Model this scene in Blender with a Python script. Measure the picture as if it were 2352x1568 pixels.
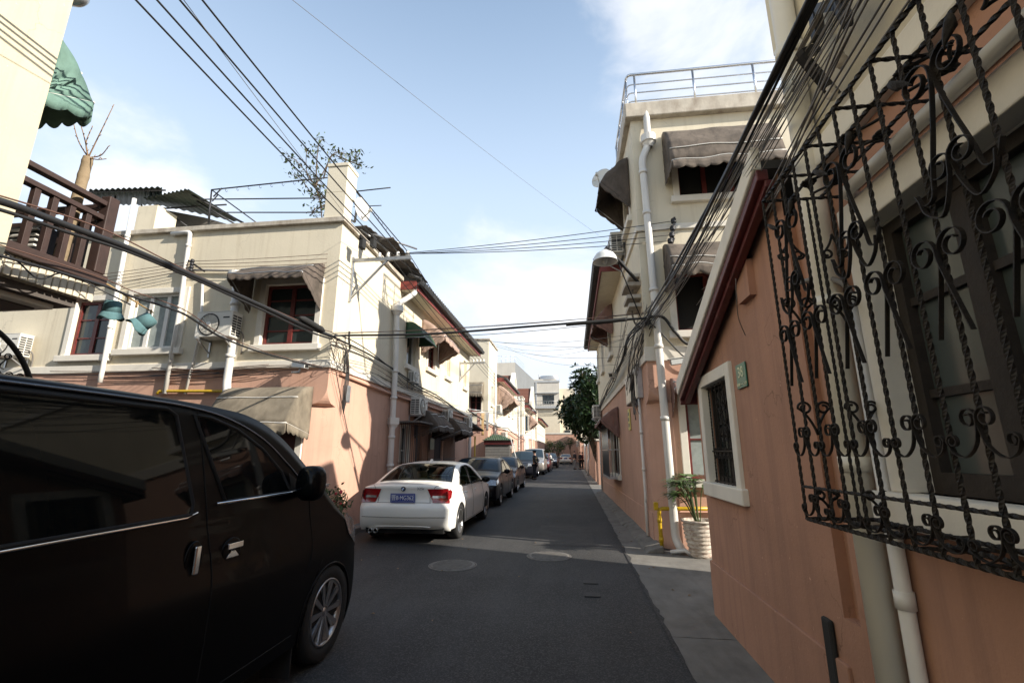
import bpy, bmesh, math, random
from mathutils import Vector, Matrix, noise
R = math.radians
random.seed(11)
for _o in list(bpy.data.objects):
    bpy.data.objects.remove(_o)
scene = bpy.context.scene
COL = scene.collection
V = Vector

# ---------------------------------------------------------------- survey of the place (camera station, sight lines to real planes)
F_, CU, CV, HC = 1068.0, 1176.0, 784.0, 1.6
PIT, YAW = R(13.5), R(7.2)
FWD = V((-math.sin(YAW)*math.cos(PIT), math.cos(YAW)*math.cos(PIT), math.sin(PIT)))
RGT = V((math.cos(YAW), math.sin(YAW), 0))
UPV = RGT.cross(FWD)
EYE = V((0, 0, HC))
def sight(u, v): return RGT*((u-CU)/F_) - UPV*((v-CV)/F_) + FWD
def onx(u, v, x): d = sight(u, v); return EYE + d*(x/d.x)
def ony(u, v, y): d = sight(u, v); return EYE + d*(y/d.y)
def onz(u, v, z=0.0): d = sight(u, v); return EYE + d*((z-HC)/d.z)

# ---------------------------------------------------------------- mesh builder
def org(o):
    p = V((0, 0, 0))
    while o is not None:
        p = p + o.location; o = o.parent
    return p

class MB:
    def __init__(s): s.v = []; s.f = []; s.sm = []
    def add(s, vs, fs, sm=False):
        n = len(s.v); s.v += [tuple(p) for p in vs]
        s.f += [tuple(i+n for i in f) for f in fs]; s.sm += [sm]*len(fs); return s
    def box(s, x0, x1, y0, y1, z0, z1):
        if x0 > x1: x0, x1 = x1, x0
        if y0 > y1: y0, y1 = y1, y0
        if z0 > z1: z0, z1 = z1, z0
        return s.add([(x0,y0,z0),(x1,y0,z0),(x1,y1,z0),(x0,y1,z0),(x0,y0,z1),(x1,y0,z1),(x1,y1,z1),(x0,y1,z1)],
              [(0,3,2,1),(4,5,6,7),(0,1,5,4),(1,2,6,5),(2,3,7,6),(3,0,4,7)])
    def hexa(s, p):   # 8 points: bottom 4 ccw, top 4 ccw
        return s.add(p, [(0,3,2,1),(4,5,6,7),(0,1,5,4),(1,2,6,5),(2,3,7,6),(3,0,4,7)])
    def bar(s, a, b, w, h=None, up=(0,0,1)):
        a, b = V(a), V(b); h = h or w; d = (b-a).normalized(); up = V(up)
        if abs(d.dot(up)) > .95: up = V((1,0,0))
        r = d.cross(up).normalized()*(w/2); q = r.cross(d).normalized()*(h/2)
        return s.hexa([a-r-q, a+r-q, b+r-q, b-r-q, a-r+q, a+r+q, b+r+q, b-r+q])
    def tube(s, pts, r, n=8, cap=True, closed=False, twist=0.0, flat=1.0, sm=True):
        pts = [V(p) for p in pts]; m = len(pts)
        if m < 2: return s
        rs = r if isinstance(r, (list, tuple)) else [r]*m
        vs = []; prev = None
        for i, p in enumerate(pts):
            if closed: t = pts[(i+1) % m]-pts[i-1]
            else: t = pts[min(i+1, m-1)]-pts[max(i-1, 0)]
            if t.length < 1e-9: t = V((0,0,1))
            t.normalize()
            if prev is None:
                a = V((0,0,1)) if abs(t.z) < .9 else V((1,0,0))
                x = t.cross(a).normalized()
            else:
                x = prev - t*prev.dot(t)
                x = x.normalized() if x.length > 1e-6 else t.orthogonal().normalized()
            prev = x; y = t.cross(x)
            for k in range(n):
                a = 2*math.pi*k/n + twist*i
                vs.append(p + x*(math.cos(a)*rs[i]) + y*(math.sin(a)*rs[i]*flat))
        fs = []
        for i in range(m if closed else m-1):
            j = (i+1) % m
            for k in range(n):
                k2 = (k+1) % n
                fs.append((i*n+k, i*n+k2, j*n+k2, j*n+k))
        s.add(vs, fs, sm)
        if cap and not closed:   # end caps stay flat so that the long sides keep their own normals
            b = len(s.v)-len(vs); s.f += [tuple(b+k for k in range(n-1,-1,-1)), tuple(b+(m-1)*n+k for k in range(n))]; s.sm += [False, False]
        return s
    def lathe(s, prof, c=(0,0,0), n=24, axis='Z', sm=True, cap=False):
        c = V(c); vs = []
        for (r, h) in prof:
            for k in range(n):
                a = 2*math.pi*k/n; x, y = r*math.cos(a), r*math.sin(a)
                vs.append(c + (V((x,y,h)) if axis == 'Z' else V((x,h,-y)) if axis == 'Y' else V((h,x,y))))
        fs = []
        for i in range(len(prof)-1):
            for k in range(n):
                k2 = (k+1) % n
                fs.append((i*n+k, i*n+k2, (i+1)*n+k2, (i+1)*n+k))
        if cap:
            fs.append(tuple(range(n-1,-1,-1))); fs.append(tuple((len(prof)-1)*n+k for k in range(n)))
        return s.add(vs, fs, sm)
    def grid(s, fn, nu, nv, sm=True, skip=None):
        vs = [fn(i/nu, j/nv) for i in range(nu+1) for j in range(nv+1)]
        fs = []
        for i in range(nu):
            for j in range(nv):
                if skip and skip((i+.5)/nu, (j+.5)/nv): continue
                a = i*(nv+1)+j
                fs.append((a, a+nv+1, a+nv+2, a+1))
        return s.add(vs, fs, sm)
    def ball(s, c, rx, ry=None, rz=None, n=16, m=10):
        ry = ry or rx; rz = rz or rx; c = V(c)
        return s.grid(lambda a, b: c + V((rx*math.cos(2*math.pi*a)*math.sin(math.pi*b), ry*math.sin(2*math.pi*a)*math.sin(math.pi*b), -rz*math.cos(math.pi*b))), n, m)
    def prism(s, poly, fn, d0, d1, sm=False):   # poly of (a,b); fn(a,b,d) -> point
        n = len(poly)
        vs = [fn(a, b, d0) for a, b in poly] + [fn(a, b, d1) for a, b in poly]
        fs = [tuple(range(n-1,-1,-1)), tuple(range(n, 2*n))] + [(i, (i+1) % n, n+(i+1) % n, n+i) for i in range(n)]
        return s.add(vs, fs, sm)
    def build(s, name, mat, parent=None, bevel=0.0, solid=0.0, weld=False, origin=None, seg=2, sub=0):
        me = bpy.data.meshes.new(name)
        o = bpy.data.objects.new(name, me)
        if parent is not None:
            off = org(parent); o.parent = parent
        else:
            off = V(origin) if origin is not None else V((0,0,0)); o.location = off
        ox, oy, oz = off
        me.from_pydata([(p[0]-ox, p[1]-oy, p[2]-oz) for p in s.v], [], s.f)
        me.polygons.foreach_set('use_smooth', s.sm)
        bm = bmesh.new(); bm.from_mesh(me)
        if weld: bmesh.ops.remove_doubles(bm, verts=bm.verts, dist=1e-4)
        bmesh.ops.recalc_face_normals(bm, faces=bm.faces)
        bm.to_mesh(me); bm.free()
        me.materials.append(M[mat] if isinstance(mat, str) else mat)
        COL.objects.link(o)
        if solid:
            m = o.modifiers.new('thick', 'SOLIDIFY'); m.thickness = solid; m.offset = 0
        if bevel:
            m = o.modifiers.new('edge', 'BEVEL'); m.width = bevel; m.segments = seg; m.limit_method = 'ANGLE'; m.angle_limit = R(40)
        if sub:
            m = o.modifiers.new('sub', 'SUBSURF'); m.levels = sub; m.render_levels = sub
        return o

def tag(o, label=None, cat=None, group=None, kind=None):
    if label: o['label'] = label
    if cat: o['category'] = cat
    if group: o['group'] = group
    if kind: o['kind'] = kind
    return o
def thing(name, label, cat, loc=(0,0,0), group=None, rz=0.0):
    o = bpy.data.objects.new(name, None); COL.objects.link(o)
    o.location = V(loc); o.rotation_euler = (0,0,rz); o.empty_display_size = .2
    return tag(o, label, cat, group)
def dup(root, loc, rz=0.0, label=None, scale=None, group=None):
    r = root.copy(); COL.objects.link(r); r.location = V(loc); r.rotation_euler = (0,0,rz)
    if label: r['label'] = label
    if group: r['group'] = group
    if scale: r.scale = scale
    for ch in [c for c in bpy.data.objects if c.parent == root]:
        c = ch.copy(); COL.objects.link(c); c.parent = r
        for g in [k for k in bpy.data.objects if k.parent == ch]:
            d = g.copy(); COL.objects.link(d); d.parent = c
    return r
def cr(pts, n=8):   # Catmull-Rom through points
    P = [V(p) for p in pts]
    if len(P) < 3:
        return [P[0].lerp(P[-1], i/n) for i in range(n+1)]
    out = []
    for i in range(len(P)-1):
        p0 = P[max(i-1,0)]; p1 = P[i]; p2 = P[i+1]; p3 = P[min(i+2, len(P)-1)]
        for k in range(n):
            t = k/n
            out.append(.5*((2*p1)+(p2-p0)*t+(2*p0-5*p1+4*p2-p3)*t*t+(3*p1-p0-3*p2+p3)*t*t*t))
    out.append(P[-1]); return out
def sag(a, b, s, n=16):
    a, b = V(a), V(b)
    return [a.lerp(b, i/n) - V((0,0,4*s*(i/n)*(1-i/n))) for i in range(n+1)]

def glyphs(s, size, fr, pos, mat, parent, name='lettering', ext=.002, sx=1.0):
    c = bpy.data.curves.new('glyphs','FONT'); c.body = s; c.size = size; c.extrude = ext; c.align_x = 'CENTER'; c.align_y = 'CENTER'
    tmp = bpy.data.objects.new('glyphs', c); COL.objects.link(tmp)
    dg = bpy.context.evaluated_depsgraph_get(); me = bpy.data.meshes.new_from_object(tmp.evaluated_get(dg)); me.name = name
    bpy.data.objects.remove(tmp); me.materials.clear(); me.materials.append(M[mat])
    m = Matrix((fr.U*sx, V((0,0,1)), fr.N)).transposed().to_4x4(); m.translation = V(pos)-org(parent); me.transform(m)
    o = bpy.data.objects.new(name, me); COL.objects.link(o); o.parent = parent; return o

class Fr:   # a wall face: u along it, z up, d out of it
    def __init__(s, o, U, N): s.o = V(o); s.U = V(U).normalized(); s.N = V(N).normalized()
    def p(s, u, z, d=0.0): return s.o + s.U*u + V((0,0,z)) + s.N*d
    def box(s, mb, u0, u1, z0, z1, d0, d1):
        p = s.p
        return mb.hexa([p(u0,z0,d0),p(u1,z0,d0),p(u1,z0,d1),p(u0,z0,d1),p(u0,z1,d0),p(u1,z1,d0),p(u1,z1,d1),p(u0,z1,d1)])
    def uz(s, u, v):  # sight line onto this wall
        d = sight(u, v); t = (s.o-EYE).dot(s.N)/d.dot(s.N); q = EYE+d*t-s.o
        return q.dot(s.U), q.z
    @property
    def rz(s): return math.atan2(s.N.x, -s.N.y)
def wall_panel(mb, fr, u0, u1, z0, z1, ops=(), depth=.16):
    us = sorted({u0, u1, *[x for o in ops for x in o[:2]]}); zs = sorted({z0, z1, *[x for o in ops for x in o[2:4]]})
    us = [u for u in us if u0 <= u <= u1]; zs = [z for z in zs if z0 <= z <= z1]
    inn = lambda u, z: any(o[0] < u < o[1] and o[2] < z < o[3] for o in ops)
    for a, b in zip(us, us[1:]):
        for c, d in zip(zs, zs[1:]):
            if not inn((a+b)/2, (c+d)/2):
                mb.add([fr.p(a,c), fr.p(b,c), fr.p(b,d), fr.p(a,d)], [(0,1,2,3)])
    for a, b, c, d in [o[:4] for o in ops]:
        a, b, c, d = max(a,u0), min(b,u1), max(c,z0), min(d,z1)
        if a >= b or c >= d: continue
        q = [fr.p(a,c), fr.p(b,c), fr.p(b,d), fr.p(a,d)]; w = [fr.p(a,c,-depth), fr.p(b,c,-depth), fr.p(b,d,-depth), fr.p(a,d,-depth)]
        mb.add(q+w, [(0,1,5,4),(1,2,6,5),(2,3,7,6),(3,0,4,7)])
    return mb

# ---------------------------------------------------------------- materials
M = {}
def nodes(name):
    m = bpy.data.materials.new(name); m.use_nodes = True; nt = m.node_tree
    b = nt.nodes['Principled BSDF']; return m, nt, b
def N(nt, t, **kw):
    n = nt.nodes.new(t)
    for k, v in kw.items():
        if k in n.inputs: n.inputs[k].default_value = v
        else: setattr(n, k, v)
    return n
def rgba(c): return (c[0], c[1], c[2], 1)
def pbr(name, c, rough=.6, metal=0.0, var=.0, vs=6.0, bump=.0, bs=60.0, coat=0.0, world=False, c2=None, stain=0.0, stc=(.08,.07,.06), spec=.5, streak=(1.2,1.2,.18), sthr=.52, crack=0.0):
    m, nt, b = nodes(name); L = nt.links.new
    b.inputs['Roughness'].default_value = rough; b.inputs['Metallic'].default_value = metal
    b.inputs['Coat Weight'].default_value = coat; b.inputs['Coat Roughness'].default_value = .03
    b.inputs['Specular IOR Level'].default_value = spec
    col = N(nt, 'ShaderNodeRGB'); col.outputs[0].default_value = rgba(c); out = col.outputs[0]
    if var or bump or stain or c2:
        if world: co = N(nt, 'ShaderNodeNewGeometry').outputs['Position']
        else: co = N(nt, 'ShaderNodeTexCoord').outputs['Object']
    if var or c2:
        nz = N(nt, 'ShaderNodeTexNoise', Scale=vs, Detail=6.0, Roughness=.6); L(co, nz.inputs['Vector'])
        rp = N(nt, 'ShaderNodeMapRange'); rp.inputs['From Min'].default_value = .32; rp.inputs['From Max'].default_value = .68
        L(nz.outputs['Fac'], rp.inputs['Value'])
        mx = N(nt, 'ShaderNodeMix', data_type='RGBA'); L(rp.outputs[0], mx.inputs['Factor'])
        d = c2 or tuple(max(0, x*(1-var)) for x in c)
        mx.inputs['A'].default_value = rgba(c); mx.inputs['B'].default_value = rgba(d); out = mx.outputs['Result']
    if stain:
        mp = N(nt, 'ShaderNodeMapping'); L(co, mp.inputs['Vector']); mp.inputs['Scale'].default_value = streak
        n2 = N(nt, 'ShaderNodeTexNoise', Scale=2.2, Detail=8.0, Roughness=.65); L(mp.outputs[0], n2.inputs['Vector'])
        r2 = N(nt, 'ShaderNodeMapRange'); r2.inputs['From Min'].default_value = sthr; r2.inputs['From Max'].default_value = sthr+.25
        r2.inputs['To Max'].default_value = stain; L(n2.outputs['Fac'], r2.inputs['Value'])
        m2 = N(nt, 'ShaderNodeMix', data_type='RGBA'); L(r2.outputs[0], m2.inputs['Factor']); L(out, m2.inputs['A'])
        m2.inputs['B'].default_value = rgba(stc); out = m2.outputs['Result']
    if crack:
        nd = N(nt, 'ShaderNodeTexNoise', Scale=2.6, Detail=5.0); L(co, nd.inputs['Vector'])
        sv = N(nt, 'ShaderNodeVectorMath', operation='SCALE'); L(nd.outputs['Color'], sv.inputs[0]); sv.inputs['Scale'].default_value = .9
        av = N(nt, 'ShaderNodeVectorMath', operation='ADD'); L(co, av.inputs[0]); L(sv.outputs[0], av.inputs[1])
        vo = N(nt, 'ShaderNodeTexVoronoi', Scale=.75); vo.feature = 'DISTANCE_TO_EDGE'; L(av.outputs[0], vo.inputs['Vector'])
        rc = N(nt, 'ShaderNodeMapRange'); rc.inputs['From Min'].default_value = .0; rc.inputs['From Max'].default_value = .007; rc.inputs['To Min'].default_value = 1; rc.inputs['To Max'].default_value = 0; L(vo.outputs[0], rc.inputs[0])
        nm = N(nt, 'ShaderNodeTexNoise', Scale=.9, Detail=2.0); L(co, nm.inputs['Vector'])
        rm = N(nt, 'ShaderNodeMapRange'); rm.inputs['From Min'].default_value = .5; rm.inputs['From Max'].default_value = .62; rm.inputs['To Max'].default_value = crack; L(nm.outputs['Fac'], rm.inputs[0])
        mm = N(nt, 'ShaderNodeMath', operation='MULTIPLY'); L(rc.outputs[0], mm.inputs[0]); L(rm.outputs[0], mm.inputs[1])
        # small chips and scuffs
        ns = N(nt, 'ShaderNodeTexNoise', Scale=16.0, Detail=3.0, Roughness=.7); L(co, ns.inputs['Vector'])
        rs_ = N(nt, 'ShaderNodeMapRange'); rs_.inputs['From Min'].default_value = .69; rs_.inputs['From Max'].default_value = .74; rs_.inputs['To Max'].default_value = .55; L(ns.outputs['Fac'], rs_.inputs[0])
        m5 = N(nt, 'ShaderNodeMix', data_type='RGBA'); L(rs_.outputs[0], m5.inputs['Factor']); L(out, m5.inputs['A']); m5.inputs['B'].default_value = rgba(tuple(min(.8, x*1.5+.05) for x in c))
        m6 = N(nt, 'ShaderNodeMix', data_type='RGBA'); L(mm.outputs[0], m6.inputs['Factor']); L(m5.outputs['Result'], m6.inputs['A']); m6.inputs['B'].default_value = rgba(tuple(x*.35 for x in c)); out = m6.outputs['Result']
    L(out, b.inputs['Base Color'])
    if bump:
        n3 = N(nt, 'ShaderNodeTexNoise', Scale=bs, Detail=5.0, Roughness=.6); L(co, n3.inputs['Vector'])
        bp = N(nt, 'ShaderNodeBump', Strength=bump, Distance=.01); L(n3.outputs['Fac'], bp.inputs['Height'])
        L(bp.outputs[0], b.inputs['Normal'])
    M[name] = m; return m

pbr('cream', (.67,.605,.47), .9, var=.10, vs=1.3, bump=.25, bs=45, world=True, stain=.5, stc=(.42,.35,.25), sthr=.52, crack=.5, streak=(3.2,3.2,.16))
pbr('cream_pale', (.68,.62,.49), .9, var=.08, vs=1.3, bump=.2, bs=45, world=True, stain=.4, stc=(.47,.41,.30), sthr=.52)
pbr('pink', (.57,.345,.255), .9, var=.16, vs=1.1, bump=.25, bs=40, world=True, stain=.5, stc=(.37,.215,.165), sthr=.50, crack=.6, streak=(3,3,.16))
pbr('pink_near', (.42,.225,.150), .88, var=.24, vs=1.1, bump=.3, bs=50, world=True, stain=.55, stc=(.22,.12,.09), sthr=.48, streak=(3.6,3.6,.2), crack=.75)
pbr('white_trim', (.72,.68,.60), .8, var=.10, vs=5, bump=.15, bs=50, world=True, stain=.3, stc=(.40,.36,.30), sthr=.55)
pbr('weathered_trim', (.55,.50,.42), .9, var=.25, vs=4, bump=.3, bs=30, world=True, stain=.75, stc=(.20,.15,.11), sthr=.42, streak=(1.5,1.5,.6))
pbr('grey_render', (.58,.54,.47), .9, var=.12, vs=.6, bump=.1, bs=20, world=True, stain=.3, stc=(.3,.29,.27), sthr=.5)
pbr('grey_metal_wall', (.42,.43,.43), .6, var=.1, vs=.5, world=True, stain=.3, stc=(.2,.2,.2))
pbr('red_wood', (.14,.022,.018), .5, var=.35, vs=14, bump=.15, bs=40, world=True)
pbr('red_fascia', (.21,.042,.034), .55, var=.25, vs=8, world=True, stain=.3, stc=(.42,.27,.24), sthr=.6, streak=(2,2,2))
pbr('maroon', (.10,.014,.014), .5, var=.3, vs=7, bump=.2, bs=25, world=True, stain=.6, stc=(.38,.26,.25), sthr=.6, streak=(2.5,2.5,2.5))
pbr('brown_wood', (.042,.020,.015), .65, var=.35, vs=9, bump=.2, bs=40, world=True)
pbr('old_wood', (.030,.022,.017), .75, var=.5, vs=12, bump=.4, bs=30, world=True)
pbr('dark', (.012,.011,.010), .9)
pbr('black_gap', (.004,.004,.004), .9)
pbr('curtain', (.30,.34,.33), .9, var=.25, vs=9, world=True)
pbr('pvc', (.66,.64,.60), .38, var=.10, vs=3, world=True, stain=.35, stc=(.44,.39,.32), sthr=.56, streak=(7,7,.8))
pbr('pvc_cream', (.72,.68,.58), .4, var=.06, vs=3, world=True)
pbr('cream_left', (.56,.51,.37), .9, var=.10, vs=1.3, bump=.2, bs=45, world=True, stain=.4, stc=(.38,.33,.22), sthr=.52, crack=.4, streak=(3.2,3.2,.16))
pbr('trim_gloss', (.10,.11,.13), .18, metal=.7)
pbr('galv', (.48,.49,.50), .38, metal=.8, var=.2, vs=9)
pbr('steel', (.62,.63,.65), .25, metal=1.0)
pbr('dark_steel', (.05,.05,.055), .5, metal=.6, var=.3, vs=10)
pbr('iron', (.005,.0045,.004), .6, metal=.0, spec=.35, c2=(.016,.011,.007), vs=26, bump=.4, bs=70)
pbr('rust', (.17,.075,.035), .8, c2=(.06,.03,.02), vs=11, bump=.2)
pbr('cable', (.014,.014,.015), .55)
pbr('cable_grey', (.16,.145,.13), .7)
pbr('cable_brown', (.10,.05,.035), .7)
pbr('porcelain', (.75,.74,.70), .25)
pbr('awning_grey', (.12,.095,.078), .95, var=.4, vs=5, bump=.3, bs=25, stain=.75, stc=(.045,.038,.03), sthr=.46, streak=(2.5,2.5,1.0), world=True)
pbr('awning_olive', (.23,.195,.145), .95, var=.35, vs=3, bump=.3, bs=25, stain=.7, stc=(.085,.07,.05), sthr=.46, streak=(2,2,1.0), world=True)
pbr('awning_pinkish', (.44,.31,.25), .95, var=.3, vs=4, bump=.3, bs=25, stain=.5, stc=(.15,.10,.08), sthr=.5, streak=(2,2,1.0), world=True)
pbr('awning_brown', (.155,.125,.10), .95, var=.45, vs=4, bump=.3, bs=25, stain=.9, stc=(.045,.036,.03), sthr=.49, streak=(3.5,3.5,.8), world=True)
pbr('awning_mauve', (.27,.16,.135), .95, var=.3, vs=4, bump=.3, bs=25, stain=.5, stc=(.09,.05,.05), sthr=.5, streak=(2,2,1.0), world=True)
pbr('awning_green', (.15,.26,.215), .85, var=.35, vs=3, bump=.2, bs=25, stain=.4, stc=(.03,.09,.07), sthr=.52, world=True)
pbr('awning_dgreen', (.03,.085,.045), .6, var=.3, vs=3, world=True)
pbr('ac_white', (.68,.66,.60), .45, var=.08, vs=5, stain=.4, stc=(.42,.38,.30), sthr=.55)
pbr('ac_dark', (.03,.03,.03), .7)
pbr('tile_red', (.20,.075,.045), .8, c2=(.10,.045,.03), vs=14, world=True)
pbr('tile_dark', (.05,.05,.05), .7, var=.4, vs=9, world=True)
pbr('tile_green', (.075,.13,.07), .45, var=.5, vs=9, world=True)
pbr('corr_green', (.022,.040,.032), .6, var=.5, vs=6, world=True, stain=.5, stc=(.05,.03,.02))
pbr('corr_grey', (.15,.14,.13), .7, var=.4, vs=6, world=True, stain=.5, stc=(.06,.04,.03))
pbr('yellow_paint', (.56,.36,.012), .4, var=.2, vs=14, stain=.5, stc=(.12,.07,.02), sthr=.6, streak=(3,3,3))
pbr('sign_green', (.02,.14,.09), .35, var=.2, vs=10)
pbr('plaque', (.55,.50,.16), .5)
pbr('pale_letters', (.60,.62,.42), .4)
pbr('tile_cream', (.62,.56,.44), .45, var=.15, vs=7, world=True)
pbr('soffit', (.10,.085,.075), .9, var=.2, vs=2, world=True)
pbr('teal_cloth', (.09,.185,.20), .95, var=.25, vs=16, bump=.2)
pbr('bamboo', (.38,.25,.11), .6, var=.3, vs=10)
pbr('skin', (.42,.24,.17), .6)
pbr('hair', (.012,.010,.009), .6)
pbr('olive_vest', (.17,.135,.07), .9, var=.2, vs=20)
pbr('navy', (.012,.014,.022), .85, var=.3, vs=20)
pbr('cloth_black', (.010,.010,.012), .9)
pbr('cloth_grey', (.20,.20,.20), .9)
pbr('cloth_white', (.60,.58,.55), .9)
pbr('cloth_maroon', (.10,.015,.02), .9)
pbr('clay', (.60,.56,.49), .85, c2=(.50,.44,.37), vs=7, bump=.3, stain=.9, stc=(.20,.10,.065), sthr=.44, streak=(5,5,9))
pbr('leaf_dark', (.018,.040,.014), .40, c2=(.040,.072,.022), vs=3, world=True)
pbr('leaf_mid', (.045,.085,.025), .5, c2=(.09,.11,.035), vs=5, world=True)
pbr('leaf_palm', (.045,.10,.028), .45, c2=(.10,.16,.05), vs=7, world=True)
pbr('flower_red', (.45,.03,.04), .6)
pbr('bark', (.14,.10,.065), .9, var=.4, vs=12, bump=.5, bs=30)
pbr('bark_ring', (.28,.21,.13), .9, var=.3, vs=8, bump=.4, bs=30, stain=.5, stc=(.10,.07,.04), streak=(1,1,16))
pbr('twig', (.24,.15,.08), .9)
pbr('solar', (.10,.10,.10), .5, metal=.4)
pbr('silver_disc', (.50,.49,.47), .5, var=.1, vs=4)
pbr('lamp_white', (.66,.67,.65), .35)
pbr('lamp_inside', (.45,.45,.43), .3)
# cars
def paint(name, c, rough=.35, coat=.4, metal=0.0, flake=0.0):
    m = pbr(name, c, rough, metal=metal, coat=coat, spec=.3); return m
pbr('paint_black', (.003,.003,.0035), .35, coat=.08, spec=.10)
pbr('paint_navy', (.006,.006,.009), .3, coat=.10, spec=.22)
pbr('paint_brown', (.055,.038,.034), .35, metal=.3, coat=.1, spec=.25)
paint('paint_white', (.78,.77,.73), .4)
paint('paint_silver', (.42,.40,.37), .35, metal=.7)
pbr('paint_dark2', (.012,.013,.019), .3, coat=.1, spec=.22)
paint('paint_maroon', (.06,.012,.015), .3)
pbr('glass_dark', (.010,.012,.013), .04, spec=.6)
pbr('glass_van', (.005,.006,.006), .03, spec=.17)
pbr('glass_house', (.022,.032,.032), .08, spec=.5)
pbr('glass_dusty', (.060,.075,.074), .22, var=.2, vs=3, world=True, spec=.4)
pbr('glass_blue', (.025,.04,.055), .08, spec=.3)
pbr('rubber', (.014,.014,.014), .85, bump=.2, bs=90)
pbr('alloy', (.42,.42,.43), .3, metal=.9)
pbr('chrome', (.70,.70,.70), .12, metal=1.0)
pbr('plastic_black', (.012,.012,.012), .45)
pbr('tail_red', (.32,.008,.012), .12, coat=1.0, var=.5, vs=30)
pbr('lamp_lens', (.45,.46,.47), .08, metal=.5, coat=1.0, var=.5, vs=18)
pbr('plate_blue', (.012,.035,.25), .3)
pbr('letters_white', (.72,.73,.76), .4)
pbr('badge_blue', (.03,.15,.40), .3)
pbr('seat_beige', (.38,.26,.14), .7, var=.2, vs=6)
def glass_clear(name, tint, mixf):
    m, nt, b = nodes(name); L = nt.links.new
    tr = N(nt, 'ShaderNodeBsdfTransparent'); tr.inputs[0].default_value = rgba(tint)
    gl = N(nt, 'ShaderNodeBsdfGlossy'); gl.inputs['Roughness'].default_value = .02
    fr = N(nt, 'ShaderNodeFresnel', IOR=1.6); mx = N(nt, 'ShaderNodeMixShader'); L(fr.outputs[0], mx.inputs[0])
    L(tr.outputs[0], mx.inputs[1]); L(gl.outputs[0], mx.inputs[2])
    L(mx.outputs[0], nt.nodes['Material Output'].inputs[0]); M[name] = m
glass_clear('glass_clear', (.62,.68,.62), .2)

def asphalt():
    m, nt, b = nodes('asphalt'); L = nt.links.new
    co = N(nt, 'ShaderNodeNewGeometry').outputs['Position']
    n1 = N(nt, 'ShaderNodeTexNoise', Scale=.7, Detail=6.0); n2 = N(nt, 'ShaderNodeTexNoise', Scale=75.0, Detail=4.0, Roughness=.75)
    mp = N(nt, 'ShaderNodeMapping'); mp.inputs['Scale'].default_value = (2.2,.25,1); L(co, mp.inputs[0])
    n3 = N(nt, 'ShaderNodeTexNoise', Scale=1.3, Detail=5.0); L(mp.outputs[0], n3.inputs[0])
    vo = N(nt, 'ShaderNodeTexVoronoi', Scale=1.1); vo.feature = 'DISTANCE_TO_EDGE'
    nd = N(nt, 'ShaderNodeTexNoise', Scale=2.0, Detail=4.0); L(co, nd.inputs[0])
    va = N(nt, 'ShaderNodeVectorMath', operation='ADD'); L(co, va.inputs[0]); L(nd.outputs['Color'], va.inputs[1]); L(va.outputs[0], vo.inputs['Vector'])
    L(co, n1.inputs[0]); L(co, n2.inputs[0])
    cr1 = N(nt, 'ShaderNodeValToRGB'); e = cr1.color_ramp.elements
    e[0].position = .3; e[0].color = (.010,.010,.0105,1); e[1].position = .72; e[1].color = (.031,.031,.0315,1); L(n1.outputs['Fac'], cr1.inputs[0])
    mx = N(nt, 'ShaderNodeMix', data_type='RGBA', blend_type='MULTIPLY'); mx.inputs['Factor'].default_value = 1
    r2 = N(nt, 'ShaderNodeMapRange'); r2.inputs['From Min'].default_value = .3; r2.inputs['From Max'].default_value = .7; r2.inputs['To Min'].default_value = .35; r2.inputs['To Max'].default_value = 1.9
    L(n2.outputs['Fac'], r2.inputs[0]); L(cr1.outputs[0], mx.inputs['A']); L(r2.outputs[0], mx.inputs['B'])
    r3 = N(nt, 'ShaderNodeMapRange'); r3.inputs['From Min'].default_value = .4; r3.inputs['From Max'].default_value = .7; r3.inputs['To Min'].default_value = .85; r3.inputs['To Max'].default_value = 1.35
    L(n3.outputs['Fac'], r3.inputs[0])
    m3 = N(nt, 'ShaderNodeMix', data_type='RGBA', blend_type='MULTIPLY'); m3.inputs['Factor'].default_value = 1; L(mx.outputs['Result'], m3.inputs['A']); L(r3.outputs[0], m3.inputs['B'])
    rc = N(nt, 'ShaderNodeMapRange'); rc.inputs['From Min'].default_value = .0; rc.inputs['From Max'].default_value = .012; rc.inputs['To Min'].default_value = .55; L(vo.outputs[0], rc.inputs[0])
    m4 = N(nt, 'ShaderNodeMix', data_type='RGBA', blend_type='MULTIPLY'); m4.inputs['Factor'].default_value = .5; L(m3.outputs['Result'], m4.inputs['A']); L(rc.outputs[0], m4.inputs['B'])
    vg = N(nt, 'ShaderNodeTexVoronoi', Scale=95.0); L(co, vg.inputs['Vector'])
    sg_ = N(nt, 'ShaderNodeSeparateXYZ'); L(vg.outputs['Color'], sg_.inputs[0])
    rg_ = N(nt, 'ShaderNodeMapRange'); rg_.inputs['From Min'].default_value = .55; rg_.inputs['From Max'].default_value = 1.0; rg_.inputs['To Min'].default_value = 0; rg_.inputs['To Max'].default_value = .75; L(sg_.outputs['X'], rg_.inputs[0])
    m7 = N(nt, 'ShaderNodeMix', data_type='RGBA'); L(rg_.outputs[0], m7.inputs['Factor']); L(m4.outputs['Result'], m7.inputs['A']); m7.inputs['B'].default_value = (.085,.082,.078,1)
    L(m7.outputs['Result'], b.inputs['Base Color']); b.inputs['Roughness'].default_value = .82
    bp = N(nt, 'ShaderNodeBump', Strength=.55, Distance=.006); L(n2.outputs['Fac'], bp.inputs['Height']); L(bp.outputs[0], b.inputs['Normal'])
    M['asphalt'] = m
asphalt()
pbr('concrete', (.20,.19,.17), .9, var=.35, vs=2.2, bump=.4, bs=90, world=True, stain=.5, stc=(.07,.06,.05), sthr=.48, streak=(2,.6,1))
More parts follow.
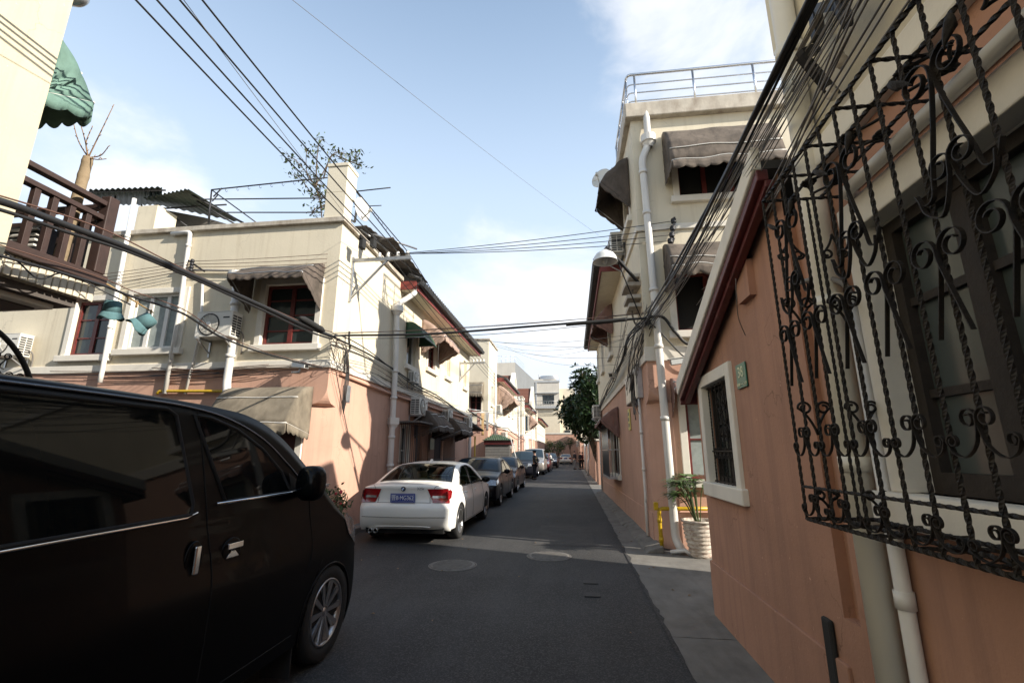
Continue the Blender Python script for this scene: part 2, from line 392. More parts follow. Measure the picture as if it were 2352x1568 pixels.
pbr('concrete_dark', (.12,.11,.10), .9, var=.35, vs=2.2, bump=.4, bs=90, world=True, stain=.5, stc=(.05,.045,.04), sthr=.48, streak=(2,.6,1))
pbr('patch', (.062,.060,.058), .85, var=.4, vs=3, bump=.5, bs=150, world=True)
pbr('manhole', (.19,.18,.165), .65, metal=.3, var=.4, vs=12, bump=.2)
pbr('soil', (.06,.045,.035), .95, var=.3)
SKYS, SUNS, EXPO, HAZ = .12, 5.0, .8, 6.9
# ================================================================ setting
def sheet(name, x0, x1, y0, y1, z, mat, kind='structure', n=1):
    mb = MB(); mb.grid(lambda a, b: V((x0+(x1-x0)*a, y0+(y1-y0)*b, z)), n, n, sm=False)
    return tag(mb.build(name, mat), kind=kind)
sheet('ground', -600, 600, -300, 900, -.012, 'concrete_dark')
sheet('road', -4.45, .83, -12, 97, 0, 'asphalt')
sheet('alley_road', -24, -4.45, 4.9, 8.5, -.004, 'asphalt')
mb = MB(); rg = random.Random(4); yy = -12.0
while yy < 92:
    l = 2.4 if yy < 40 else 6.0
    z = .004+rg.uniform(-.001,.003); q = 6
    vs = [(.83+(.59)*a, yy+.006+(l-.012)*b, z+.006*rg.uniform(-.5,.5)) for b in (0,1) for a in (0,1)]
    mb.add(vs, [(0,1,3,2)]); yy += l
tag(mb.build('gutter','concrete'), kind='structure')
sheet('gutter_bed', .83, 1.42, -12, 92, -.006, 'concrete_dark')
mb = MB(); yy = -3.0; vs = []
while yy < 45:
    vs.append((.80, yy, .0105)); vs.append((.835+.05*noise.noise(V((yy*2.3,1,0)))+.03*noise.noise(V((yy*7.1,3,0))), yy, .0105)); yy += .12
mb.add(vs, [(2*i,2*i+1,2*i+3,2*i+2) for i in range(len(vs)//2-1)]); tag(mb.build('road_edge','asphalt'), kind='structure')
mb = MB(); rg = random.Random(12)
for k in range(70):
    x, y = rg.uniform(-4.2,1.35), rg.uniform(4.5,22); 
    if k % 3 == 0: x = rg.uniform(.8,1.3)
    s_ = rg.uniform(.012,.035); a = rg.uniform(0,6.28); c_, d_ = math.cos(a)*s_, math.sin(a)*s_
    mb.add([(x-c_,y-d_,.012),(x+d_*.5,y-c_*.5,.02),(x+c_,y+d_,.013),(x-d_*.5,y+c_*.5,.022)],[(0,1,2,3)])
tag(mb.build('leaf_litter','twig'),'dry leaf scraps scattered over the asphalt','litter',kind='stuff')
sheet('alley_pavement', 1.42, 14, 5.45, 8.7, .002, 'concrete')
mb = MB()
for i in range(36):     # sloping concrete skirt along the right house
    y0, y1 = 8.45+i*.34, 8.45+(i+1)*.34-.003
    xw = 1.42-.018*((y0+y1)/2-8.7); w = .26+.008*math.sin(i*1.7)+(.05 if i in (9,10) else 0); h = .11+.005*math.sin(i*.9)
    mb.hexa([(xw-w,y0,0),(xw+.02,y0,0),(xw+.02,y1,0),(xw-w,y1,0),(xw-w+.05,y0,.045),(xw+.02,y0,h),(xw+.02,y1,h),(xw-w+.05,y1,.045)])
tag(mb.build('pavement_skirt', 'concrete', bevel=.012), kind='structure')
mb = MB()
for i in range(16):
    mb.box(-4.72, -4.44+.008*math.sin(i*2.1), 8.55+i*.8, 8.55+i*.8+.793, -.01, .11)
tag(mb.build('kerb', 'concrete', bevel=.015), kind='structure')
sheet('road_patch', -.75, .35, 8.95, 11.3, .004, 'patch')
sheet('road_patch', -1.9, -.2, 17, 24, .004, 'patch')

def manhole(x, y, r, label):
    t = thing('manhole_cover', label, 'manhole cover', (x,y,0), 'manhole covers in the road')
    mb = MB(); mb.lathe([(r*1.08,.002),(r*1.08,.008),(r*1.02,.010),(r*1.02,.006)], (x,y,0), 40); mb.build('ring', 'manhole', t)
    mb = MB(); mb.lathe([(0,.014),(r*.9,.014),(r,.012),(r,.003)], (x,y,0), 40)
    for k in range(-5, 6):
        w = math.sqrt(max(.01, 1-(k/6)**2))*r*.85
        mb.box(x-w, x+w, y+k*r/6-.012, y+k*r/6+.012, .0145, .019)
    mb.build('cover', 'manhole', t)
manhole(-1.79, 7.23, .33, 'round iron manhole cover nearer to the black van')
manhole(-.42, 8.03, .33, 'round iron manhole cover farther out in mid road')
for k, (x, y) in enumerate(((.18,6.55),(.18,6.0))):
    mb = MB(); mb.box(x-.09,x+.09,y-.08,y+.08,.004,.012); mb.build('valve_cover','patch',origin=(x,y,0))
    tag(bpy.data.objects[-1] if False else [o for o in COL.objects if o.name.startswith('valve_cover')][-1], ('small square valve cover set in asphalt, the farther one','small square valve cover set in asphalt, the nearer one')[k], 'valve cover', 'small square covers in the asphalt')

# ================================================================ building kit
def win(parent, fr, u0, u1, z0, z1, frame='red_wood', nx=2, nz=3, pane='glass_house', rec=.11, fw=.055, mw=.028, surround=.12, sill=True, trim='white_trim', name='window', curtain=None, sash=True, sillout=.10):
    mb = MB()
    b = lambda a,b_,c,d,e,f: fr.box(mb, a, b_, c, d, e, f)
    b(u0,u0+fw,z0,z1,-rec-.03,-rec+.04); b(u1-fw,u1,z0,z1,-rec-.03,-rec+.04)
    b(u0+fw,u1-fw,z1-fw,z1,-rec-.03,-rec+.04); b(u0+fw,u1-fw,z0,z0+fw*1.3,-rec-.03,-rec+.04)
    W = u1-u0
    if sash:
        for i in range(1, nx):
            u = u0+W*i/nx; b(u-fw*.8,u+fw*.8,z0+fw*1.3,z1-fw,-rec-.03,-rec+.032)
        for j in range(1, nz):
            z = z0+(z1-z0)*j/nz
            for i in range(nx):
                b(u0+W*i/nx+fw*.8, u0+W*(i+1)/nx-fw*.8, z-mw/2, z+mw/2, -rec-.02, -rec+.02)
    w = mb.build(name, frame, parent)
    mb = MB(); fr.box(mb, u0+fw*.5, u1-fw*.5, z0+fw*.5, z1-fw*.5, -rec-.012, -rec-.002); mb.build('pane', pane, w)
    if surround:
        mb = MB(); s = surround
        fr.box(mb,u0-s,u0+.004,z0,z1+s,-.06,.035); fr.box(mb,u1-.004,u1+s,z0,z1+s,-.06,.035); fr.box(mb,u0+.004,u1-.004,z1-.004,z1+s,-.06,.035)
        mb.build('surround', trim, w, bevel=.008)
    if sill:
        mb = MB(); s = (surround or .06)+.06
        fr.box(mb,u0-s,u1+s,z0-.13,z0+.004,-.05,sillout); mb.build('sill', trim, w, bevel=.012)
    return w

def awning(label, fr, u0, u1, zt, zf, proj, mat, val=.2, zp=None, bulge=.25, wr=.03, seed=0, sc=9, frame='galv', group=None, dirt=None, name='awning', cheekval=True, bars=(.5,), sidelean=0.0):
    root = thing(name, label, 'awning', fr.p((u0+u1)/2, zt, 0), group)
    zp = zf-.1 if zp is None else zp
    rnd = random.Random(seed); off = V((seed*3.7, seed*1.3, 0))
    def nz(a, b, k=0): return noise.noise(V((a*4, b*3, k))+off)
    def prof(a, t):
        u = u0+(u1-u0)*a; w = nz(a, t)*wr; w2 = nz(a, t, 5)*wr
        d = proj*(t**(1-bulge)) + w*math.sin(math.pi*min(1,t+.1)); z = zt+(zf-zt)*(t**(1+bulge*1.5)) - .03*math.sin(a*math.pi)*t*0 + w2*t
        return fr.p(u+sidelean*t*(a-.5), z, d+.015)
    mb = MB(); mb.grid(prof, 26, 12)
    if True:
        for a, uu in ((0,u0),(1,u1)):
            piv = fr.p(uu, zp, .015)
            def ck(t, r, a=a, piv=piv):
                q = prof(a, t).lerp(piv, r)
                return q + fr.U*(nz(t*2, r*2, 9+a)*wr*1.3*math.sin(math.pi*r)*math.sin(math.pi*t))
            mb.grid(ck, 12, 8)
    mb.build('canopy', mat, root, solid=.008, weld=True)
    mb = MB(); n = sc*8
    def vf(a, b):
        q = prof(a, 1); s = .78+.22*abs(math.sin(math.pi*sc*a)); k = nz(a*3, 7, 3)
        return q + fr.N*(.012+.05*b*k+.02*b) - V((0,0,val*b*s+.02*k*b))
    mb.grid(vf, n, 3)
    if cheekval:
        ns = max(2, int(sc*proj/(u1-u0)+.5))
        for a, uu in ((0,u0),(1,u1)):
            piv = fr.p(uu, zp, .015)
            def vs_(t, b, a=a, piv=piv):
                q = prof(a,1).lerp(piv, t*.97); s = .75+.25*abs(math.sin(math.pi*ns*t))
                return q - V((0,0,val*.8*b*s*(1-.3*t))) + fr.U*((.01+.03*b*nz(t*3,a,4))*(1 if a else -1))
            mb.grid(vs_, ns*8, 2)
    mb.build('valance', mat, root, solid=.006)
    mb = MB()
    for t in (*bars, 1.0):
        mb.tube([prof(i/14, t)+fr.N*.012+V((0,0,.008)) for i in range(15)], .011, 6)
    for a, uu in ((0,u0),(1,u1)):
        mb.tube([prof(a,1)+fr.N*.01, fr.p(uu, zp, .02)], .011, 6)
    mb.build('frame', frame, root)
    return root

def pipe(label, pts, r, mat='pvc', name='drainpipe', collars=(), hopper=None, group=None, cat='drainpipe', n=12, clamp=None, hop_mat=None):
    pts = [V(p) for p in pts]
    root = thing(name, label, cat, pts[-1], group)
    P = []
    for i, p in enumerate(pts):
        if 0 < i < len(pts)-1:
            a = (pts[i-1]-p); b = (pts[i+1]-p); k = min(r*1.8, a.length*.4, b.length*.4)
            q0 = p+a.normalized()*k; q1 = p+b.normalized()*k
            for j in range(5):
                t = j/4; P.append(q0*(1-t)**2+p*2*t*(1-t)+q1*t*t)
        else: P.append(p)
    mb = MB(); mb.tube(P, r, n); mb.build('pipe', mat, root)
    if collars:
        for c in collars:
            if isinstance(c, (int,float)):
                for a, b in zip(pts, pts[1:]):
                    if min(a.z,b.z) <= c <= max(a.z,b.z) and abs(a.z-b.z) > 1e-3:
                        t = (c-a.z)/(b.z-a.z); q = a.lerp(b, t); d = (b-a).normalized()
                        mb = MB(); mb.tube([q-d*.035, q+d*.035], r*1.22, n); mb.build('collar', mat, root)
                        break
    if hopper:
        h = V(hopper); mb = MB(); w = r*1.9
        mb.lathe([(r*1.05,-.16),(w*.95,-.06),(w*1.15,-.05),(w*1.15,.10),(w*1.0,.10),(w*.9,.02),(0,.02)], h, 4 if n == 4 else 16, sm=False)
        mb.build('hopper', hop_mat or mat, root)
    return root

# air conditioner outdoor unit, local: back on the wall plane y=0, front at y=-.36
def make_ac():
    t = thing('air_conditioner', 'x', 'air conditioner')
    mb = MB(); mb.box(-.40,.40,-.36,-.06,.05,.58); mb.build('casing', 'ac_white', t, bevel=.018)
    mb = MB(); mb.box(-.405,.405,-.365,-.055,.575,.592); mb.build('top_cover','ac_white',t,bevel=.008)
    mb = MB(); mb.lathe([(.235,-.363),(.225,-.374),(.21,-.374),(.21,-.340),(.0,-.335)], (-.10,0,.315), 28, 'Y'); mb.build('fan_opening','ac_dark',t)
    mb = MB()
    for k in range(7):
        mb.tube([(-.10+.205*(k+1)/7.2*math.cos(a*math.pi/14), -.374, .315+.205*(k+1)/7.2*math.sin(a*math.pi/14)) for a in range(28)], .0045, 4, closed=True)
    for k in range(4):
        a = k*math.pi/4; mb.tube([(-.10-.21*math.cos(a),-.376,.315-.21*math.sin(a)),(-.10+.21*math.cos(a),-.376,.315+.21*math.sin(a))], .005, 4)
    mb.lathe([(.055,-.378),(.05,-.386),(0,-.388)], (-.10,0,.315), 16, 'Y')
    mb.build('fan_grille','ac_white',t)
    for sx in (-1,1):
        mb = MB()
        for i in range(2):
            for j in range(8):
                mb.box(sx*.4005, sx*.404, -.34+i*.135, -.225+i*.135, .09+j*.055, .125+j*.055)
        mb.build('side_vent','ac_dark',t)
    mb = MB(); mb.box(.2,.34,-.364,-.3605,.44,.47); mb.build('badge_strip','ac_dark',t)
    for x in (-.3,.3):
        mb = MB(); mb.bar((x,0,.03),(x,-.42,.03),.035); mb.bar((x,-.02,-.22),(x,-.40,.02),.025); mb.bar((x,-.012,.05),(x,-.012,-.3),.035); mb.build('bracket','galv',t)
    mb = MB(); mb.tube(cr([(.36,-.12,.2),(.46,-.10,.18),(.47,-.05,.05),(.44,-.02,-.25)],6), .016, 6); mb.build('hose','cable_grey',t)
    return t
AC = make_ac(); AC_USED = [False]
def ac(fr, u, z, label, s=1.0, group='air conditioner units hung on the house walls', d=0.0, flip=False):
    if not AC_USED[0]:
        AC_USED[0] = True; AC.location = fr.p(u,z,d); AC.rotation_euler = (0,0,fr.rz); AC['label'] = label; AC['group'] = group; AC.scale = (s,s,s); return AC
    return dup(AC, fr.p(u,z,d), fr.rz, label, (s,s,s), group)

# wall faces
LF = Fr((0,8.5,0),(1,0,0),(0,-1,0)); LS = Fr((-4.7,0,0),(0,1,0),(1,0,0))
RF = Fr((0,8.7,0),(1,0,0),(0,-1,0)); RS = Fr((1.42+.018*8.7,0,0),(-.018,1,0),(-1,-.018,0))
NS = Fr((1.41,0,0),(0,1,0),(-1,0,0))

# ================================================================ left house (cream over pink, chamfered corner)
LH = thing('corner_house', 'left corner house, cream above pink, with chimney and red eaves', 'house', (-8.5,14,0))
w_lf = [(-10.72,-9.78,3.62,4.85),(-9.36,-8.14,3.72,4.95),(-6.25,-5.10,3.72,5.02)]
w_ls = [(12.75,13.5,4.1,5.15),(14.72,15.6,4.36,5.45),(17.0,17.7,4.45,5.6),(20.0,20.6,4.45,5.65)]
mb = MB()
wall_panel(mb, LF, -14,-4.7,3.25,6.4, w_lf); wall_panel(mb, LS, 8.5,12.0,3.25,6.4); wall_panel(mb, LS, 12.0,21.2,3.25,6.2, w_ls)
mb.add([(-4.7,21.2,3.25),(-14,21.2,3.25),(-14,21.2,6.2),(-4.7,21.2,6.2)],[(0,1,2,3)]); mb.add([(-14,8.5,3.25),(-14,21.2,3.25),(-14,21.2,6.4),(-14,8.5,6.4)],[(0,1,2,3)])
mb.add([(-4.7,12,6.2),(-9,12,6.2),(-9,12,6.4),(-4.7,12,6.4)],[(0,1,2,3)]); mb.add([(-4.9,8.7,6.2),(-14,8.7,6.2),(-14,12,6.2),(-4.9,12,6.2)],[(0,1,2,3)])
mb.build('upper_wall', 'cream', LH)
w_lp = [(12.62,13.25,1.0,2.35),(13.9,14.6,.1,2.25),(15.9,16.9,.1,2.2)]
mb = MB()
wall_panel(mb, LF, -14,-5.08,0,3.25,[(-6.35,-5.22,.1,2.1)]); wall_panel(mb, LS, 8.88,21.2,0,3.25, w_lp)
def chc(z): return .38 if z < 2.5 else (.38*(1-math.sqrt(max(0,1-((2.88-z)/.38)**2))) if z < 2.88 else 0)
zs = [0,1,2,2.5]+[2.5+.38*k/8 for k in range(1,9)]+[2.881,3.25]
vs, fs = [], []
for z in zs:
    c = chc(z); vs += [(-5.08,8.5,z),(-4.7-c,8.5,z),(-4.7,8.5+c,z),(-4.7,8.88,z)]
for i in range(len(zs)-1):
    for k in range(3): a = i*4+k; fs.append((a,a+1,a+5,a+4))
mb.add(vs, fs); mb.add([(-4.7,21.2,0),(-14,21.2,0),(-14,21.2,3.25),(-4.7,21.2,3.25)],[(0,1,2,3)]); mb.add([(-14,8.5,0),(-14,21.2,0),(-14,21.2,3.25),(-14,8.5,3.25)],[(0,1,2,3)])
mb.build('lower_wall', 'pink', LH)
mb = MB(); mb.box(-14,-4.66,8.46,8.53,3.24,3.40); mb.box(-4.73,-4.66,8.53,21.2,3.24,3.40); mb.build('string_course','white_trim',LH,bevel=.01)
mb = MB(); mb.box(-14,-4.62,8.42,8.72,6.36,6.47); mb.box(-4.92,-4.62,8.72,12.0,6.36,6.47); mb.build('coping','weathered_trim',LH,bevel=.012)
win(LH, LF, *w_lf[0], nx=2, nz=3); win(LH, LF, *w_lf[1], frame='pvc', nx=3, nz=1, pane='curtain', rec=.09); win(LH, LF, *w_lf[2], nx=2, nz=4)
win(LH, LS, *w_ls[0], frame='pvc', nx=1, nz=1, surround=.0, sill=True); win(LH, LS, *w_ls[1], nx=2, nz=3, surround=.1)
win(LH, LS, *w_ls[2], frame='cream_pale', pane='cream_pale', nx=2, nz=1, surround=0); win(LH, LS, *w_ls[3], frame='cream_pale', pane='cream_pale', nx=2, nz=1, surround=0)
win(LH, LS, *w_lp[0], frame='pvc', nx=1, nz=2, surround=.06)
for q, a in enumerate(w_lp[1:]):
    mb = MB(); LS.box(mb,a[0],a[1],a[2],a[3],-.12,-.07); d = mb.build('door','brown_wood',LH)
    mb = MB(); LS.box(mb,a[0]+.08,a[0]+.11,1.0,1.14,-.069,-.02); mb.build('handle','steel',d)
mb = MB(); LF.box(mb,-6.35,-5.22,.1,2.1,-.12,-.07)
for k in range(14): LF.box(mb,-6.3,-5.27,.18+k*.135,.18+k*.135+.1,-.07,-.05)
d = mb.build('door','maroon',LH)
mb = MB(); LF.box(mb,-5.22,-5.10,0,2.3,-.05,.05); LF.box(mb,-6.47,-6.35,0,2.3,-.05,.05); mb.build('door_frame','white_trim',d)
# pitched roof with boxed eave
mb = MB()
mb.prism([(-4.12,6.36),(-8.6,8.1),(-13,6.3),(-13,6.2),(-8.6,7.95),(-4.2,6.22)], lambda a,b,d: V((a,d,b)), 12.02, 21.35); mb.build('roof','tile_dark',LH)
mb = MB(); mb.box(-4.24,-4.20,12.0,21.35,6.06,6.30); mb.box(-4.7,-4.24,11.96,12.0,6.10,6.34); mb.build('fascia','red_fascia',LH,bevel=.006)
mb = MB(); mb.box(-4.7,-4.25,12.02,21.3,6.08,6.11); mb.build('soffit','cream',LH)
mb = MB(); mb.prism([(-4.2,6.2),(-4.06,6.2),(-4.02,6.3),(-4.06,6.3),(-4.09,6.24),(-4.18,6.24)], lambda a,b,d: V((a,d,b)), 11.9, 21.45)
for k in range(48): mb.tube([(-4.10,11.98+k*.198,6.39),(-4.5,11.98+k*.198,6.545)], .05, 6)
mb.build('gutter','tile_dark',LH)
mb = MB(); mb.box(-5.17,-4.71,8.53,8.86,6.47,7.12); mb.box(-5.17,-4.71,8.53,8.98,7.12,7.75); mb.box(-5.19,-4.69,8.51,9.0,7.75,7.83); mb.build('chimney','cream_pale',LH,bevel=.01)
mb = MB(); mb.box(-10.85,-10.3,9.5,10.1,6.2,7.75); mb.build('roof_pillar','cream',LH)

awning('dark scalloped awning over the red window beside the left corner', LF, -6.55,-5.0,5.42,4.98,.75,'awning_grey',val=.14,zp=4.45,seed=1,sc=8,wr=.06,bulge=.1)
awning('faded olive canopy over the doorway behind the van', LF, -6.62,-4.98,2.86,2.12,.75,'awning_olive',val=.22,zp=1.95,seed=2,sc=10,frame='pvc',bulge=.35)
awning('small dark green domed awning beside white drainpipe', LS, 12.55,13.75,5.32,4.85,.55,'awning_dgreen',val=.05,zp=4.85,seed=3,sc=6,bulge=.45,wr=.01,cheekval=False)
awning('torn beige-pink awning under the left red eave', LS, 14.0,15.95,5.82,5.25,.75,'awning_pinkish',val=.2,zp=4.75,seed=4,sc=9,wr=.09,bulge=.15)
awning('grey sagging canopy over the street door, nearer of two', LS, 13.7,15.5,2.92,2.40,.75,'awning_grey',val=.17,zp=2.1,seed=5,sc=10,wr=.10,bulge=.4)
awning('grey sagging canopy over the street door, farther of two', LS, 16.6,18.6,2.92,2.40,.75,'awning_grey',val=.17,zp=2.1,seed=6,sc=10,wr=.10,bulge=.4)
ac(LF, -7.05, 3.80, 'dusty air conditioner between two front windows of left house', .98)
ac(LF, -11.9, 3.55, 'air conditioner at far left of the cream front, partly hidden', .9)
ac(LS, 13.5, 2.64, 'air conditioner on pink wall above the barred cage', .95)
ac(LS, 16.85, 2.66, 'air conditioner on pink wall between the two grey canopies', .82)
ac(LS, 20.4, 2.66, 'yellowed air conditioner at the far end of pink wall', .82)
ac(LS, 13.1, 3.58, 'small window air conditioner under the green awning', .6)
# pipes on the left house
p = lambda fr, u, v, d=.08: (lambda a: fr.p(a[0], a[1], d))(fr.uz(u, v))
pipe('thin white pipe rising above the parapet at left', [p(LF,318,462,.1), p(LF,246,852,.1), p(LF,240,880,.1)], .045, collars=(6.3,5.2,4.2))
pipe('white pipe from parapet elbow down between front windows', [p(LF,400,540,.06), p(LF,443,536,.07), p(LF,418,720,.07), p(LF,385,905,.07)], .045, collars=(6.0,4.6))
pipe('slim white pipe right of the white framed window', [p(LF,470,640,.05), p(LF,466,760,.05), p(LF,430,905,.05)], .028)
pipe('thick white downpipe with funnel beside the dark awning', [p(LF,552,640,.11), p(LF,541,800,.11), p(LF,530,880,.11), p(LF,538,905,.2), p(LF,532,935,.22)], .075, collars=(4.6,3.5), hopper=p(LF,552,640,.11))
pipe('horizontal white overflow pipe under the parapet', [p(LF,408,622,.06), p(LF,548,624,.06), p(LF,552,640,.08)], .022)
pipe('white downpipe with square hopper on the left street wall', [V((-4.28,12.05,6.2)), V((-4.3,12.05,6.0)), p(LS,902,700,.12), p(LS,898,840,.12), p(LS,886,1062,.12), p(LS,885,1085,.12)], .075, collars=(4.8,3.7,3.0,2.0,1.3), hopper=p(LS,902,712,.12))
mb = MB(); mb.lathe([(.08,-.16),(.15,-.06),(.17,-.05),(.17,.12),(0,.12)], p(LS,892,970,.12), 4, sm=False); mb.build('hopper','pvc',[o for o in COL.objects if o.name.startswith('drainpipe')][-1])
pipe('white downpipe at the far end of left pink wall', [V((-4.55,20.9,3.3)), V((-4.55,20.9,0))], .07, collars=(2.4,1.4))
pipe('yellow gas pipe on the pink front wall', [p(LF,366,905,.06), p(LF,372,899,.06), p(LF,500,899,.06), p(LF,518,899,.06), p(LF,518,925,.06), p(LF,518,980,.06)], .03, mat='yellow_paint', name='gas_pipe', cat='gas pipe')
pipe('rust red conduit along the left street wall', [LS.p(8.9,3.18,.04)]+[LS.p(u, 3.14-.05*abs(math.sin(u*.9)), .05) for u in (11,12.6,13.6,15,16.2,18,20.8)], .035, mat='pink', name='conduit', cat='conduit')
# barred cage with a flat cover on the street wall
cg = thing('window_cage', 'rusty barred cage with flat metal cover on pink wall', 'window cage', LS.p(13,.4,0))
mb = MB(); LS.box(mb,12.4,13.62,2.42,2.46,0,.62); mb.build('cover','corr_grey',cg)
for k in range(9):
    mb = MB(); mb.tube([LS.p(12.5,2.42,.06+.055*k),LS.p(12.5,.5,.06+.055*k)],.009,5); mb.build('bar','rust' if k%3==0 else 'dark_steel',cg)
for k in range(11):
    mb = MB(); mb.tube([LS.p(12.6+.09*k,2.42,.52),LS.p(12.6+.09*k,.5,.52)],.009,5); mb.build('bar','rust',cg)
mb = MB()
for z in (.5,1.35,2.38): mb.bar(LS.p(12.5,z,0),LS.p(12.5,z,.52),.02); mb.bar(LS.p(12.5,z,.52),LS.p(13.55,z,.52),.02); mb.bar(LS.p(13.55,z,.52),LS.p(13.55,z,0),.02)
mb.build('rail','rust',cg)
for q,(a,b) in enumerate(((14.9,16.5),(16.75,18.6))):
    cg = thing('barred_gate', ('barred door grille under the nearer grey canopy','barred door grille under the farther grey canopy')[q], 'security grille', LS.p(a,.1,0), 'barred grilles along the pink wall')
    for k in range(int((b-a)/.11)):
        mb = MB(); mb.tube([LS.p(a+.11*k,2.25,.10),LS.p(a+.11*k,.12,.10)],.009,5); mb.build('bar','dark_steel',cg)
    mb = MB()
    for z in (.15,1.4,2.2): mb.bar(LS.p(a,z,.10),LS.p(b,z,.10),.025)
    mb.bar(LS.p(a,2.2,.1),LS.p(a,2.2,0),.02); mb.bar(LS.p(b,2.2,.1),LS.p(b,2.2,0),.02); mb.build('rail','dark_steel',cg)
mb = MB(); LS.box(mb,15.0,15.45,1.72,2.08,.12,.13); tag(mb.build('notice_plate','tile_green',origin=LS.p(15.2,1.9,.12)),'small green notice plate hung on dark door bars','notice plate')
pbox = MB(); LS.box(pbox,13.2,13.7,.1,2.2,-.1,-.05)

# rooftop sheds, frame, dish of the left house
sh = thing('roof_shed', 'green corrugated lean-to shed on the left roof terrace', 'shed', (-9.5,10,6.4))
def corr(mb, p00, p10, p01, p11, n=40, amp=.02, th=.01):
    p00,p10,p01,p11 = map(V,(p00,p10,p01,p11)); nn = (p10-p00).cross(p01-p00).normalized()
    mb.grid(lambda a,b: p00.lerp(p10,a).lerp(p01.lerp(p11,a),b)+nn*(amp*math.sin(a*n*math.pi)), n*4, 2)
mb = MB(); corr(mb, ony(205,436,9.3), ony(372,430,9.3), ony(215,470,11.5), ony(372,470,11.5), 26); corr(mb, ony(330,455,9.5), ony(432,434,9.5), ony(352,468,11.2), ony(560,512,11.2), 22)
mb.build('roof_sheet','corr_green',sh,solid=.012)
mb = MB()
for a,b in (((205,440,9.4),(380,437,9.4)),((325,470,10),(330,530,10)),((425,440,9.6),(560,512,11)),((360,480,10.4),(520,470,10.4)),((360,470,10.2),(430,520,10.2)),((265,450,10),(258,520,10)),((440,455,10),(540,515,10.6))):
    mb.tube([ony(*a),ony(*b)],.022,6)
mb.build('frame','dark_steel',sh)
mb = MB(); mb.add([ony(355,478,10.6),ony(470,500,10.6),ony(540,520,10.6),ony(355,522,10.6)],[(0,1,2,3)]); mb.build('back_panel','corr_grey',sh,solid=.03)
pg = thing('drying_frame', 'bare steel drying frame beside the chimney', 'steel frame', ony(485,510,9.2))
mb = MB()
for a,b in (((486,436,9.0),(752,408,9.0)),((478,512,9.0),(486,436,9.0)),((486,436,9.0),(590,512,9.0)),((460,458,9.6),(752,455,9.6)),((500,488,10.2),(740,488,10.2)),((486,436,9.0),(480,520,10.4)),((500,448,9.0),(488,462,9.6)),((510,432,9.0),(490,452,9.0))):
    mb.tube([ony(*a),ony(*b)],.016,6)
for k in range(9):
    q = ony(520+26*k,433-2.8*k,9.0); mb.tube(cr([q,q-V((.02,0,.05)),q-V((-.02,0,.09)),q-V((-.04,0,.06))],4),.005,4)
mb.build('frame_bars','dark_steel',pg)
an = thing('antenna_rods', 'horizontal rods and long strut behind the chimney', 'steel frame', ony(830,500,9.8))
mb = MB(); mb.tube([ony(815,440,9.4),ony(897,431,9.4)],.014,6); mb.tube([ony(812,475,9.9),ony(876,472,9.9)],.011,6); mb.tube([ony(812,432,9.2),ony(898,545,11.4)],.016,6)
for k in range(8):
    q = ony(822+9.3*k,446+12.2*k,9.4+.25*k); mb.tube([q,q+V((.0,.0,.09))],.006,4)
mb.build('rods','dark_steel',an)
def dish(c, n, r, label, arm, mat='silver_disc'):
    c, n = V(c), V(n).normalized(); x = n.cross(V((0,0,1))).normalized(); y = x.cross(n)
    t = thing('satellite_dish', label, 'satellite dish', c, 'satellite dishes')
    mb = MB(); mb.grid(lambda a,b: c+x*(r*b*math.cos(2*math.pi*a))+y*(r*1.08*b*math.sin(2*math.pi*a))+n*(.22*r*b*b), 28, 6); mb.build('reflector',mat,t,solid=.01)
    mb = MB(); e = c+n*(r*1.15)-y*(r*.35); mb.tube([c-y*r*.95+n*.2*r, e],.014,6); mb.tube([e-y*.03,e+y*.06],.03,8); mb.tube([e,e-n*.08],.022,8); mb.build('feed_arm','ac_white',t)
    mb = MB(); mb.tube([c-n*.02,c-n*.12,c-n*.14-V((0,0,.28))],.028,8); mb.tube([c-n*.14-V((0,0,.28)),V(arm)],.025,8); mb.build('mount','galv',t)
dish(ony(828,482,9.25),(.95,-.25,.05),.26,'tilted grey satellite dish beside the left chimney',ony(806,505,9.2))
so = thing('roof_canopy', 'rusty metal sheet canopy on posts above the left eave', 'roof canopy', onx(900,600,-4.8))
mb = MB(); corr(mb, V((-5.6,10.6,6.95)),V((-5.6,12.9,6.85)),V((-4.35,10.4,6.93)),V((-4.2,12.9,6.62)),14,.015); corr(mb,V((-5.7,9.8,6.95)),V((-5.7,11.2,7.08)),V((-4.8,9.8,6.98)),V((-4.7,11.2,7.10)),10,.012); mb.build('roof_sheet','corr_grey',so,solid=.012)
mb = MB()
for x,y,z in ((-5.0,10.6,6.9),(-4.85,11.7,6.85),(-4.75,12.6,6.75),(-5.5,12.6,6.8)): mb.tube([(x,y,6.35),(x,y,z)],.02,6)
mb.tube([(-5.0,9.9,6.95),(-4.25,12.6,6.66)],.018,6); mb.tube([(-4.9,10.2,6.99),(-4.0,11.2,6.95)],.025,6); mb.build('post','galv',so)
mb = MB(); mb.box(-5.2,-4.95,10.9,11.6,6.45,6.85); tag(mb.build('storage_box','rust',origin=(-5.1,11.2,6.4)),'orange storage box under the rooftop canopy','box')
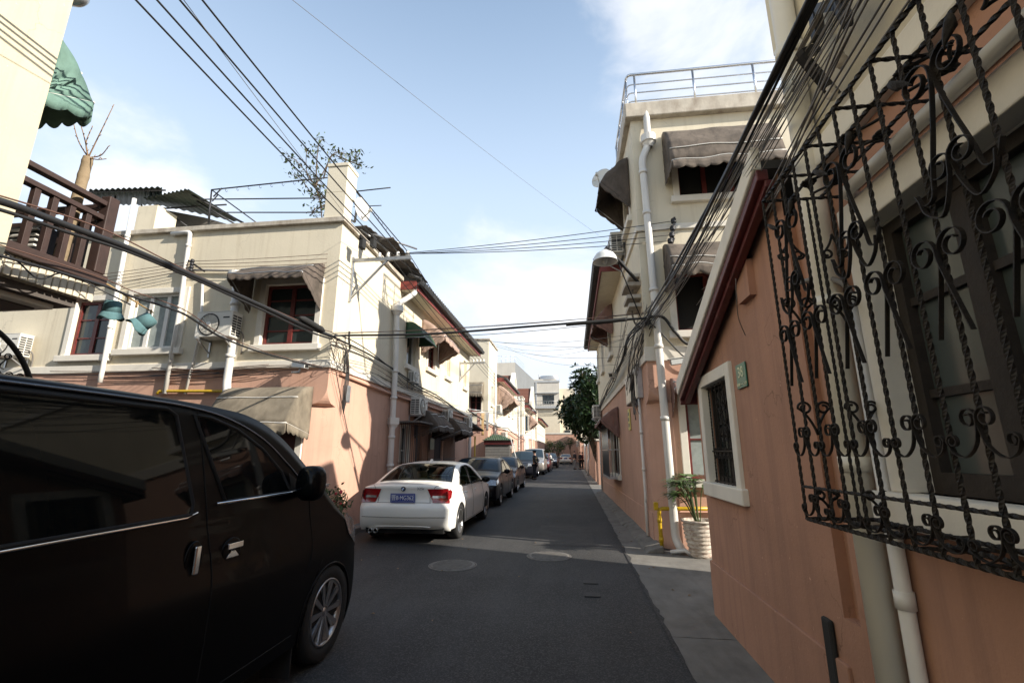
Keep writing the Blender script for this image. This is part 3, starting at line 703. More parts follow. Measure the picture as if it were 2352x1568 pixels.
# ================================================================ right house (three-storey block plus lower wing with red eaves)
RH = thing('tall_house', 'right three-storey cream and pink house with steel roof railing', 'house', (4,14,0))
KX = lambda y: 1.42-.018*(y-8.7)
w_rf = [(2.27,3.85,6.55,7.42),(2.02,3.25,3.80,4.98),(2.02,3.1,1.16,2.52)]
w_r1 = [(9.45,10.15,6.55,7.4)]; w_r2 = [(14.2,15.1,4.62,5.6),(17.2,17.9,4.62,5.7),(19.6,20.2,4.62,5.7)]
mb = MB()
wall_panel(mb, RF, 1.42,7.5,3.25,8.4, w_rf); wall_panel(mb, RS, 8.702,11.2,3.25,8.4, w_r1); wall_panel(mb, RS, 11.2,20.6,3.25,6.15, w_r2)
mb.add([(KX(11.2),11.2,6.1),(7.5,11.2,6.1),(7.5,11.2,8.4),(KX(11.2),11.2,8.4)],[(0,1,2,3)]); mb.add([(1.42,8.7,8.4),(7.5,8.7,8.4),(7.5,11.2,8.4),(KX(11.2),11.2,8.4)],[(0,1,2,3)])
mb.add([(7.5,8.7,0),(7.5,20.6,0),(7.5,20.6,8.4),(7.5,8.7,8.4)],[(0,1,2,3)]); mb.add([(KX(20.6),20.6,3.25),(7.5,20.6,3.25),(7.5,20.6,6.15),(KX(20.6),20.6,6.15)],[(0,1,2,3)])
mb.build('upper_wall','cream',RH)
mb = MB()
wall_panel(mb, RF, 1.80,7.5,0,3.25,[w_rf[2]]); wall_panel(mb, RS, 9.08,20.6,0,3.25,[(13.75,15.7,1.0,2.4)])
vs, fs = [], []
for z in zs:
    c = chc(z); vs += [(1.80,8.7,z),(1.42+c,8.7,z),(1.42-.018*c,8.7+c,z),(1.42-.018*.38,9.08,z)]
for i in range(len(zs)-1):
    for k in range(3): a = i*4+k; fs.append((a,a+1,a+5,a+4))
mb.add(vs, fs); mb.add([(KX(20.6),20.6,0),(7.5,20.6,0),(7.5,20.6,3.25),(KX(20.6),20.6,3.25)],[(0,1,2,3)])
mb.build('lower_wall','pink',RH)
mb = MB(); RF.box(mb,1.80,7.5,0,.62,-.02,.03); mb.add([(1.77,8.67,.62),(7.5,8.67,.62),(7.5,8.7,.64),(1.8,8.7,.64)],[(0,1,2,3)]); RS.box(mb,9.10,20.6,0,.55,-.02,.02); mb.build('plinth','pink',RH)
mb = MB()
for z0,z1 in ((3.25,3.52),(5.86,5.98)):
    RF.box(mb,1.38,7.5,z0,z1,-.03,.045); RS.box(mb,8.72,11.2 if z0>5 else 20.6,z0,z1-(.12 if z0<5 else 0),-.03,.045)
mb.build('string_course','white_trim',RH,bevel=.012)
mb = MB(); mb.box(1.30,7.6,8.56,11.3,8.40,8.74); mb.build('cornice','weathered_trim',RH,bevel=.02)
win(RH, RF, *w_rf[0], nx=3, nz=1, pane='black_gap', rec=.15); win(RH, RF, *w_rf[1], nx=2, nz=1, pane='black_gap', rec=.16); win(RH, RF, *w_rf[2], nx=2, nz=2, pane='curtain', rec=.07)
win(RH, RS, *w_r1[0], pane='black_gap', nz=1); 
for w in w_r2: win(RH, RS, *w, pane='curtain', nx=2, nz=2, surround=.05, frame='brown_wood', sill=True)
win(RH, RS, 13.75,15.7,1.0,2.4, frame='brown_wood', nx=3, nz=2, pane='curtain', surround=.06)
mb = MB(); mb.prism([(.70,6.34),(4.4,7.7),(7.5,6.6),(7.5,6.5),(4.4,7.55),(.78,6.2)], lambda a,b,d: V((a,d,b)), 11.22, 20.75); mb.build('roof','tile_dark',RH)
mb = MB(); mb.box(.82,.86,11.22,20.75,6.04,6.28); mb.box(.86,KX(11.2),11.21,11.25,6.06,6.3); mb.build('fascia','red_fascia',RH,bevel=.006)
mb = MB(); mb.box(.87,1.42,11.24,20.7,6.06,6.09); mb.build('soffit','cream',RH)
mb = MB(); mb.prism([(.82,6.18),(.68,6.18),(.64,6.28),(.68,6.28),(.71,6.22),(.80,6.22)], lambda a,b,d: V((a,d,b)), 11.15, 20.9)
for k in range(46): mb.tube([(.68,11.25+k*.205,6.38),(1.1,11.25+k*.205,6.535)], .05, 6)
mb.build('gutter','tile_dark',RH)
rl = thing('roof_railing','stainless steel railing on the right house roof terrace','railing',(1.4,8.7,8.74))
mb = MB()
for zz,r in ((9.55,.03),(9.3,.014),(9.09,.014),(8.88,.014)): mb.tube(cr([(1.40,11.2,zz),(1.40,10,zz),(1.40,8.82,zz)],2)[:-1]+[V((1.40,8.78,zz)),V((1.43,8.72,zz)),V((1.48,8.70,zz)),V((3,8.70,zz)),V((7.4,8.70,zz))], r, 8)
mb.build('rail','steel',rl)
for q in ((1.40,11.1),(1.40,10.3),(1.40,9.5),(1.40,8.86),(1.56,8.70),(2.77,8.70),(3.98,8.70),(5.2,8.70),(6.4,8.70)):
    mb = MB(); mb.tube([(q[0],q[1],8.72),(q[0],q[1],9.55)],.024,8); mb.build('post','steel',rl)
mb = MB(); mb.box(3.35,3.8,8.75,9.15,8.74,8.86); tag(mb.build('roof_box','dark_steel',origin=(3.5,8.9,8.74)),'small dark box behind the steel roof railing','box')

awning('long weathered awning over the top window of right house', RF, 2.02,4.05,7.98,6.98,.65,'awning_brown',val=.2,zp=6.9,seed=11,wr=.07,sc=9,bulge=.35,frame='pvc',bars=(.8,))
awning('stained awning above the open red casement on right house', RF, 1.86,3.45,5.50,4.84,.65,'awning_brown',val=.22,zp=4.65,seed=12,wr=.07,sc=7,bulge=.35,frame='pvc',bars=(.8,))
awning('small mauve folded awning over the red ground floor window', RF, 1.80,3.2,2.92,2.70,.35,'awning_mauve',val=.12,zp=2.25,seed=13,sc=6,bulge=.2,wr=.06)
awning('black shadowed awning high on the right house street side', RS, 9.25,10.35,7.92,7.35,.62,'awning_grey',val=.16,zp=6.75,seed=14,sc=6,bulge=.2,wr=.05)
awning('mauve awning under the right house eave', RS, 13.7,15.4,6.0,5.45,.55,'awning_mauve',val=.15,zp=5.1,seed=15,sc=7,bulge=.15,wr=.05)
awning('mauve canopy over the caged window on the right street wall', RS, 13.5,15.8,2.88,2.50,.5,'awning_mauve',val=.12,zp=2.05,seed=16,sc=8,bulge=.15,wr=.07)
ac(RS, 10.75, 6.15, 'air conditioner high on the right house side wall', .95)
ac(RS, 19.6, 2.95, 'air conditioner at the far end of right pink wall', .95)
wc = thing('window_cage','grey barred window cage on the right pink wall','window cage',RS.p(14.7,.9,0))
for k in range(20):
    mb = MB(); mb.tube([RS.p(13.7+.108*k,2.45,.32),RS.p(13.7+.108*k,.95,.32)],.010,5); mb.build('bar','galv',wc)
for k in range(3):
    for u in (13.7,15.76):
        mb = MB(); mb.tube([RS.p(u,2.45,.08+.08*k),RS.p(u,.95,.08+.08*k)],.010,5); mb.build('bar','galv',wc)
mb = MB()
for z in (.95,1.7,2.45): mb.bar(RS.p(13.7,z,0),RS.p(13.7,z,.32),.025); mb.bar(RS.p(13.7,z,.32),RS.p(15.76,z,.32),.025); mb.bar(RS.p(15.76,z,.32),RS.p(15.76,z,0),.025)
RS.box(mb,13.7,15.76,.90,.94,0,.34); mb.build('rail','galv',wc)
# lamp
lc = onx(1390,600,.66)
lp = thing('street_lamp','white dome street lamp on bracket at right house corner','street lamp',lc)
mb = MB(); prof = [(.02,.20),(.05,.20),(.06,.17),(.10,.165),(.15,.13),(.19,.07),(.205,.0),(.215,-.012)]
mb.lathe(prof, lc, 28); mb.build('shade','lamp_white',lp,solid=.006)
mb = MB(); mb.ball(lc+V((0,0,.03)),.05,.05,.08,12,8); mb.build('bulb','lamp_inside',lp)
we = RS.p(8.95,lc.z+.04,.0)
mb = MB(); top = lc+V((0,0,.2)); mb.bar(top, top+V((.05,.0,.06)), .05); mb.bar(top+V((.05,0,.05)), we, .05, .04); mb.bar(we+V((0,0,-.75)), top.lerp(we,.35)+V((0,0,.03)), .018); mb.build('arm','dark_steel',lp)
mb = MB()
for k,(du,dz) in enumerate(((.35,.0),(.36,-.25),(.37,-.42),(.36,.2))): RS.box(mb,8.8+k*.02,9.4,lc.z-.05+dz,lc.z+.03+dz,0,.30-.03*k)
mb.build('bracket','weathered_trim',lp,bevel=.01)
mb = MB(); q0 = we+V((-.12,.1,-.05)); mb.tube(cr([q0,q0+V((-.04,.05,-.35)),q0+V((.0,.15,-.62)),RS.p(9.35,lc.z-.75,.02)],6),.02,6); mb.build('hose','cable_grey',lp)
dq = onx(1383,412,.95); dish(dq,(-.5,-.85,.22),.26,'white satellite dish on right house street side',RS.p(dq.y+.1,dq.z-.3,.02),'ac_white')
# pipes, meters, cameras on right house
pipe('thick white downpipe at the right house front corner', [p(RF,1482,250,.05),p(RF,1484,300,.12),p(RF,1487,340,.12),p(RF,1472,375,.12),p(RF,1478,430,.11),p(RF,1549,1235,.11),p(RF,1562,1262,.25)], .07, collars=(7.1,6.2,4.6,3.5,2.2,.9), hopper=p(RF,1487,332,.12))
pipe('thin white conduit down the right street wall', [RS.p(9.55,2.75,.05),RS.p(9.52,.75,.05),RS.p(9.55,.7,.05),RS.p(9.55,.1,.05)], .028, collars=(2.0,1.3))
pipe('white downpipe at the far end of right street wall', [RS.p(20.2,3.2,.05),RS.p(20.2,.12,.05)], .035, collars=(2.2,1.2))
pipe('yellow gas riser and pipe on the right house front', [p(RF,1660,1166,.1),p(RF,1560,1166,.1),p(RF,1511,1166,.1),p(RF,1513,1200,.1),p(RF,1518,1252,.1)], .033, mat='yellow_paint', name='gas_pipe', cat='gas pipe', collars=(.5,.2))
mb = MB(); RF.box(mb,1.35,1.42,.66,.79,.06,.14); mb.build('valve','yellow_paint',[o for o in COL.objects if o.name.startswith('gas_pipe') and o.type=='EMPTY'][-1],bevel=.01)
def mbox(fr,u0,u1,z0,z1,d,label,mat='weathered_trim'):
    t = thing('meter_box',label,'meter box',fr.p((u0+u1)/2,z0,0),'electric boxes on the house walls')
    mb = MB(); fr.box(mb,u0,u1,z0,z1,0,d); mb.build('case',mat,t,bevel=.01)
    mb = MB(); fr.box(mb,u0+.03,u1-.03,z0+.03,z1-.03,d+.001,d+.012); mb.build('lid','galv',t,bevel=.004)
mbox(RS,9.95,10.75,2.62,3.22,.14,'wide grey meter box under tangled wires','dark_steel')
mbox(RS,9.3,9.5,2.65,3.25,.12,'tall narrow grey box at the right house corner','galv')
mbox(LS,9.12,9.28,2.62,2.98,.10,'small grey junction box on the left pink corner','galv')
mb = MB(); RS.box(mb,11.2,11.5,2.12,2.62,.005,.03); q = mb.build('plaque','plaque',origin=RS.p(11.3,2.4,.01),bevel=.03); tag(q,'yellow green enamel plaque on right pink wall','plaque')
mb = MB()
for k in range(3): RS.box(mb,11.27,11.43,2.2+.13*k,2.28+.13*k,.031,.034)
mb.build('emblem','tile_green',q)
def cctv(c, dirv, label, l=.34):
    c = V(c); d = V(dirv).normalized(); t = thing('security_camera',label,'security camera',c,'security cameras')
    mb = MB(); mb.bar(c-d*l*.5, c+d*l*.5, .11,.10); mb.bar(c-d*l*.5+V((0,0,.058)), c+d*(l*.5+.06)+V((0,0,.058)), .135,.012); mb.build('housing','lamp_white',t,bevel=.008)
    mb = MB(); mb.bar(c+d*l*.5, c+d*(l*.5+.004), .085,.08); mb.build('lens','plastic_black',t)
    mb = MB(); mb.tube([c-V((0,0,.05)),c-V((0,0,.13)),c-V((0,0,.15))-d*.2],.022,8); mb.build('mount','galv',t)
cctv(p(RF,1560,836,.3),(-.9,.05,-.10),'white security camera beside the right downpipe',.42)
cctv(p(RS,1432,862,.28),(-.35,-1,-.1),'boxy security camera on the right street wall')
cctv(p(LF,706,844,.25),(.9,-.25,-.12),'white security camera at the left corner under the wires')
# potted palm
pt = thing('flower_pot','ribbed peeling clay pot beside the right downpipe','flower pot',(1.98,8.28,0))
mb = MB(); pr = [(.0,.0),(.15,.0)]
for k in range(25):
    t = k/24; r = .155+.085*math.sin(t*1.55)+.012*math.sin(t*math.pi*2*8); pr.append((r,.02+.50*t))
pr += [(.265,.53),(.27,.56),(.24,.56),(.225,.50),(0,.49)]
mb.lathe(pr,(1.98,8.28,0),36); mb.build('pot','clay',pt)
mb = MB(); mb.lathe([(0,.515),(.225,.51)],(1.98,8.28,0),20); mb.build('soil','soil',pt)
pm = thing('potted_palm','bushy green palm growing in the clay pot','potted plant',(1.98,8.28,.51))
mb = MB(); mf = MB(); rnd = random.Random(5)
for k in range(16):
    a = rnd.uniform(0,6.28); h = rnd.uniform(.35,.72); e = V((1.93+.30*math.cos(a)*rnd.uniform(.2,1),8.28+.22*math.sin(a)*rnd.uniform(.2,1),.51+h))
    mb.tube(cr([(1.98+.03*math.cos(a),8.28+.03*math.sin(a),.5),V((1.98,8.28,.5)).lerp(e,.6)+V((0,0,.06)),e],5),.008,5)
    dv = V((math.cos(a),math.sin(a),.25)).normalized()
    for j in range(13):
        b = (j-6)/6*1.6; sd = V((-dv.y,dv.x,0)); ld = (dv*math.cos(b)+sd*math.sin(b)+V((0,0,.25))).normalized(); L_ = rnd.uniform(.26,.42)
        pts = [e+ld*L_*t-V((0,0,.42*L_*t*t)) for t in (0,.35,.7,1)]; w = ld.cross(V((0,0,1))).normalized()*.019
        mf.add([pts[0],pts[1]-w,pts[1]+w,pts[2]-w*.8,pts[2]+w*.8,pts[3]],[(0,1,2),(1,3,4,2),(3,5,4)])
mb.build('stem','leaf_mid',pm); mf.build('foliage','leaf_palm',pm)
mb = MB(); mb.tube([(1.55,8.45,.03),(1.75,8.35,.08),(1.86,8.3,.02)],.035,8); tag(mb.build('pipe_offcut','pvc',origin=(1.7,8.4,0)),'short white pipe offcut lying by the pot','pipe')

# ================================================================ near right house and its lean-to
NH = thing('near_house','dark pink and cream house closest on the right','house',(6,-1,0))
bw = (.5,2.21,1.44,2.64)
mb = MB(); wall_panel(mb, NS, -9,2.80,0,3.1,[bw],.15); wall_panel(mb, Fr((1.47,0,0),(0,1,0),(-1,0,0)), 2.80,2.95,.75,3.1); NS.box(mb,2.80,2.95,0,.75,-.06,0)
mb.add([(1.41,2.95,.75),(1.47,2.95,.75),(1.47,2.95,3.1),(1.41,2.95,3.1)],[(0,1,2,3)]); mb.add([(1.41,2.8,.75),(1.47,2.8,.75),(1.47,2.8,3.1),(1.41,2.8,3.1)],[(0,1,2,3)]); mb.add([(1.47,2.95,.5),(12,2.95,.5),(12,2.95,3.1),(1.47,2.95,3.1)],[(0,1,2,3)])
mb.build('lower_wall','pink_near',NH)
mb = MB(); mb.box(1.41,12,-9,2.62,3.22,6.3); mb.box(3.9,5.5,2.62,6.1,0,6.3); mb.build('upper_wall','cream',NH)  # second box: unseen rear wing, added and sized to shade the road
mb = MB(); mb.box(1.35,1.45,-9,2.68,3.10,3.24); mb.build('string_course','white_trim',NH,bevel=.012)
w = win(NH, NS, *bw, frame='old_wood', nx=4, nz=3, rec=.10, fw=.065, mw=.035, surround=.0, sill=False, pane='glass_dusty')
mb = MB(); NS.box(mb,.6,bw[1]+.12,2.63,2.78,-.05,.05); NS.box(mb,bw[1]-.016,bw[1]+.085,1.44,2.64,-.05,.05); NS.box(mb,bw[0]-.12,bw[0]+.004,1.44,2.64,-.05,.05)
NS.box(mb,bw[1]-.012,bw[1]+.002,1.44,2.64,-.13,-.049); NS.box(mb,bw[0],bw[1]-.012,2.628,2.642,-.13,-.049)
mb.build('surround','white_trim',w,bevel=.012)
mb = MB(); NS.box(mb,bw[0]-.2,bw[1]+.16,1.30,1.44,-.14,.10); mb.build('sill','white_trim',w,bevel=.015)
pipe('long white horizontal pipe above the near barred window', [NS.p(.2,2.80,.09),NS.p(2.16,2.80,.09),NS.p(2.20,2.80,.03)], .03, n=10)
pipe('thick white downpipe beside the near barred window', [V((1.345,2.45,7.5)),V((1.345,2.49,0))], .062, mat='pvc_cream', n=20, collars=(5.2,3.9,2.35,1.55,.42))
pipe('thin white pipe next to the thick near downpipe', [V((1.37,2.34,2.35)),V((1.37,2.35,.45)),V((1.37,2.35,.25)),V((1.31,2.1,.12))], .031, n=14, collars=(1.0,.35))
mb = MB(); mb.tube(cr([V((1.37,2.34,2.36)),V((1.35,2.36,2.42)),V((1.34,2.5,2.5)),V((1.32,2.7,2.55))],6),.014,8); tag(mb.build('conduit','cable_grey',origin=(1.36,2.5,2.4)),'curled grey conduit above the thin pipe','conduit')
mb = MB(); NS.box(mb,3.06,3.16,-.0,.70,0,.03); tag(mb.build('conduit','rubber',origin=(1.4,3.1,0),bevel=.015),'black upright conduit strip on the near pink wall','conduit')
mb = MB(); NS.box(mb,1.85,2.15,-.0,.40,0,.10); tag(mb.build('rubber_flap','rubber',origin=(1.4,2.0,0),bevel=.03),'black rubber hood low on the near pink wall','hood')
mb = MB(); mb.box(1.37,1.60,2.60,2.70,4.10,6.2); mb.build('wall_bay','cream_pale',NH,bevel=.01)

LT = thing('lean_to','pink lean-to with white verge and barred window','lean-to',(2.6,4.2,0))
zr = lambda y: 3.42-(y-2.95)*.425
lw = (4.34,5.16,1.31,2.28)
mb = MB(); wall_panel(mb, NS, 2.95,5.45,0,2.28,[lw],.15)
mb.add([NS.p(2.95,2.28),NS.p(5.45,2.28),NS.p(5.45,zr(5.45)),NS.p(2.95,zr(2.95))],[(0,1,2,3)])
mb.add([(1.41,5.45,0),(3.9,5.45,0),(3.9,5.45,zr(5.45)),(1.41,5.45,zr(5.45))],[(0,1,2,3)])
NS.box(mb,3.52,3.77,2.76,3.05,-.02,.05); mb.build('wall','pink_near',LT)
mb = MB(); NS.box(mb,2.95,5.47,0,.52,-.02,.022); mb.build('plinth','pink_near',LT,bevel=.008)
mb = MB(); sl = [(2.92,zr(2.92)),(5.62,zr(5.62))]
mb.hexa([(1.30,2.92,zr(2.92)),(3.9,2.92,zr(2.92)),(3.9,5.62,zr(5.62)),(1.30,5.62,zr(5.62)),(1.30,2.92,zr(2.92)+.06),(3.9,2.92,zr(2.92)+.06),(3.9,5.62,zr(5.62)+.06),(1.30,5.62,zr(5.62)+.06)]); mb.build('roof','tile_dark',LT)
def barge(mb,x0,x1,h0,h1,ya=2.9,yb=5.64):
    mb.hexa([(x0,ya,zr(ya)+h0),(x1,ya,zr(ya)+h0),(x1,yb,zr(yb)+h0),(x0,yb,zr(yb)+h0),(x0,ya,zr(ya)+h1),(x1,ya,zr(ya)+h1),(x1,yb,zr(yb)+h1),(x0,yb,zr(yb)+h1)])
mb = MB(); barge(mb,1.235,1.296,-.02,.15); mb.build('verge','white_trim',LT,bevel=.012)
mb = MB(); barge(mb,1.255,1.33,-.10,-.022,yb=5.6); barge(mb,1.30,1.36,-.15,-.10,yb=5.58); mb.box(1.26,3.9,5.60,5.64,zr(5.62)-.14,zr(5.62)-.0); mb.build('barge_board','maroon',LT,bevel=.008)
w = win(LT, NS, *lw, frame='old_wood', nx=2, nz=2, rec=.11, fw=.05, surround=.11, sill=True, pane='glass_house', sillout=.055)
sg = thing('window_grille','small wrought iron grille in the lean-to window','window grille',NS.p(4.75,1.3,0))
# ---- wrought iron
def curl(w, h, r, turns=1.25, k=.6):
    pts = []
    for i in range(9):
        t = i/8; pts.append((w*t**1.3, -h*(1-t)**1.4))
    for i in range(1, 25):
        a = 2*math.pi*turns*i/24; rr = r*(1-k*i/24)
        pts.append((w-r+rr*math.cos(a), rr*math.sin(a)))
    return pts
def iron(mb, pts2, fr, u, z, d, su=1, sv=1, rr=.006):
    mb.tube([fr.p(u+a*su, z+b*sv, d) for a, b in pts2], rr, 5, flat=1.0)
for k in range(7):
    u = 4.40+.118*k; mb = MB(); n = 90; mb.tube([NS.p(u,1.31+.97*i/n,-.03) for i in range(n+1)], .008, 4, twist=.5, sm=False); mb.build('bar','iron',sg)
mb = MB()
for z in (1.33,2.26,1.62): mb.bar(NS.p(4.34,z,-.03),NS.p(5.16,z,-.03),.014)
mb.build('rail','iron',sg)
for z,s in ((1.58,1),):
    for k in range(6):
        mb = MB(); u = 4.46+.118*k
        for su in (-1,1):
            for sv in (-1,1): iron(mb, curl(.05,.06,.022), NS, u, 1.60+.03*sv, -.035, su, sv, .005)
        mb.build('scroll','iron',sg)
for (du,dz) in ((-.11,.13),(.11,.13),(-.11,-.13),(.11,-.13),(0,.2),(0,-.2)):
    mb = MB()
    for su in (-1,1): iron(mb, curl(.09,.12,.04,1.4), NS, 4.75+du*.7, 1.95+dz, -.04, su, 1 if dz > 0 else -1, .007)
    mb.build('scroll','iron',sg)
mb = MB()
for su in (-1,1): mb.tube([NS.p(4.75+su*.07+.075*math.cos(a*.26),1.95+.075*math.sin(a*.26),-.04) for a in range(25)],.007,5)
mb.build('ring','iron',sg)

GF = Fr((1.0,0,0),(0,1,0),(-1,0,0)); GSD = Fr((0,2.28,0),(1,0,0),(0,1,0))
gr = thing('window_grille','large projecting wrought iron grille with scrolls at right','window grille',(1.2,1.5,1.32))
zb, zt = 1.325, 2.845
def bar_tw(fr, u, d=0, z0=zb, z1=zt, r=.0074):
    mb = MB(); n = 150; mb.tube([fr.p(u, z0+(z1-z0)*i/n, d) for i in range(n+1)], r, 4, twist=.50, sm=False); mb.build('bar','iron',gr)
for j in range(19): bar_tw(GF, 2.28-.11*j)
for k in range(1,4): bar_tw(GSD, 1.0+.105*k, 0)
def rail(a, b, r=.009):
    a, b = V(a), V(b); n = max(8,int((b-a).length/.012)); mb = MB(); mb.tube([a.lerp(b,i/n) for i in range(n+1)], r, 4, twist=.5, sm=False); mb.build('rail','iron',gr)
for z in (zb, zt):
    rail((1.0,2.28,z),(1.0,.2,z)); rail((1.0,2.28,z),(1.41,2.28,z))
    for x in (1.13,1.27,1.40): rail((x,2.28,z),(x,.2,z))
rail((1.0,2.28,1.46),(1.0,.2,1.46),.007)
for j in range(10):
    y = 2.28-.22*j-.0; rail((1.0,y,zb),(1.41,y,zb),.008)
    if j: rail((1.0,y,zt),(1.41,y,zt),.008)
def vol(r, turns=1.35, k=.62, n=26):   # volute leaving the node upward and curling outward
    return [(r-r*(1-k*i/n)*math.cos(2*math.pi*turns*i/n), r*(1-k*i/n)*math.sin(2*math.pi*turns*i/n)) for i in range(n+1)]
def ribbon(mb, pts, fr, u, z, d, su=1, sv=1, w=.010, t=.0032):   # flat bar bent on edge
    P = [V((a*su, b*sv)) if False else (a*su, b*sv) for a, b in pts]; m = len(P); vs = []
    for i, (a, b) in enumerate(P):
        x0, y0 = P[max(0,i-1)]; x1, y1 = P[min(m-1,i+1)]; l = math.hypot(x1-x0, y1-y0) or 1; nx, ny = -(y1-y0)/l*t/2, (x1-x0)/l*t/2
        vs += [fr.p(u+a+nx, z+b+ny, d-w/2), fr.p(u+a-nx, z+b-ny, d-w/2), fr.p(u+a-nx, z+b-ny, d+w/2), fr.p(u+a+nx, z+b+ny, d+w/2)]
    fs = [(i*4+k, i*4+(k+1) % 4, i*4+4+(k+1) % 4, i*4+4+k) for i in range(m-1) for k in range(4)]+[(3,2,1,0),((m-1)*4,(m-1)*4+1,(m-1)*4+2,(m-1)*4+3)]
    mb.add(vs, fs)
def sm2(pts, n=5): return [(p.x,p.y) for p in cr([V((a,b,0)) for a,b in pts], n)]
def sscroll(r, w, h, r2):   # volute at the node, sweeping down and across to a small volute at the next bar
    tail = sm2([(0,0),(.003,-h*.3),(.018,-h*.72),(w*.5,-h),(w*.82,-h*.88),(w*.96,-h*.58)])
    c = (w*.96-r2, -h*.58); end = [(c[0]+r2*(1-.55*i/18)*math.cos(2*math.pi*1.15*i/18), c[1]+r2*(1-.55*i/18)*math.sin(2*math.pi*1.15*i/18)) for i in range(1,19)]
    return list(reversed(vol(r)))+[(-a if False else a, b) for a, b in tail[1:]]+end
for j in range(0,18,2):
    u = 2.28-.11*(j+1)
    for su in (-1,1):
        v_ = [(-a, b) for a, b in vol(.027)]; full = list(reversed(v_))+sscroll(.027,.108,.095,.018)[27:]
        mb = MB(); ribbon(mb, full, GF, u, 1.685, .012+.001*su, su); mb.build('scroll','iron',gr)
    for su in (-1,1):
        v_ = [(-a, b) for a, b in vol(.020)]; full = list(reversed(v_))+sscroll(.020,.108,.070,.015)[27:]
        mb = MB(); ribbon(mb, full, GF, u, 1.415, .012+.001*su, su); mb.build('scroll','iron',gr)
    for su in (-1,1):
        leg = sm2([(-.058,-.235),(-.034,-.15),(-.012,-.07),(-.002,-.03),(0,0)])
        mb = MB(); ribbon(mb, leg+vol(.046,1.4)[1:], GF, u, 2.13, .013+.004*su, su, w=.013); mb.build('scroll','iron',gr)
for j in range(1,18,4):
    u = 2.28-.11*(j+1)
    for su in (-1,1):
        leg = sm2([(.13,-.30),(.11,-.34),(.075,-.335),(.06,-.27),(.03,-.16),(.004,-.05),(0,0)])
        mb = MB(); ribbon(mb, leg+vol(.052,1.4)[1:], GF, u, 2.60, .014+.004*su, su, w=.013); mb.build('scroll','iron',gr)
        mb = MB(); ribbon(mb, list(reversed([(-a,b) for a,b in vol(.04,1.3)]))+sm2([(0,0),(.012,-.06),(.05,-.13),(.10,-.10),(.115,-.05)])[1:], GF, u+.0, 2.33, .020+.004*su, su, w=.012); mb.build('scroll','iron',gr)
def leaf(mb, fr, u, z, d, s=1):
    mb.grid(lambda a,b: fr.p(u+s*(.02+.03*b)*1.0*b+ s*.012*math.sin(a*6)*b, z+.01+.055*b*(.4+.6*math.sin(a*math.pi)) , d+.02*math.sin(a*math.pi)*b), 8, 5)
for j in range(1,18,4):
    u = 2.28-.11*(j+1)
    mb = MB(); leaf(mb, GF, u+.06, 2.60, .02, 1); mb.build('leaf_ornament','iron',gr,solid=.003)
    mb = MB(); leaf(mb, GF, u-.06, 2.60, .02, -1); mb.build('leaf_ornament','iron',gr,solid=.003)
GT = Fr((1.2,0,2.0),(0,1,0),(0,0,1))
for j in range(6):
    y = 2.1-.33*j; mb = MB()
    for su in (-1,1):
        pts = curl(.09,.10,.03,1.3); mb.tube([V((1.2+su*a, y+b, zt-.01)) for a,b in pts],.0065,5); mb.tube([V((1.2+su*a, y+.02-b, zt-.012)) for a,b in pts],.0065,5)
    mb.build('scroll','iron',gr)
for k in range(2):
    for (w_,h_,r_,z_,sv) in ((.07,.12,.03,1.80,1),(.07,.1,.03,2.3,1),(.05,.05,.022,1.42,1),(.06,.1,.026,2.55,-1)):
        mb = MB()
        for su in (-1,1): iron(mb, curl(w_,h_,r_,1.3), GSD, 1.1+.2*k, z_, .01, su, sv, .006)
        mb.build('scroll','iron',gr)
# house number
SG = Fr((1.405,0,0),(0,-1,0),(-1,0,0))
ns = thing('house_number_sign','green enamel house number plate 38 beside lean-to window','sign',(1.40,4.0,2.2))
mb = MB(); SG.box(mb,-4.10,-3.88,2.12,2.32,.002,.012); mb.build('plate','sign_green',ns,bevel=.003)
def text(s, size, fr, u, z, d, mat, parent, name='lettering', ext=.002, sx=1.0):
    return glyphs(s, size, fr, fr.p(u,z,d), mat, parent, name, ext, sx)
text('38',.125,SG,-3.99,2.245,.013,'pale_letters',ns); text('愚园路一一二九弄',.028,SG,-3.99,2.148,.013,'pale_letters',ns)

# ================================================================ near left house
NL = thing('near_left_house','sunlit pale cream house at the left edge with timber balcony','house',(-8,-2,0))
NFr = Fr((0,3.2,0),(-1,0,0),(0,1,0))
mb = MB(); mb.box(-12,-4.9,-9,3.2,0,9.5); mb.build('wall','cream_left',NL)
mb = MB(); mb.box(-9.6,-5.30,3.2,3.98,3.045,3.10); mb.build('balcony_beam','white_trim',NL,bevel=.01)
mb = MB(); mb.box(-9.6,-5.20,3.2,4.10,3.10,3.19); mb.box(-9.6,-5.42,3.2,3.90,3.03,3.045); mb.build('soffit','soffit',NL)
mb = MB()
for k in range(14): mb.box(-5.21,-5.10,3.22+.069*k,3.22+.069*k+.058,3.19,3.39)
for k in range(70): mb.box(-5.12-.069*k,-5.12-.069*k-.058,4.09,4.2,3.19,3.39)
mb.box(-9.6,-5.2,3.2,4.1,3.19,3.39); mb.build('tile_edge','tile_cream',NL,bevel=.008)
mb = MB(); mb.box(-9.6,-5.05,3.2,4.25,3.39,3.50); mb.build('balcony_floor','brown_wood',NL,bevel=.008)
bl = thing('balcony_railing','brown timber balcony railing at the upper left','railing',(-5.1,4.15,3.5))
for (x,y) in ((-5.10,4.14),(-7.2,4.14)):
    mb = MB(); mb.box(x-.06,x+.06,y-.06,y+.06,3.50,4.40); mb.build('post','brown_wood',bl,bevel=.01)
for k in range(5):
    mb = MB(); mb.box(-5.13,-5.07,3.25+.165*k,3.25+.165*k+.055,3.50,4.10); mb.build('baluster','brown_wood',bl,bevel=.004)
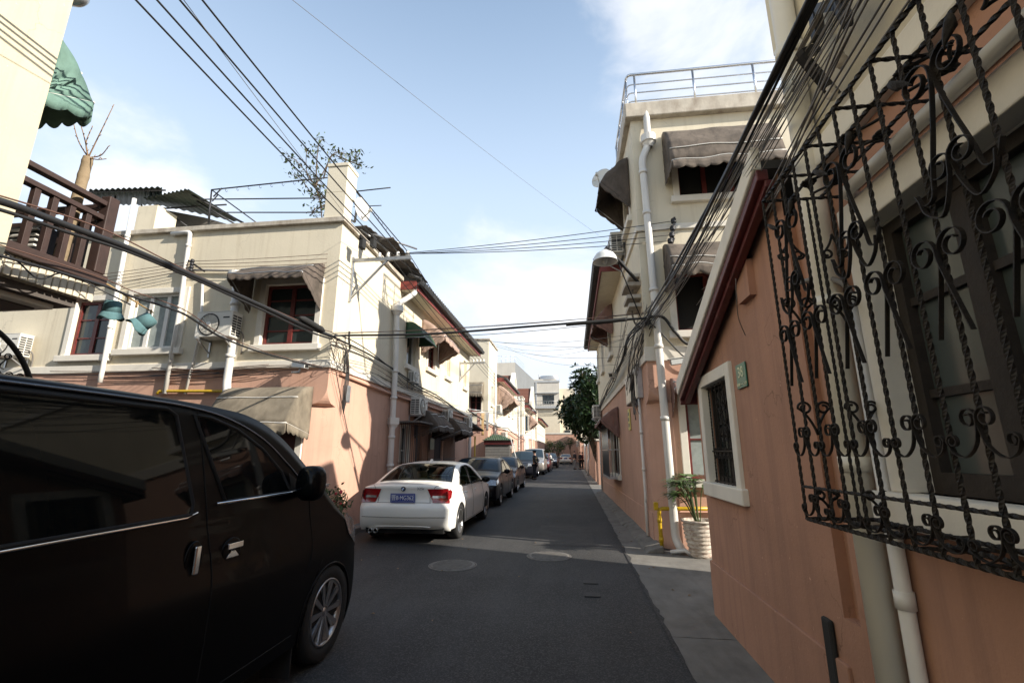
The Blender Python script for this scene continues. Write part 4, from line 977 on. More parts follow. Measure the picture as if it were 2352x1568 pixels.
for k in range(16):
    mb = MB(); mb.box(-5.3-.16*k-.055,-5.3-.16*k,4.11,4.17,3.50,4.10); mb.build('baluster','brown_wood',bl,bevel=.004)
for z in (4.10,4.27):
    mb = MB(); mb.box(-5.145,-5.055,3.2,4.08,z,z+.055); mb.build('rail','brown_wood',bl,bevel=.006)
    mb = MB(); mb.box(-8.9,-5.16,4.10,4.18,z,z+.055); mb.build('rail','brown_wood',bl,bevel=.006)
lv = thing('louvred_box','dark louvred box standing on the timber balcony','louvred box',(-5.9,3.9,3.5))
mb = MB(); mb.box(-6.2,-5.5,3.85,4.0,3.5,3.95); mb.build('case','dark_steel',lv)
for k in range(7):
    mb = MB(); mb.box(-6.18,-5.52,3.82,3.85,3.53+.06*k,3.55+.06*k); mb.build('slat','pvc',lv)
mb = MB(); mb.box(-6.9,-6.5,3.5,3.8,3.5,3.9); tag(mb.build('storage_box','tile_green',origin=(-6.7,3.6,3.5),bevel=.01),'green box on the timber balcony','box')
mb = MB(); mb.box(-7.6,-7.05,3.4,3.8,3.5,4.15); tag(mb.build('storage_box','red_fascia',origin=(-7.3,3.6,3.5),bevel=.01),'red box at the back of the timber balcony','box')
awning('weathered green awning sticking out beyond the sunlit cream wall', NFr, 4.98,7.2,5.72,5.26,.43,'awning_green',val=.28,zp=5.0,seed=24,sc=12,bulge=.0,wr=.10,frame='pvc',bars=(.55,))
pipe('grey gutter elbow at the upper left roof edge', [ony(118,-6,3.3),ony(178,4,3.3),ony(190,-2,3.3),ony(194,-30,3.3)], .055, mat='galv')
tr = thing('pollarded_tree','lopped ringed trunk with bare shoots above the balcony','tree',(-5.75,3.92,3.5))
mb = MB(); T0 = ony(160,520,3.92); T1 = ony(203,362,3.92); base = V((T0.x-.02,3.92,3.5))
P = cr([base,T0,T0.lerp(T1,.5),T1],10); mb.tube(P,[.062-.016*i/len(P)+.005*(i%4==0) for i in range(len(P))],14); mb.build('trunk','bark_ring',tr)
mb = MB(); rnd = random.Random(3)
for (u,v) in ((167,275),(180,268),(213,290),(262,240),(250,335),(245,365)):
    e = ony(u,v,3.9); m = T1.lerp(e,.5)+V((rnd.uniform(-.04,.04),rnd.uniform(-.03,.03),-.03)); C = cr([T1,m,e],6); mb.tube(C,[.008-.005*i/len(C) for i in range(len(C))],5)
    for i in range(3,len(C),2): mb.tube([C[i],C[i]+V((rnd.uniform(-.03,.03),0,rnd.uniform(.0,.03)))],.004,4)
mb.build('shoots','twig',tr)
ar = thing('iron_arch','black arched wrought iron railing behind the van','iron railing',onx(60,820,-4.95))
for (x,s) in ((-4.95,1),(-5.25,.97)):
    mb = MB(); C = [V((x, 3.0+.78*math.cos(a*math.pi/40)*s, 1.75+.98*math.sin(a*math.pi/40)*s)) for a in range(21)]; mb.tube(C,.022,8); mb.tube([V((x,3.0+.60*math.cos(a*math.pi/40)*s,1.75+.76*math.sin(a*math.pi/40)*s)) for a in range(21)],.010,6); mb.tube([C[0],V((x,C[0].y,0))],.022,8); mb.build('arch','iron',ar)
    AF = Fr((x,0,0),(0,1,0),(1,0,0)); mb = MB()
    for k in range(6):
        a = math.pi/2*(k+.5)/6; u = 3.0+.68*math.cos(a); z = 1.75+.86*math.sin(a)
        for su in (-1,1): iron(mb, curl(.07,.09,.03,1.3), AF, u, z, 0, su, 1, .006)
        mb.tube([AF.p(u,z-.1),AF.p(3.0+.2*math.cos(a),1.75+.2*math.sin(a))],.008,5)
    mb.build('scrollwork','iron',ar)
# bamboo pole with hats
a0, a1 = ony(250,655,4.5), ony(352,718,5.0)
pl_ = thing('bamboo_pole','thin bamboo pole reaching out from the timber balcony','bamboo pole',a0)
mb = MB(); mb.tube([V((-5.2,3.9,3.52)),a0,a1],[.014,.012,.008],8); mb.build('pole','bamboo',pl_)
for k in range(3):
    q = a0.lerp(a1,(.42,.62,.95)[k]); mb = MB(); mb.bar(q+V((0,0,.02)),q-V((0,0,.06)),.012,.02); mb.build('peg','bamboo',pl_)
def hat(c, tilt, label, s):
    t = thing('sun_hat',label,'hat',c,'teal hats drying on the pole'); t.scale = (s*.82,s*.82,s)
    mb = MB(); mb.lathe([(0,.0),(.075,-.005),(.10,-.02),(.112,-.14)],c,24); mb.build('crown','teal_cloth',t,solid=.004)
    mb = MB(); mb.grid(lambda a,b: c+V((0,0,-.14))+V((math.cos(6.2832*a)*(.112+.04*b),math.sin(6.2832*a)*(.112+.04*b),-.075*b+.018*math.sin(a*19)*b)),36,4); mb.build('brim','teal_cloth',t,solid=.004)
    t.rotation_euler = tilt
hat(ony(261,690,4.55),(R(8),R(6),0),'teal cloth hat hanging upright, nearest the balcony',1.0)
hat(ony(352,728,5.0),(R(-25),R(38),0),'teal cloth hat tilted at the outer end of the pole',1.05)
# camellia by the corner
def shrub(label, c, rx, rz, n, leafmat, size, seed, name='shrub', flowers=0, stems=7, h0=0.0, cat='shrub', group=None):
    c = V(c); t = thing(name,label,cat,c,group); rnd = random.Random(seed); ms, ml, mfl = MB(), MB(), MB()
    tips = []
    for k in range(stems*6):
        a = rnd.uniform(0,6.283); ph = rnd.uniform(-.2,1); r = rnd.uniform(.45,1)**.5
        e = c+V((rx*r*math.cos(a)*math.cos(ph), rx*r*math.sin(a)*math.cos(ph), h0+rz+rz*r*math.sin(ph)))
        tips.append(e)
        if k % 2 == 0: m = c.lerp(e,.5)+V((rnd.uniform(-.1,.1)*rx,rnd.uniform(-.1,.1)*rx,.1*rz)); ms.tube(cr([c,m,e],4),[.02*rx*(1-.8*i/8) for i in range(9)],4)
    for k in range(n):
        e = rnd.choice(tips); q = e+V((rnd.gauss(0,.16)*rx,rnd.gauss(0,.16)*rx,rnd.gauss(0,.16)*rz)); add_leaf(ml,q,size*rnd.uniform(.7,1.3),rnd)
    for k in range(flowers):
        q = rnd.choice(tips)+V((rnd.gauss(0,.08),rnd.gauss(0,.08)-.05,rnd.gauss(0,.06))); mfl.ball(q,.028,.028,.024,8,6)
    ms.build('stem','bark',t); ml.build('foliage',leafmat,t)
    if flowers: mfl.build('blossom','flower_red',t)
    return t
def add_leaf(mb, q, s, rnd, dirv=None):
    d = V(dirv) if dirv is not None else V((rnd.gauss(0,1),rnd.gauss(0,1),rnd.gauss(.1,.8)))
    if d.length < 1e-3: d = V((1,0,0))
    d.normalize(); w = d.cross(V((rnd.gauss(0,.5),rnd.gauss(0,.5),1))); w = (w.normalized() if w.length > 1e-3 else V((1,0,0)))*s*.22; n = d.cross(w).normalized()*s*.06
    mb.add([q, q+d*s*.45+w+n, q+d*s, q+d*s*.45-w+n, q+d*s*.5],[(0,4,1),(1,4,2),(2,4,3),(3,4,0)])
shrub('flowering camellia with red blossoms at the left corner', (-4.2,8.12,.0), .24,.40, 420,'leaf_mid',.085,8,'camellia',flowers=16,h0=.25)
mb = MB(); mb.lathe([(0,0),(.16,0),(.2,.32),(.17,.32),(.16,.27),(0,.27)],(-4.2,8.12,0),20); tag(mb.build('flower_pot','clay',origin=(-4.2,8.12,0)),'clay pot under the camellia at the left corner','flower pot')

# ================================================================ trees
def leafy_tree(label, base, trunk_h, crown_c, crad, nclump, leaf, mat, seed, name='tree', lr=8, tr_r=.12, lean=None, group=None):
    base = V(base); cc = V(crown_c); t = thing(name,label,'tree',base,group); rnd = random.Random(seed); mt, ml = MB(), MB()
    fork = base.lerp(V((cc.x,cc.y,base.z+trunk_h)),1.0)
    mt.tube(cr([base,base.lerp(fork,.5)+V((rnd.uniform(-.05,.05),0,0)),fork],6),[tr_r*(1-.4*i/12) for i in range(13)],10)
    limbs = []
    for k in range(11):
        a = k*2.4+rnd.uniform(-.4,.4); ph = rnd.uniform(-.1,1.3)
        e = cc+V((crad[0]*.72*math.cos(a)*math.cos(ph),crad[1]*.72*math.sin(a)*math.cos(ph),crad[2]*.75*math.sin(ph)-.1*crad[2]))
        C = cr([fork,fork.lerp(e,.5)+V((rnd.uniform(-.2,.2),rnd.uniform(-.2,.2),.25)),e],6); mt.tube(C,[tr_r*.5*(1-.8*i/len(C)) for i in range(len(C))],6); limbs.append(C)
    for k in range(nclump):
        # tips clustered round limb ends: uneven outline, gaps between boughs
        C = rnd.choice(limbs); b = C[rnd.randint(len(C)//2,len(C)-1)]
        d = V((rnd.gauss(0,1),rnd.gauss(0,1),rnd.gauss(0,.9))).normalized()*rnd.uniform(.15,1)**.6
        q = b+V((d.x*crad[0]*.42,d.y*crad[1]*.42,d.z*crad[2]*.36))
        ax = (q-cc); ax = (ax.normalized() if ax.length>.01 else V((0,0,1)))+V((0,0,.35))
        if k % 3 == 0: mt.tube([b,q],.008+.004*crad[0],4)
        for j in range(lr):
            a = 6.283*j/lr+rnd.uniform(-.3,.3); x = ax.orthogonal().normalized(); y = ax.normalized().cross(x)
            dv = x*math.cos(a)+y*math.sin(a)+ax.normalized()*rnd.uniform(.1,.9); add_leaf(ml,q+dv*leaf*.1,leaf*rnd.uniform(.7,1.25),rnd,dv)
    mt.build('trunk','bark',t); ml.build('crown',mat,t); return t
leafy_tree('dark evergreen tree leaning over the right garden wall',(2.0,27.2,0),1.6,(1.2,27.0,4.0),(1.95,2.1,2.8),1900,.30,'leaf_dark',31,'evergreen_tree',lr=8,tr_r=.16)
# straggly rooftop tree by the chimney
t = thing('rooftop_tree','straggly sparse tree behind the left chimney','tree',(-6.0,10.3,6.2)); rnd = random.Random(9); mt, ml = MB(), MB()
def Q(u,v): return ony(u,v,10.3)
br = [((742,515),(738,470),(735,430)),((738,480),(720,420),(690,380),(662,362)),((735,430),(730,380),(733,335),(740,318)),((735,440),(748,400),(775,360),(800,350)),((735,450),(712,440),(690,410),(668,395)),((742,490),(760,470),(745,450)),((733,400),(755,345),(790,362),(825,348)),((735,420),(700,400),(706,345)),((780,362),(815,372),(832,385)),((735,490),(715,490),(725,470))]
for b in br:
    C = cr([Q(*x)+V((0,rnd.uniform(-.25,.25),0)) for x in b],6); mt.tube(C,[.02-.014*i/len(C) for i in range(len(C))],5)
    for c_ in C[3:]:
        for k in range(5):
            q = c_+V((rnd.gauss(0,.10),rnd.gauss(0,.12),rnd.gauss(0,.09)))
            if rnd.random() < .3: mt.tube([c_,q],.004,4)
            if rnd.random() < .75: add_leaf(ml,q,.115*rnd.uniform(.7,1.3),rnd)
mt.tube([(-6.0,10.3,6.2),Q(742,515)],.03,6)
mt.build('trunk','bark',t); ml.build('crown','leaf_mid',t)
# ================================================================ cars
def smooth01(t): t = max(0,min(1,t)); return t*t*(3-2*t)
class Body:
    def __init__(s, pts, W, belt, roofz, tumble, bow=(.14,.16), crown=.05, wheels=(-1.35,1.4), ar=.37, sill=.24, n=150, endr=.10, midz=.62):
        raw = cr([V((x,0,z)) for x,z in pts],10)
        d = [0]
        for a,b in zip(raw,raw[1:]): d.append(d[-1]+(b-a).length)
        s.P = []; j = 0
        for i in range(n+1):
            t = d[-1]*i/n
            while j < len(d)-2 and d[j+1] < t: j += 1
            k = (t-d[j])/max(1e-9,d[j+1]-d[j]); s.P.append(raw[j].lerp(raw[j+1],k))
        s.n = n; s.W=W; s.belt=belt; s.rz=roofz; s.tum=tumble; s.bow=bow; s.crown=crown; s.wh=wheels; s.ar=ar; s.sill=sill; s.endr=endr; s.midz=midz
        s.x0=min(p.x for p in s.P); s.x1=max(p.x for p in s.P); s.xc=(s.x0+s.x1)/2; s.hl=(s.x1-s.x0)/2
    def ys(s, x, z):
        xn = abs(x-s.xc)/s.hl
        p = 1-.015*xn*xn - s.endr*max(0,(xn-.72)/.28)**2.2
        if z < .32: v = .95+.04*max(0,z)/.32
        elif z < s.midz: v = .99+.01*(z-.32)/(s.midz-.32)
        elif z < s.belt: v = 1-.05*smooth01((z-s.midz)/(s.belt-s.midz))
        else: t = (z-s.belt)/(s.rz-s.belt); v = .95-(.95-s.tum)*(.82*t+.18*t*t)
        return s.W*p*v
    def cp(s, q):
        q = max(0,min(1,q))*s.n; i = min(int(q),s.n-1); k = q-i
        p = s.P[i].lerp(s.P[i+1],k); a = s.P[max(0,i-1)]; b = s.P[min(s.n,i+2)]
        return p, (b-a).normalized()
    def pt(s, q, t, off=0.0):
        p, tg = s.cp(q); xn = (p.x-s.xc)/s.hl; g = smooth01((abs(xn)-.72)/.26); B = s.bow[1] if xn > 0 else s.bow[0]
        x = p.x-(1 if xn > 0 else -1)*B*g*t*t; z = p.z-s.crown*abs(tg.x)*abs(t)**3
        y = t*s.ys(x,z)
        return V((x-tg.z*off, y, z+tg.x*off))
    def find(s, x=None, z=None, lo=0.0, hi=1.0):
        best = min(range(int(lo*s.n),int(hi*s.n)+1), key=lambda i: abs((s.P[i].x-x) if x is not None else (s.P[i].z-z))); return best/s.n
    def zb(s, x):
        z = s.sill
        for c in s.wh:
            d = abs(x-c)
            if d < s.ar: z = max(z, .31+math.sqrt(s.ar**2-d*d))
        return z
    def mesh(s, holes=(), sholes=()):
        mb = MB(); n = s.n; m = 16
        mb.grid(lambda a,b: s.pt(a, 2*b-1), n, m, skip=lambda a,b: any(h[0]<a<h[1] and abs(2*b-1)<h[2](a) for h in holes))
        cum = [0]
        for a,b in zip(s.P,s.P[1:]): cum.append(cum[-1]+abs(b.x-a.x)+.12*abs(b.z-a.z))
        xa, xb = s.pt(0,1).x, s.pt(1,1).x
        for sg_ in (1,-1):
            def f(a, r, sg_=sg_):
                i = int(round(a*n)); S = s.pt(i/n, 1); xq = xa+(xb-xa)*cum[i]/cum[-1]; zq = min(s.zb(xq), max(S.z,s.sill))
                x = xq+(S.x-xq)*r; z = zq+(S.z-zq)*r
                return V((x, sg_*s.ys(x,z) if r < 1 else sg_*S.y, z))
            def sk(a, r, sg_=sg_):
                if not sholes: return False
                q = f(a, r); q2 = f(min(1,a+.5/n), min(1,r)); return any(inside(q2.x, q2.z, h) for h in sholes)
            mb.grid(f, n, 22, skip=sk)
        return mb
    def side(s, mb, poly, off=.006, sg_=1, nx=22, nz=8):
        xs = [p[0] for p in poly]; x0, x1 = min(xs), max(xs)
        def zr_(x):
            zs_ = []
            for (a,b),(c,d) in zip(poly, poly[1:]+poly[:1]):
                if (a-x)*(c-x) <= 0 and abs(a-c) > 1e-9: zs_.append(b+(d-b)*(x-a)/(c-a))
            return (min(zs_), max(zs_)) if zs_ else (0,0)
        e = (x1-x0)*1e-3
        mb.grid(lambda a,b: (lambda x: (lambda zz: (lambda z: V((x, sg_*(s.ys(x,z)+off), z)))(zz[0]+(zz[1]-zz[0])*b))(zr_(x)))(x0+e+(x1-x0-2*e)*a), nx, nz)
        return mb
    def sline(s, mb, pts, r=.006, sg_=1, off=.002):
        mb.tube([V((x, sg_*(s.ys(x,z)+off), z)) for x,z in pts], r, 5); return mb
    def patch(s, mb, q0, q1, ta, tb, off=.006, nq=14, nt=16):
        fa = ta if callable(ta) else (lambda k: ta); fb = tb if callable(tb) else (lambda k: tb)
        mb.grid(lambda a,b: s.pt(q0+(q1-q0)*a, fa(a)+(fb(a)-fa(a))*b, off), nq, nt); return mb
def inside(x, z, poly):
    c = False
    for (a,b),(p,q) in zip(poly, poly[1:]+poly[:1]):
        if (b > z) != (q > z) and x < (p-a)*(z-b)/(q-b)+a: c = not c
    return c
def wheel(parent, x, y, r, w, spokes, rimr=None, side=1, dark=False):
    rimr = rimr or r*.70; c = (x, y, r)
    mb = MB(); h = w/2
    mb.lathe([(rimr*.97,-h*.8),(rimr*1.05,-h*.98),(r*.93,-h),(r*.985,-h*.8),(r,-h*.4),(r,h*.4),(r*.985,h*.8),(r*.93,h),(rimr*1.05,h*.98),(rimr*.97,h*.8)], c, 40, 'Y')
    t = mb.build('wheel','rubber',parent)
    mb = MB(); o = side*h
    mb.lathe([(rimr*1.0,o*.75),(rimr*1.0,o*.97),(rimr*.94,o*.97),(rimr*.9,o*.55),(rimr*.88,-o*.2)], c, 40, 'Y')
    mb.lathe([(0,o*.80),(r*.10,o*.78),(r*.13,o*.66),(r*.13,o*.2)], c, 20, 'Y')
    for k in range(spokes):
        a = 2*math.pi*k/spokes; dx, dz = math.cos(a), math.sin(a); px, pz = -dz, dx; w1, w2 = r*.045, r*.085
        def q(rr, ww, yy): return (x+dx*rr+px*ww, y+yy, r+dz*rr+pz*ww)
        i, e = r*.11, rimr*.95
        mb.hexa([q(i,-w1,o*.45),q(i,w1,o*.45),q(e,w2,o*.60),q(e,-w2,o*.60),q(i,-w1*.8,o*.80),q(i,w1*.8,o*.80),q(e,w2*.7,o*.90),q(e,-w2*.7,o*.90)])
    mb.build('rim','alloy',t)
    mb = MB(); mb.lathe([(0,-o*.1),(rimr*.9,-o*.1),(rimr*.9,-o*.2)], c, 24, 'Y'); mb.lathe([(0,o*.15),(rimr*.55,o*.15),(rimr*.55,0)], c, 24, 'Y'); mb.build('brake_disc','plastic_black',t)
    return t

def plate_text(parent, s, c, U, Nn, size, mat='letters_white', name='lettering', sx=1.0):
    return glyphs(s, size, Fr((0,0,0),U,Nn), c, mat, parent, name, .002, sx)

SEDAN = [(-2.10,.26),(-2.20,.34),(-2.26,.46),(-2.27,.60),(-2.25,.68),(-2.19,.73),(-2.175,.82),(-2.18,.93),(-2.20,1.0),(-2.15,1.035),(-1.95,1.045),(-1.70,1.055),(-1.52,1.08),(-1.15,1.245),(-.80,1.37),(-.45,1.42),(0,1.43),(.30,1.40),(.62,1.28),(.95,1.11),(1.13,1.015),(1.35,.97),(1.75,.90),(2.03,.80),(2.17,.70),(2.24,.58),(2.26,.44),(2.22,.30),(2.12,.22)]
def sedan(name, label, paint_m, loc, face, scale=1.0, group='cars parked along the street', white=False, grille='bars', lights=True, wspokes=9, hs=1.0, cat='car', plate=None):
    b = Body(SEDAN, .905, .93, 1.42, .70, wheels=(-1.36,1.40), ar=.36, sill=.25)
    t = thing(name, label, cat, (0,0,0), group)
    qa, qb = b.find(x=-1.50,lo=.2,hi=.6), b.find(x=-.74,lo=.2,hi=.7)
    wa, wb = b.find(x=.36,lo=.4,hi=.8), b.find(x=1.08,lo=.5,hi=.9)
    rw = lambda q: .90-.04*((q-qa)/(qb-qa)); ww = lambda q: .91
    sw1 = [(-.20,.955),(.90,.955),(.60,1.10),(.25,1.27),(-.05,1.335),(-.18,1.345)]
    sw2 = [(-1.28,1.0),(-1.05,.955),(-.26,.955),(-.24,1.345),(-.60,1.32),(-.95,1.19)]
    holes = [(qa+.004,qb-.004,lambda q: .86)] + [(wa+.004,wb-.004,lambda q: .88)] if white else []
    shr = lambda P: [(x*.93+sum(p[0] for p in P)/len(P)*.07, z*.9+sum(p[1] for p in P)/len(P)*.1) for x,z in P]
    b.mesh(holes, [shr(sw1),shr(sw2)] if white else ()).build('body', paint_m, t, weld=True)
    g = 'glass_clear' if white else 'glass_dark'
    mb = MB(); b.patch(mb, wa, wb, -.91, .91, .005); mb.build('windscreen', 'glass_blue' if not white else g, t)
    mb = MB(); b.patch(mb, qa, qb, lambda k: -.90+.04*k, lambda k: .90-.04*k, .005); mb.build('rear_window', g, t)
    mb = MB()
    for (q0,q1,tt) in ((qa-.004,qa+.003,.915),(qb-.003,qb+.004,.87),(wa-.004,wa+.003,.925),(wb-.003,wb+.004,.925)): b.patch(mb,q0,q1,-tt,tt,.007,2,16)
    for (q0,q1,ta,tb) in ((qa,qb,.88,.915),(wa,wb,.90,.93)):
        for s_ in (-1,1): b.patch(mb,q0,q1,s_*ta,s_*tb,.007,14,2)
    mb.build('window_seal','plastic_black',t)
    for s_ in (1,-1):
        for P_ in (sw1,sw2):
            mb = MB(); b.side(mb,P_,.004,s_); mb.build('side_window', g, t)
            mb = MB(); b.sline(mb, P_+P_[:1], .010, s_, .005); mb.build('window_trim','plastic_black' if not white else 'plastic_black',t)
        mb = MB()
        for ln in ([(-.22,.30),(-.21,.60),(-.22,.95)],[(.93,.30),(.98,.62),(.95,.94)],[(-1.0,.66),(-1.08,.80),(-1.20,.955)],[(-.98,.66),(-.90,.45),(-.85,.30)],[(-.86,.28),(0,.27),(.92,.28)],):
            b.sline(mb, [(p.x,p.z) for p in cr([V((x,0,z)) for x,z in ln],6)], .004, s_, .0005)
        mb.build('panel_gap','black_gap',t)
        for x in (-.85,.12):
            mb = MB(); q = V((x, s_*(b.ys(x,.82)+.02), .82)); mb.tube([q+V((-.09,-s_*.018,0)),q+V((-.06,0,0)),q+V((.06,0,0)),q+V((.09,-s_*.018,0))],.013,8); mb.build('door_handle',paint_m,t)
        mb = MB(); c = V((.80,s_*.99,.99)); mb.ball(c,.07,.105,.075,14,10); mb.tube([c,V((.82,s_*.86,.95))],.025,6); mr = mb.build('wing_mirror',paint_m if not white else 'plastic_black',t)
        mb = MB(); mb.ball(c+V((-.03,0,0)),.05,.09,.06,12,8); mb.build('mirror_glass','glass_van',mr)
        # tail light wraps round the corner
        z0,z1 = .72,.95
        mb = MB(); r0 = b.find(z=.725,lo=0,hi=.25); r1 = b.find(z=.95,lo=0,hi=.25)
        b.patch(mb, r0, r1, (lambda k: s_*(.66-.10*k)), s_*1.0, .012, 8, 12); b.side(mb,[(-2.13,.76),(-1.98,.80),(-1.90,.90),(-1.98,.945),(-2.12,.93)],.010,s_); mb.build('tail_light','tail_red',t)
        mb = MB(); b.patch(mb, b.find(z=.80,lo=0,hi=.25), b.find(z=.83,lo=0,hi=.25), s_*.66, s_*.93, .016, 2, 10); mb.build('light_strip','lamp_lens',t)
        mb = MB(); h0 = b.find(z=.80,lo=.75,hi=1); h1 = b.find(z=.62,lo=.75,hi=1)
        b.patch(mb,h0,h1,s_*.56,s_*1.0,.010,8,12); b.side(mb,[(2.08,.63),(1.72,.76),(1.66,.82),(1.80,.83),(2.06,.74)],.009,s_); mb.build('headlight','lamp_lens',t)
        mb = MB(); f0 = b.find(z=.43,lo=.8,hi=1); f1 = b.find(z=.34,lo=.8,hi=1); b.patch(mb,f0,f1,s_*.62,s_*.88,.008,6,8); mb.build('fog_lamp','plastic_black',t)
    for x in (-1.36,1.40):
        for s_ in (1,-1): wheel(t, x, s_*.785, .315, .215, wspokes, side=s_)
    mb = MB(); mb.box(-2.05,2.05,-.74,.74,.18,.30); mb.box(-1.72,-1.0,-.885,.885,.30,.64); mb.box(1.04,1.76,-.885,.885,.30,.64); mb.build('underbody','black_gap',t)
    mb = MB(); g0,g1 = b.find(z=.66,lo=.8,hi=1), b.find(z=.50,lo=.8,hi=1)
    if grille == 'bars':
        b.patch(mb, b.find(z=.73,lo=.75,hi=1), b.find(z=.56,lo=.75,hi=1), -.5,.5,.006,6,14); gq = mb.build('grille','plastic_black',t)
        mb = MB()
        for z in (.72,.67,.62,.575):
            q = b.find(z=z,lo=.75,hi=1); mb.tube([b.pt(q,-.5+i/14,.012) for i in range(15)],.008,5)
        mb.build('grille_bar','chrome',gq)
        mb = MB(); b.patch(mb, b.find(z=.46,lo=.8,hi=1), b.find(z=.32,lo=.8,hi=1), -.55,.55,.006,6,14); mb.build('air_intake','plastic_black',t)
    # rear plate, badge, lettering, lower bumper line, exhaust
    zc = .80 if white else .80
    rp = thing_part(t,'number_plate', lambda mb: mb.box(-2.225,-2.205,-.23,.23,.725,.885), 'plate_blue')
    if white:
        mb = MB(); mb.box(-2.2265,-2.2255,-.212,.212,.742,.746); mb.box(-2.2265,-2.2255,-.212,.212,.864,.868); mb.box(-2.2265,-2.2255,-.214,-.21,.742,.868); mb.box(-2.2265,-2.2255,.21,.214,.742,.868); mb.build('border','letters_white',rp)
        plate_text(rp,'晋B·MG362',(-2.229,0,.805),(0,-1,0),(-1,0,0),.105,sx=.82)
        bc = (-2.195,0,.965)
        mb = MB(); mb.lathe([(.038,-.035),(.041,-.030),(.041,.0)],bc,24,'X'); mb.lathe([(0,-.031),(.038,-.031)],bc,24,'X'); bd = mb.build('badge','plastic_black',t)
        for k in range(4):
            mb = MB(); aa = [k*math.pi/2+math.pi/2*i/6 for i in range(7)]
            mb.add([(bc[0]-.034,0,bc[2])]+[(bc[0]-.034,.026*math.cos(a),bc[2]+.026*math.sin(a)) for a in aa],[(0,i,i+1) for i in range(1,7)]); mb.build('quadrant','letters_white' if k%2 else 'badge_blue',bd,solid=.002)
        plate_text(t,'325i',(-2.208,-.325,.968),(0,-1,0),(-1,0,0),.062,'plastic_black',sx=1.3)
        mb = MB()
        for z in (.46,): 
            q = b.find(z=z,lo=0,hi=.2); mb.tube([b.pt(q,-.95+1.9*i/24,.002) for i in range(25)],.004,5)
        ql, qt = b.find(z=.725,lo=0,hi=.25), b.find(z=.99,lo=0,hi=.25)
        for s_ in (-1,1): mb.tube([b.pt(ql+(qt-ql)*i/10, s_*(.60-.0*i), .002) for i in range(0,4)]+[b.pt(ql+(qt-ql)*i/10, s_*(.60+.02*(i-3)), .002) for i in range(4,14)],.004,5)
        q = b.find(z=.715,lo=0,hi=.25); mb.tube([b.pt(q,-.62+1.24*i/20,.003) for i in range(21)],.004,5)
        mb.build('panel_gap','black_gap',t)
        mb = MB(); q0,q1 = b.find(z=.31,lo=0,hi=.15), b.find(z=.345,lo=0,hi=.15); mb.tube([b.pt((q0+q1)/2,-.62+1.24*i/20,.004+.012*(abs(i-10)/10)**3) for i in range(21)],.012,6); mb.build('bumper_crease',paint_m,t)
        for y in (.60,.50):
            mb = MB(); mb.lathe([(.040,.14),(.043,0),(.036,-.01),(.032,.0),(.030,.10)],(-2.17,y,.235),18,'X'); mb.build('exhaust_pipe','chrome',t)
        mb = MB(); mb.prism([(-.62,1.40),(-.50,1.47),(-.44,1.475),(-.42,1.41)],lambda a,z,d: V((a,d,z)),-.022,.022); mb.build('roof_antenna',paint_m,t,bevel=.008)
        mb = MB()
        for y in (.38,-.38):
            mb.box(.0,.14,y-.24,y+.24,.55,1.02); mb.box(.02,.12,y-.12,y+.12,1.04,1.20); mb.box(-.3,.25,y-.24,y+.24,.4,.55)
        mb.box(-1.08,-.95,-.62,.62,.55,.98); 
        for y in (.38,-.38,0): mb.box(-1.10,-1.0,y-.11,y+.11,.98,1.10)
        mb.box(-.98,-.5,-.62,.62,.4,.55); mb.build('seat','seat_beige',t,bevel=.04)
        mb = MB(); mb.box(-1.45,-1.12,-.65,.65,.93,.97); mb.box(.6,1.15,-.68,.68,.80,.94); mb.box(-1.4,1.1,-.7,.7,.28,.36); mb.build('dashboard','plastic_black',t)
        mb = MB(); mb.tube([(.55+.02*math.sin(a),.38+.18*math.cos(a),.92+.17*math.sin(a)) for a in [k*math.pi/10 for k in range(20)]],.014,6,closed=True); mb.build('steering_wheel','plastic_black',t)
    fp = thing_part(t,'number_plate', lambda mb: mb.box(2.255,2.275,-.22,.22,.44,.57), 'plate_blue')
    t.location = V(loc); t.rotation_euler = (0,0,face); t.scale = (scale,scale,scale*hs)
    return t
def thing_part(parent, name, fn, mat, **k):
    mb = MB(); fn(mb); return mb.build(name, mat, parent, **k)
UPS, DOWN = R(90), R(-90)     # facing away down the street / facing the camera
sedan('parked_car','white saloon with red tail lights parked nose away, nearest','paint_white',(-3.10,10.82,0),UPS,white=True,wspokes=10)
sedan('parked_car','black saloon facing us parked just beyond the white saloon','paint_navy',(-3.20,16.75,0),DOWN,1.03,hs=1.0)
sedan('parked_car','brown grey saloon facing us behind the black saloon','paint_brown',(-3.25,21.9,0),DOWN,1.03)
sedan('parked_car','white saloon far down the street seen from behind','paint_white',(-1.05,75.8,0),UPS,1.03)
sedan('parked_car','small silver car far off by the woman in the floral jacket','paint_silver',(-2.95,48.8,0),DOWN,.98,hs=1.02)
sedan('parked_car','dark car at the far end of the parked row','paint_dark2',(-2.6,55.5,0),DOWN,1.05,hs=1.08)
MPV = [(-2.25,.28),(-2.33,.42),(-2.36,.60),(-2.34,.85),(-2.30,1.10),(-2.22,1.40),(-2.12,1.62),(-1.95,1.70),(-1.2,1.75),(-.3,1.76),(.35,1.72),(.75,1.52),(1.15,1.24),(1.32,1.13),(1.6,1.08),(2.05,1.02),(2.24,.92),(2.31,.75),(2.33,.55),(2.30,.38),(2.2,.26)]
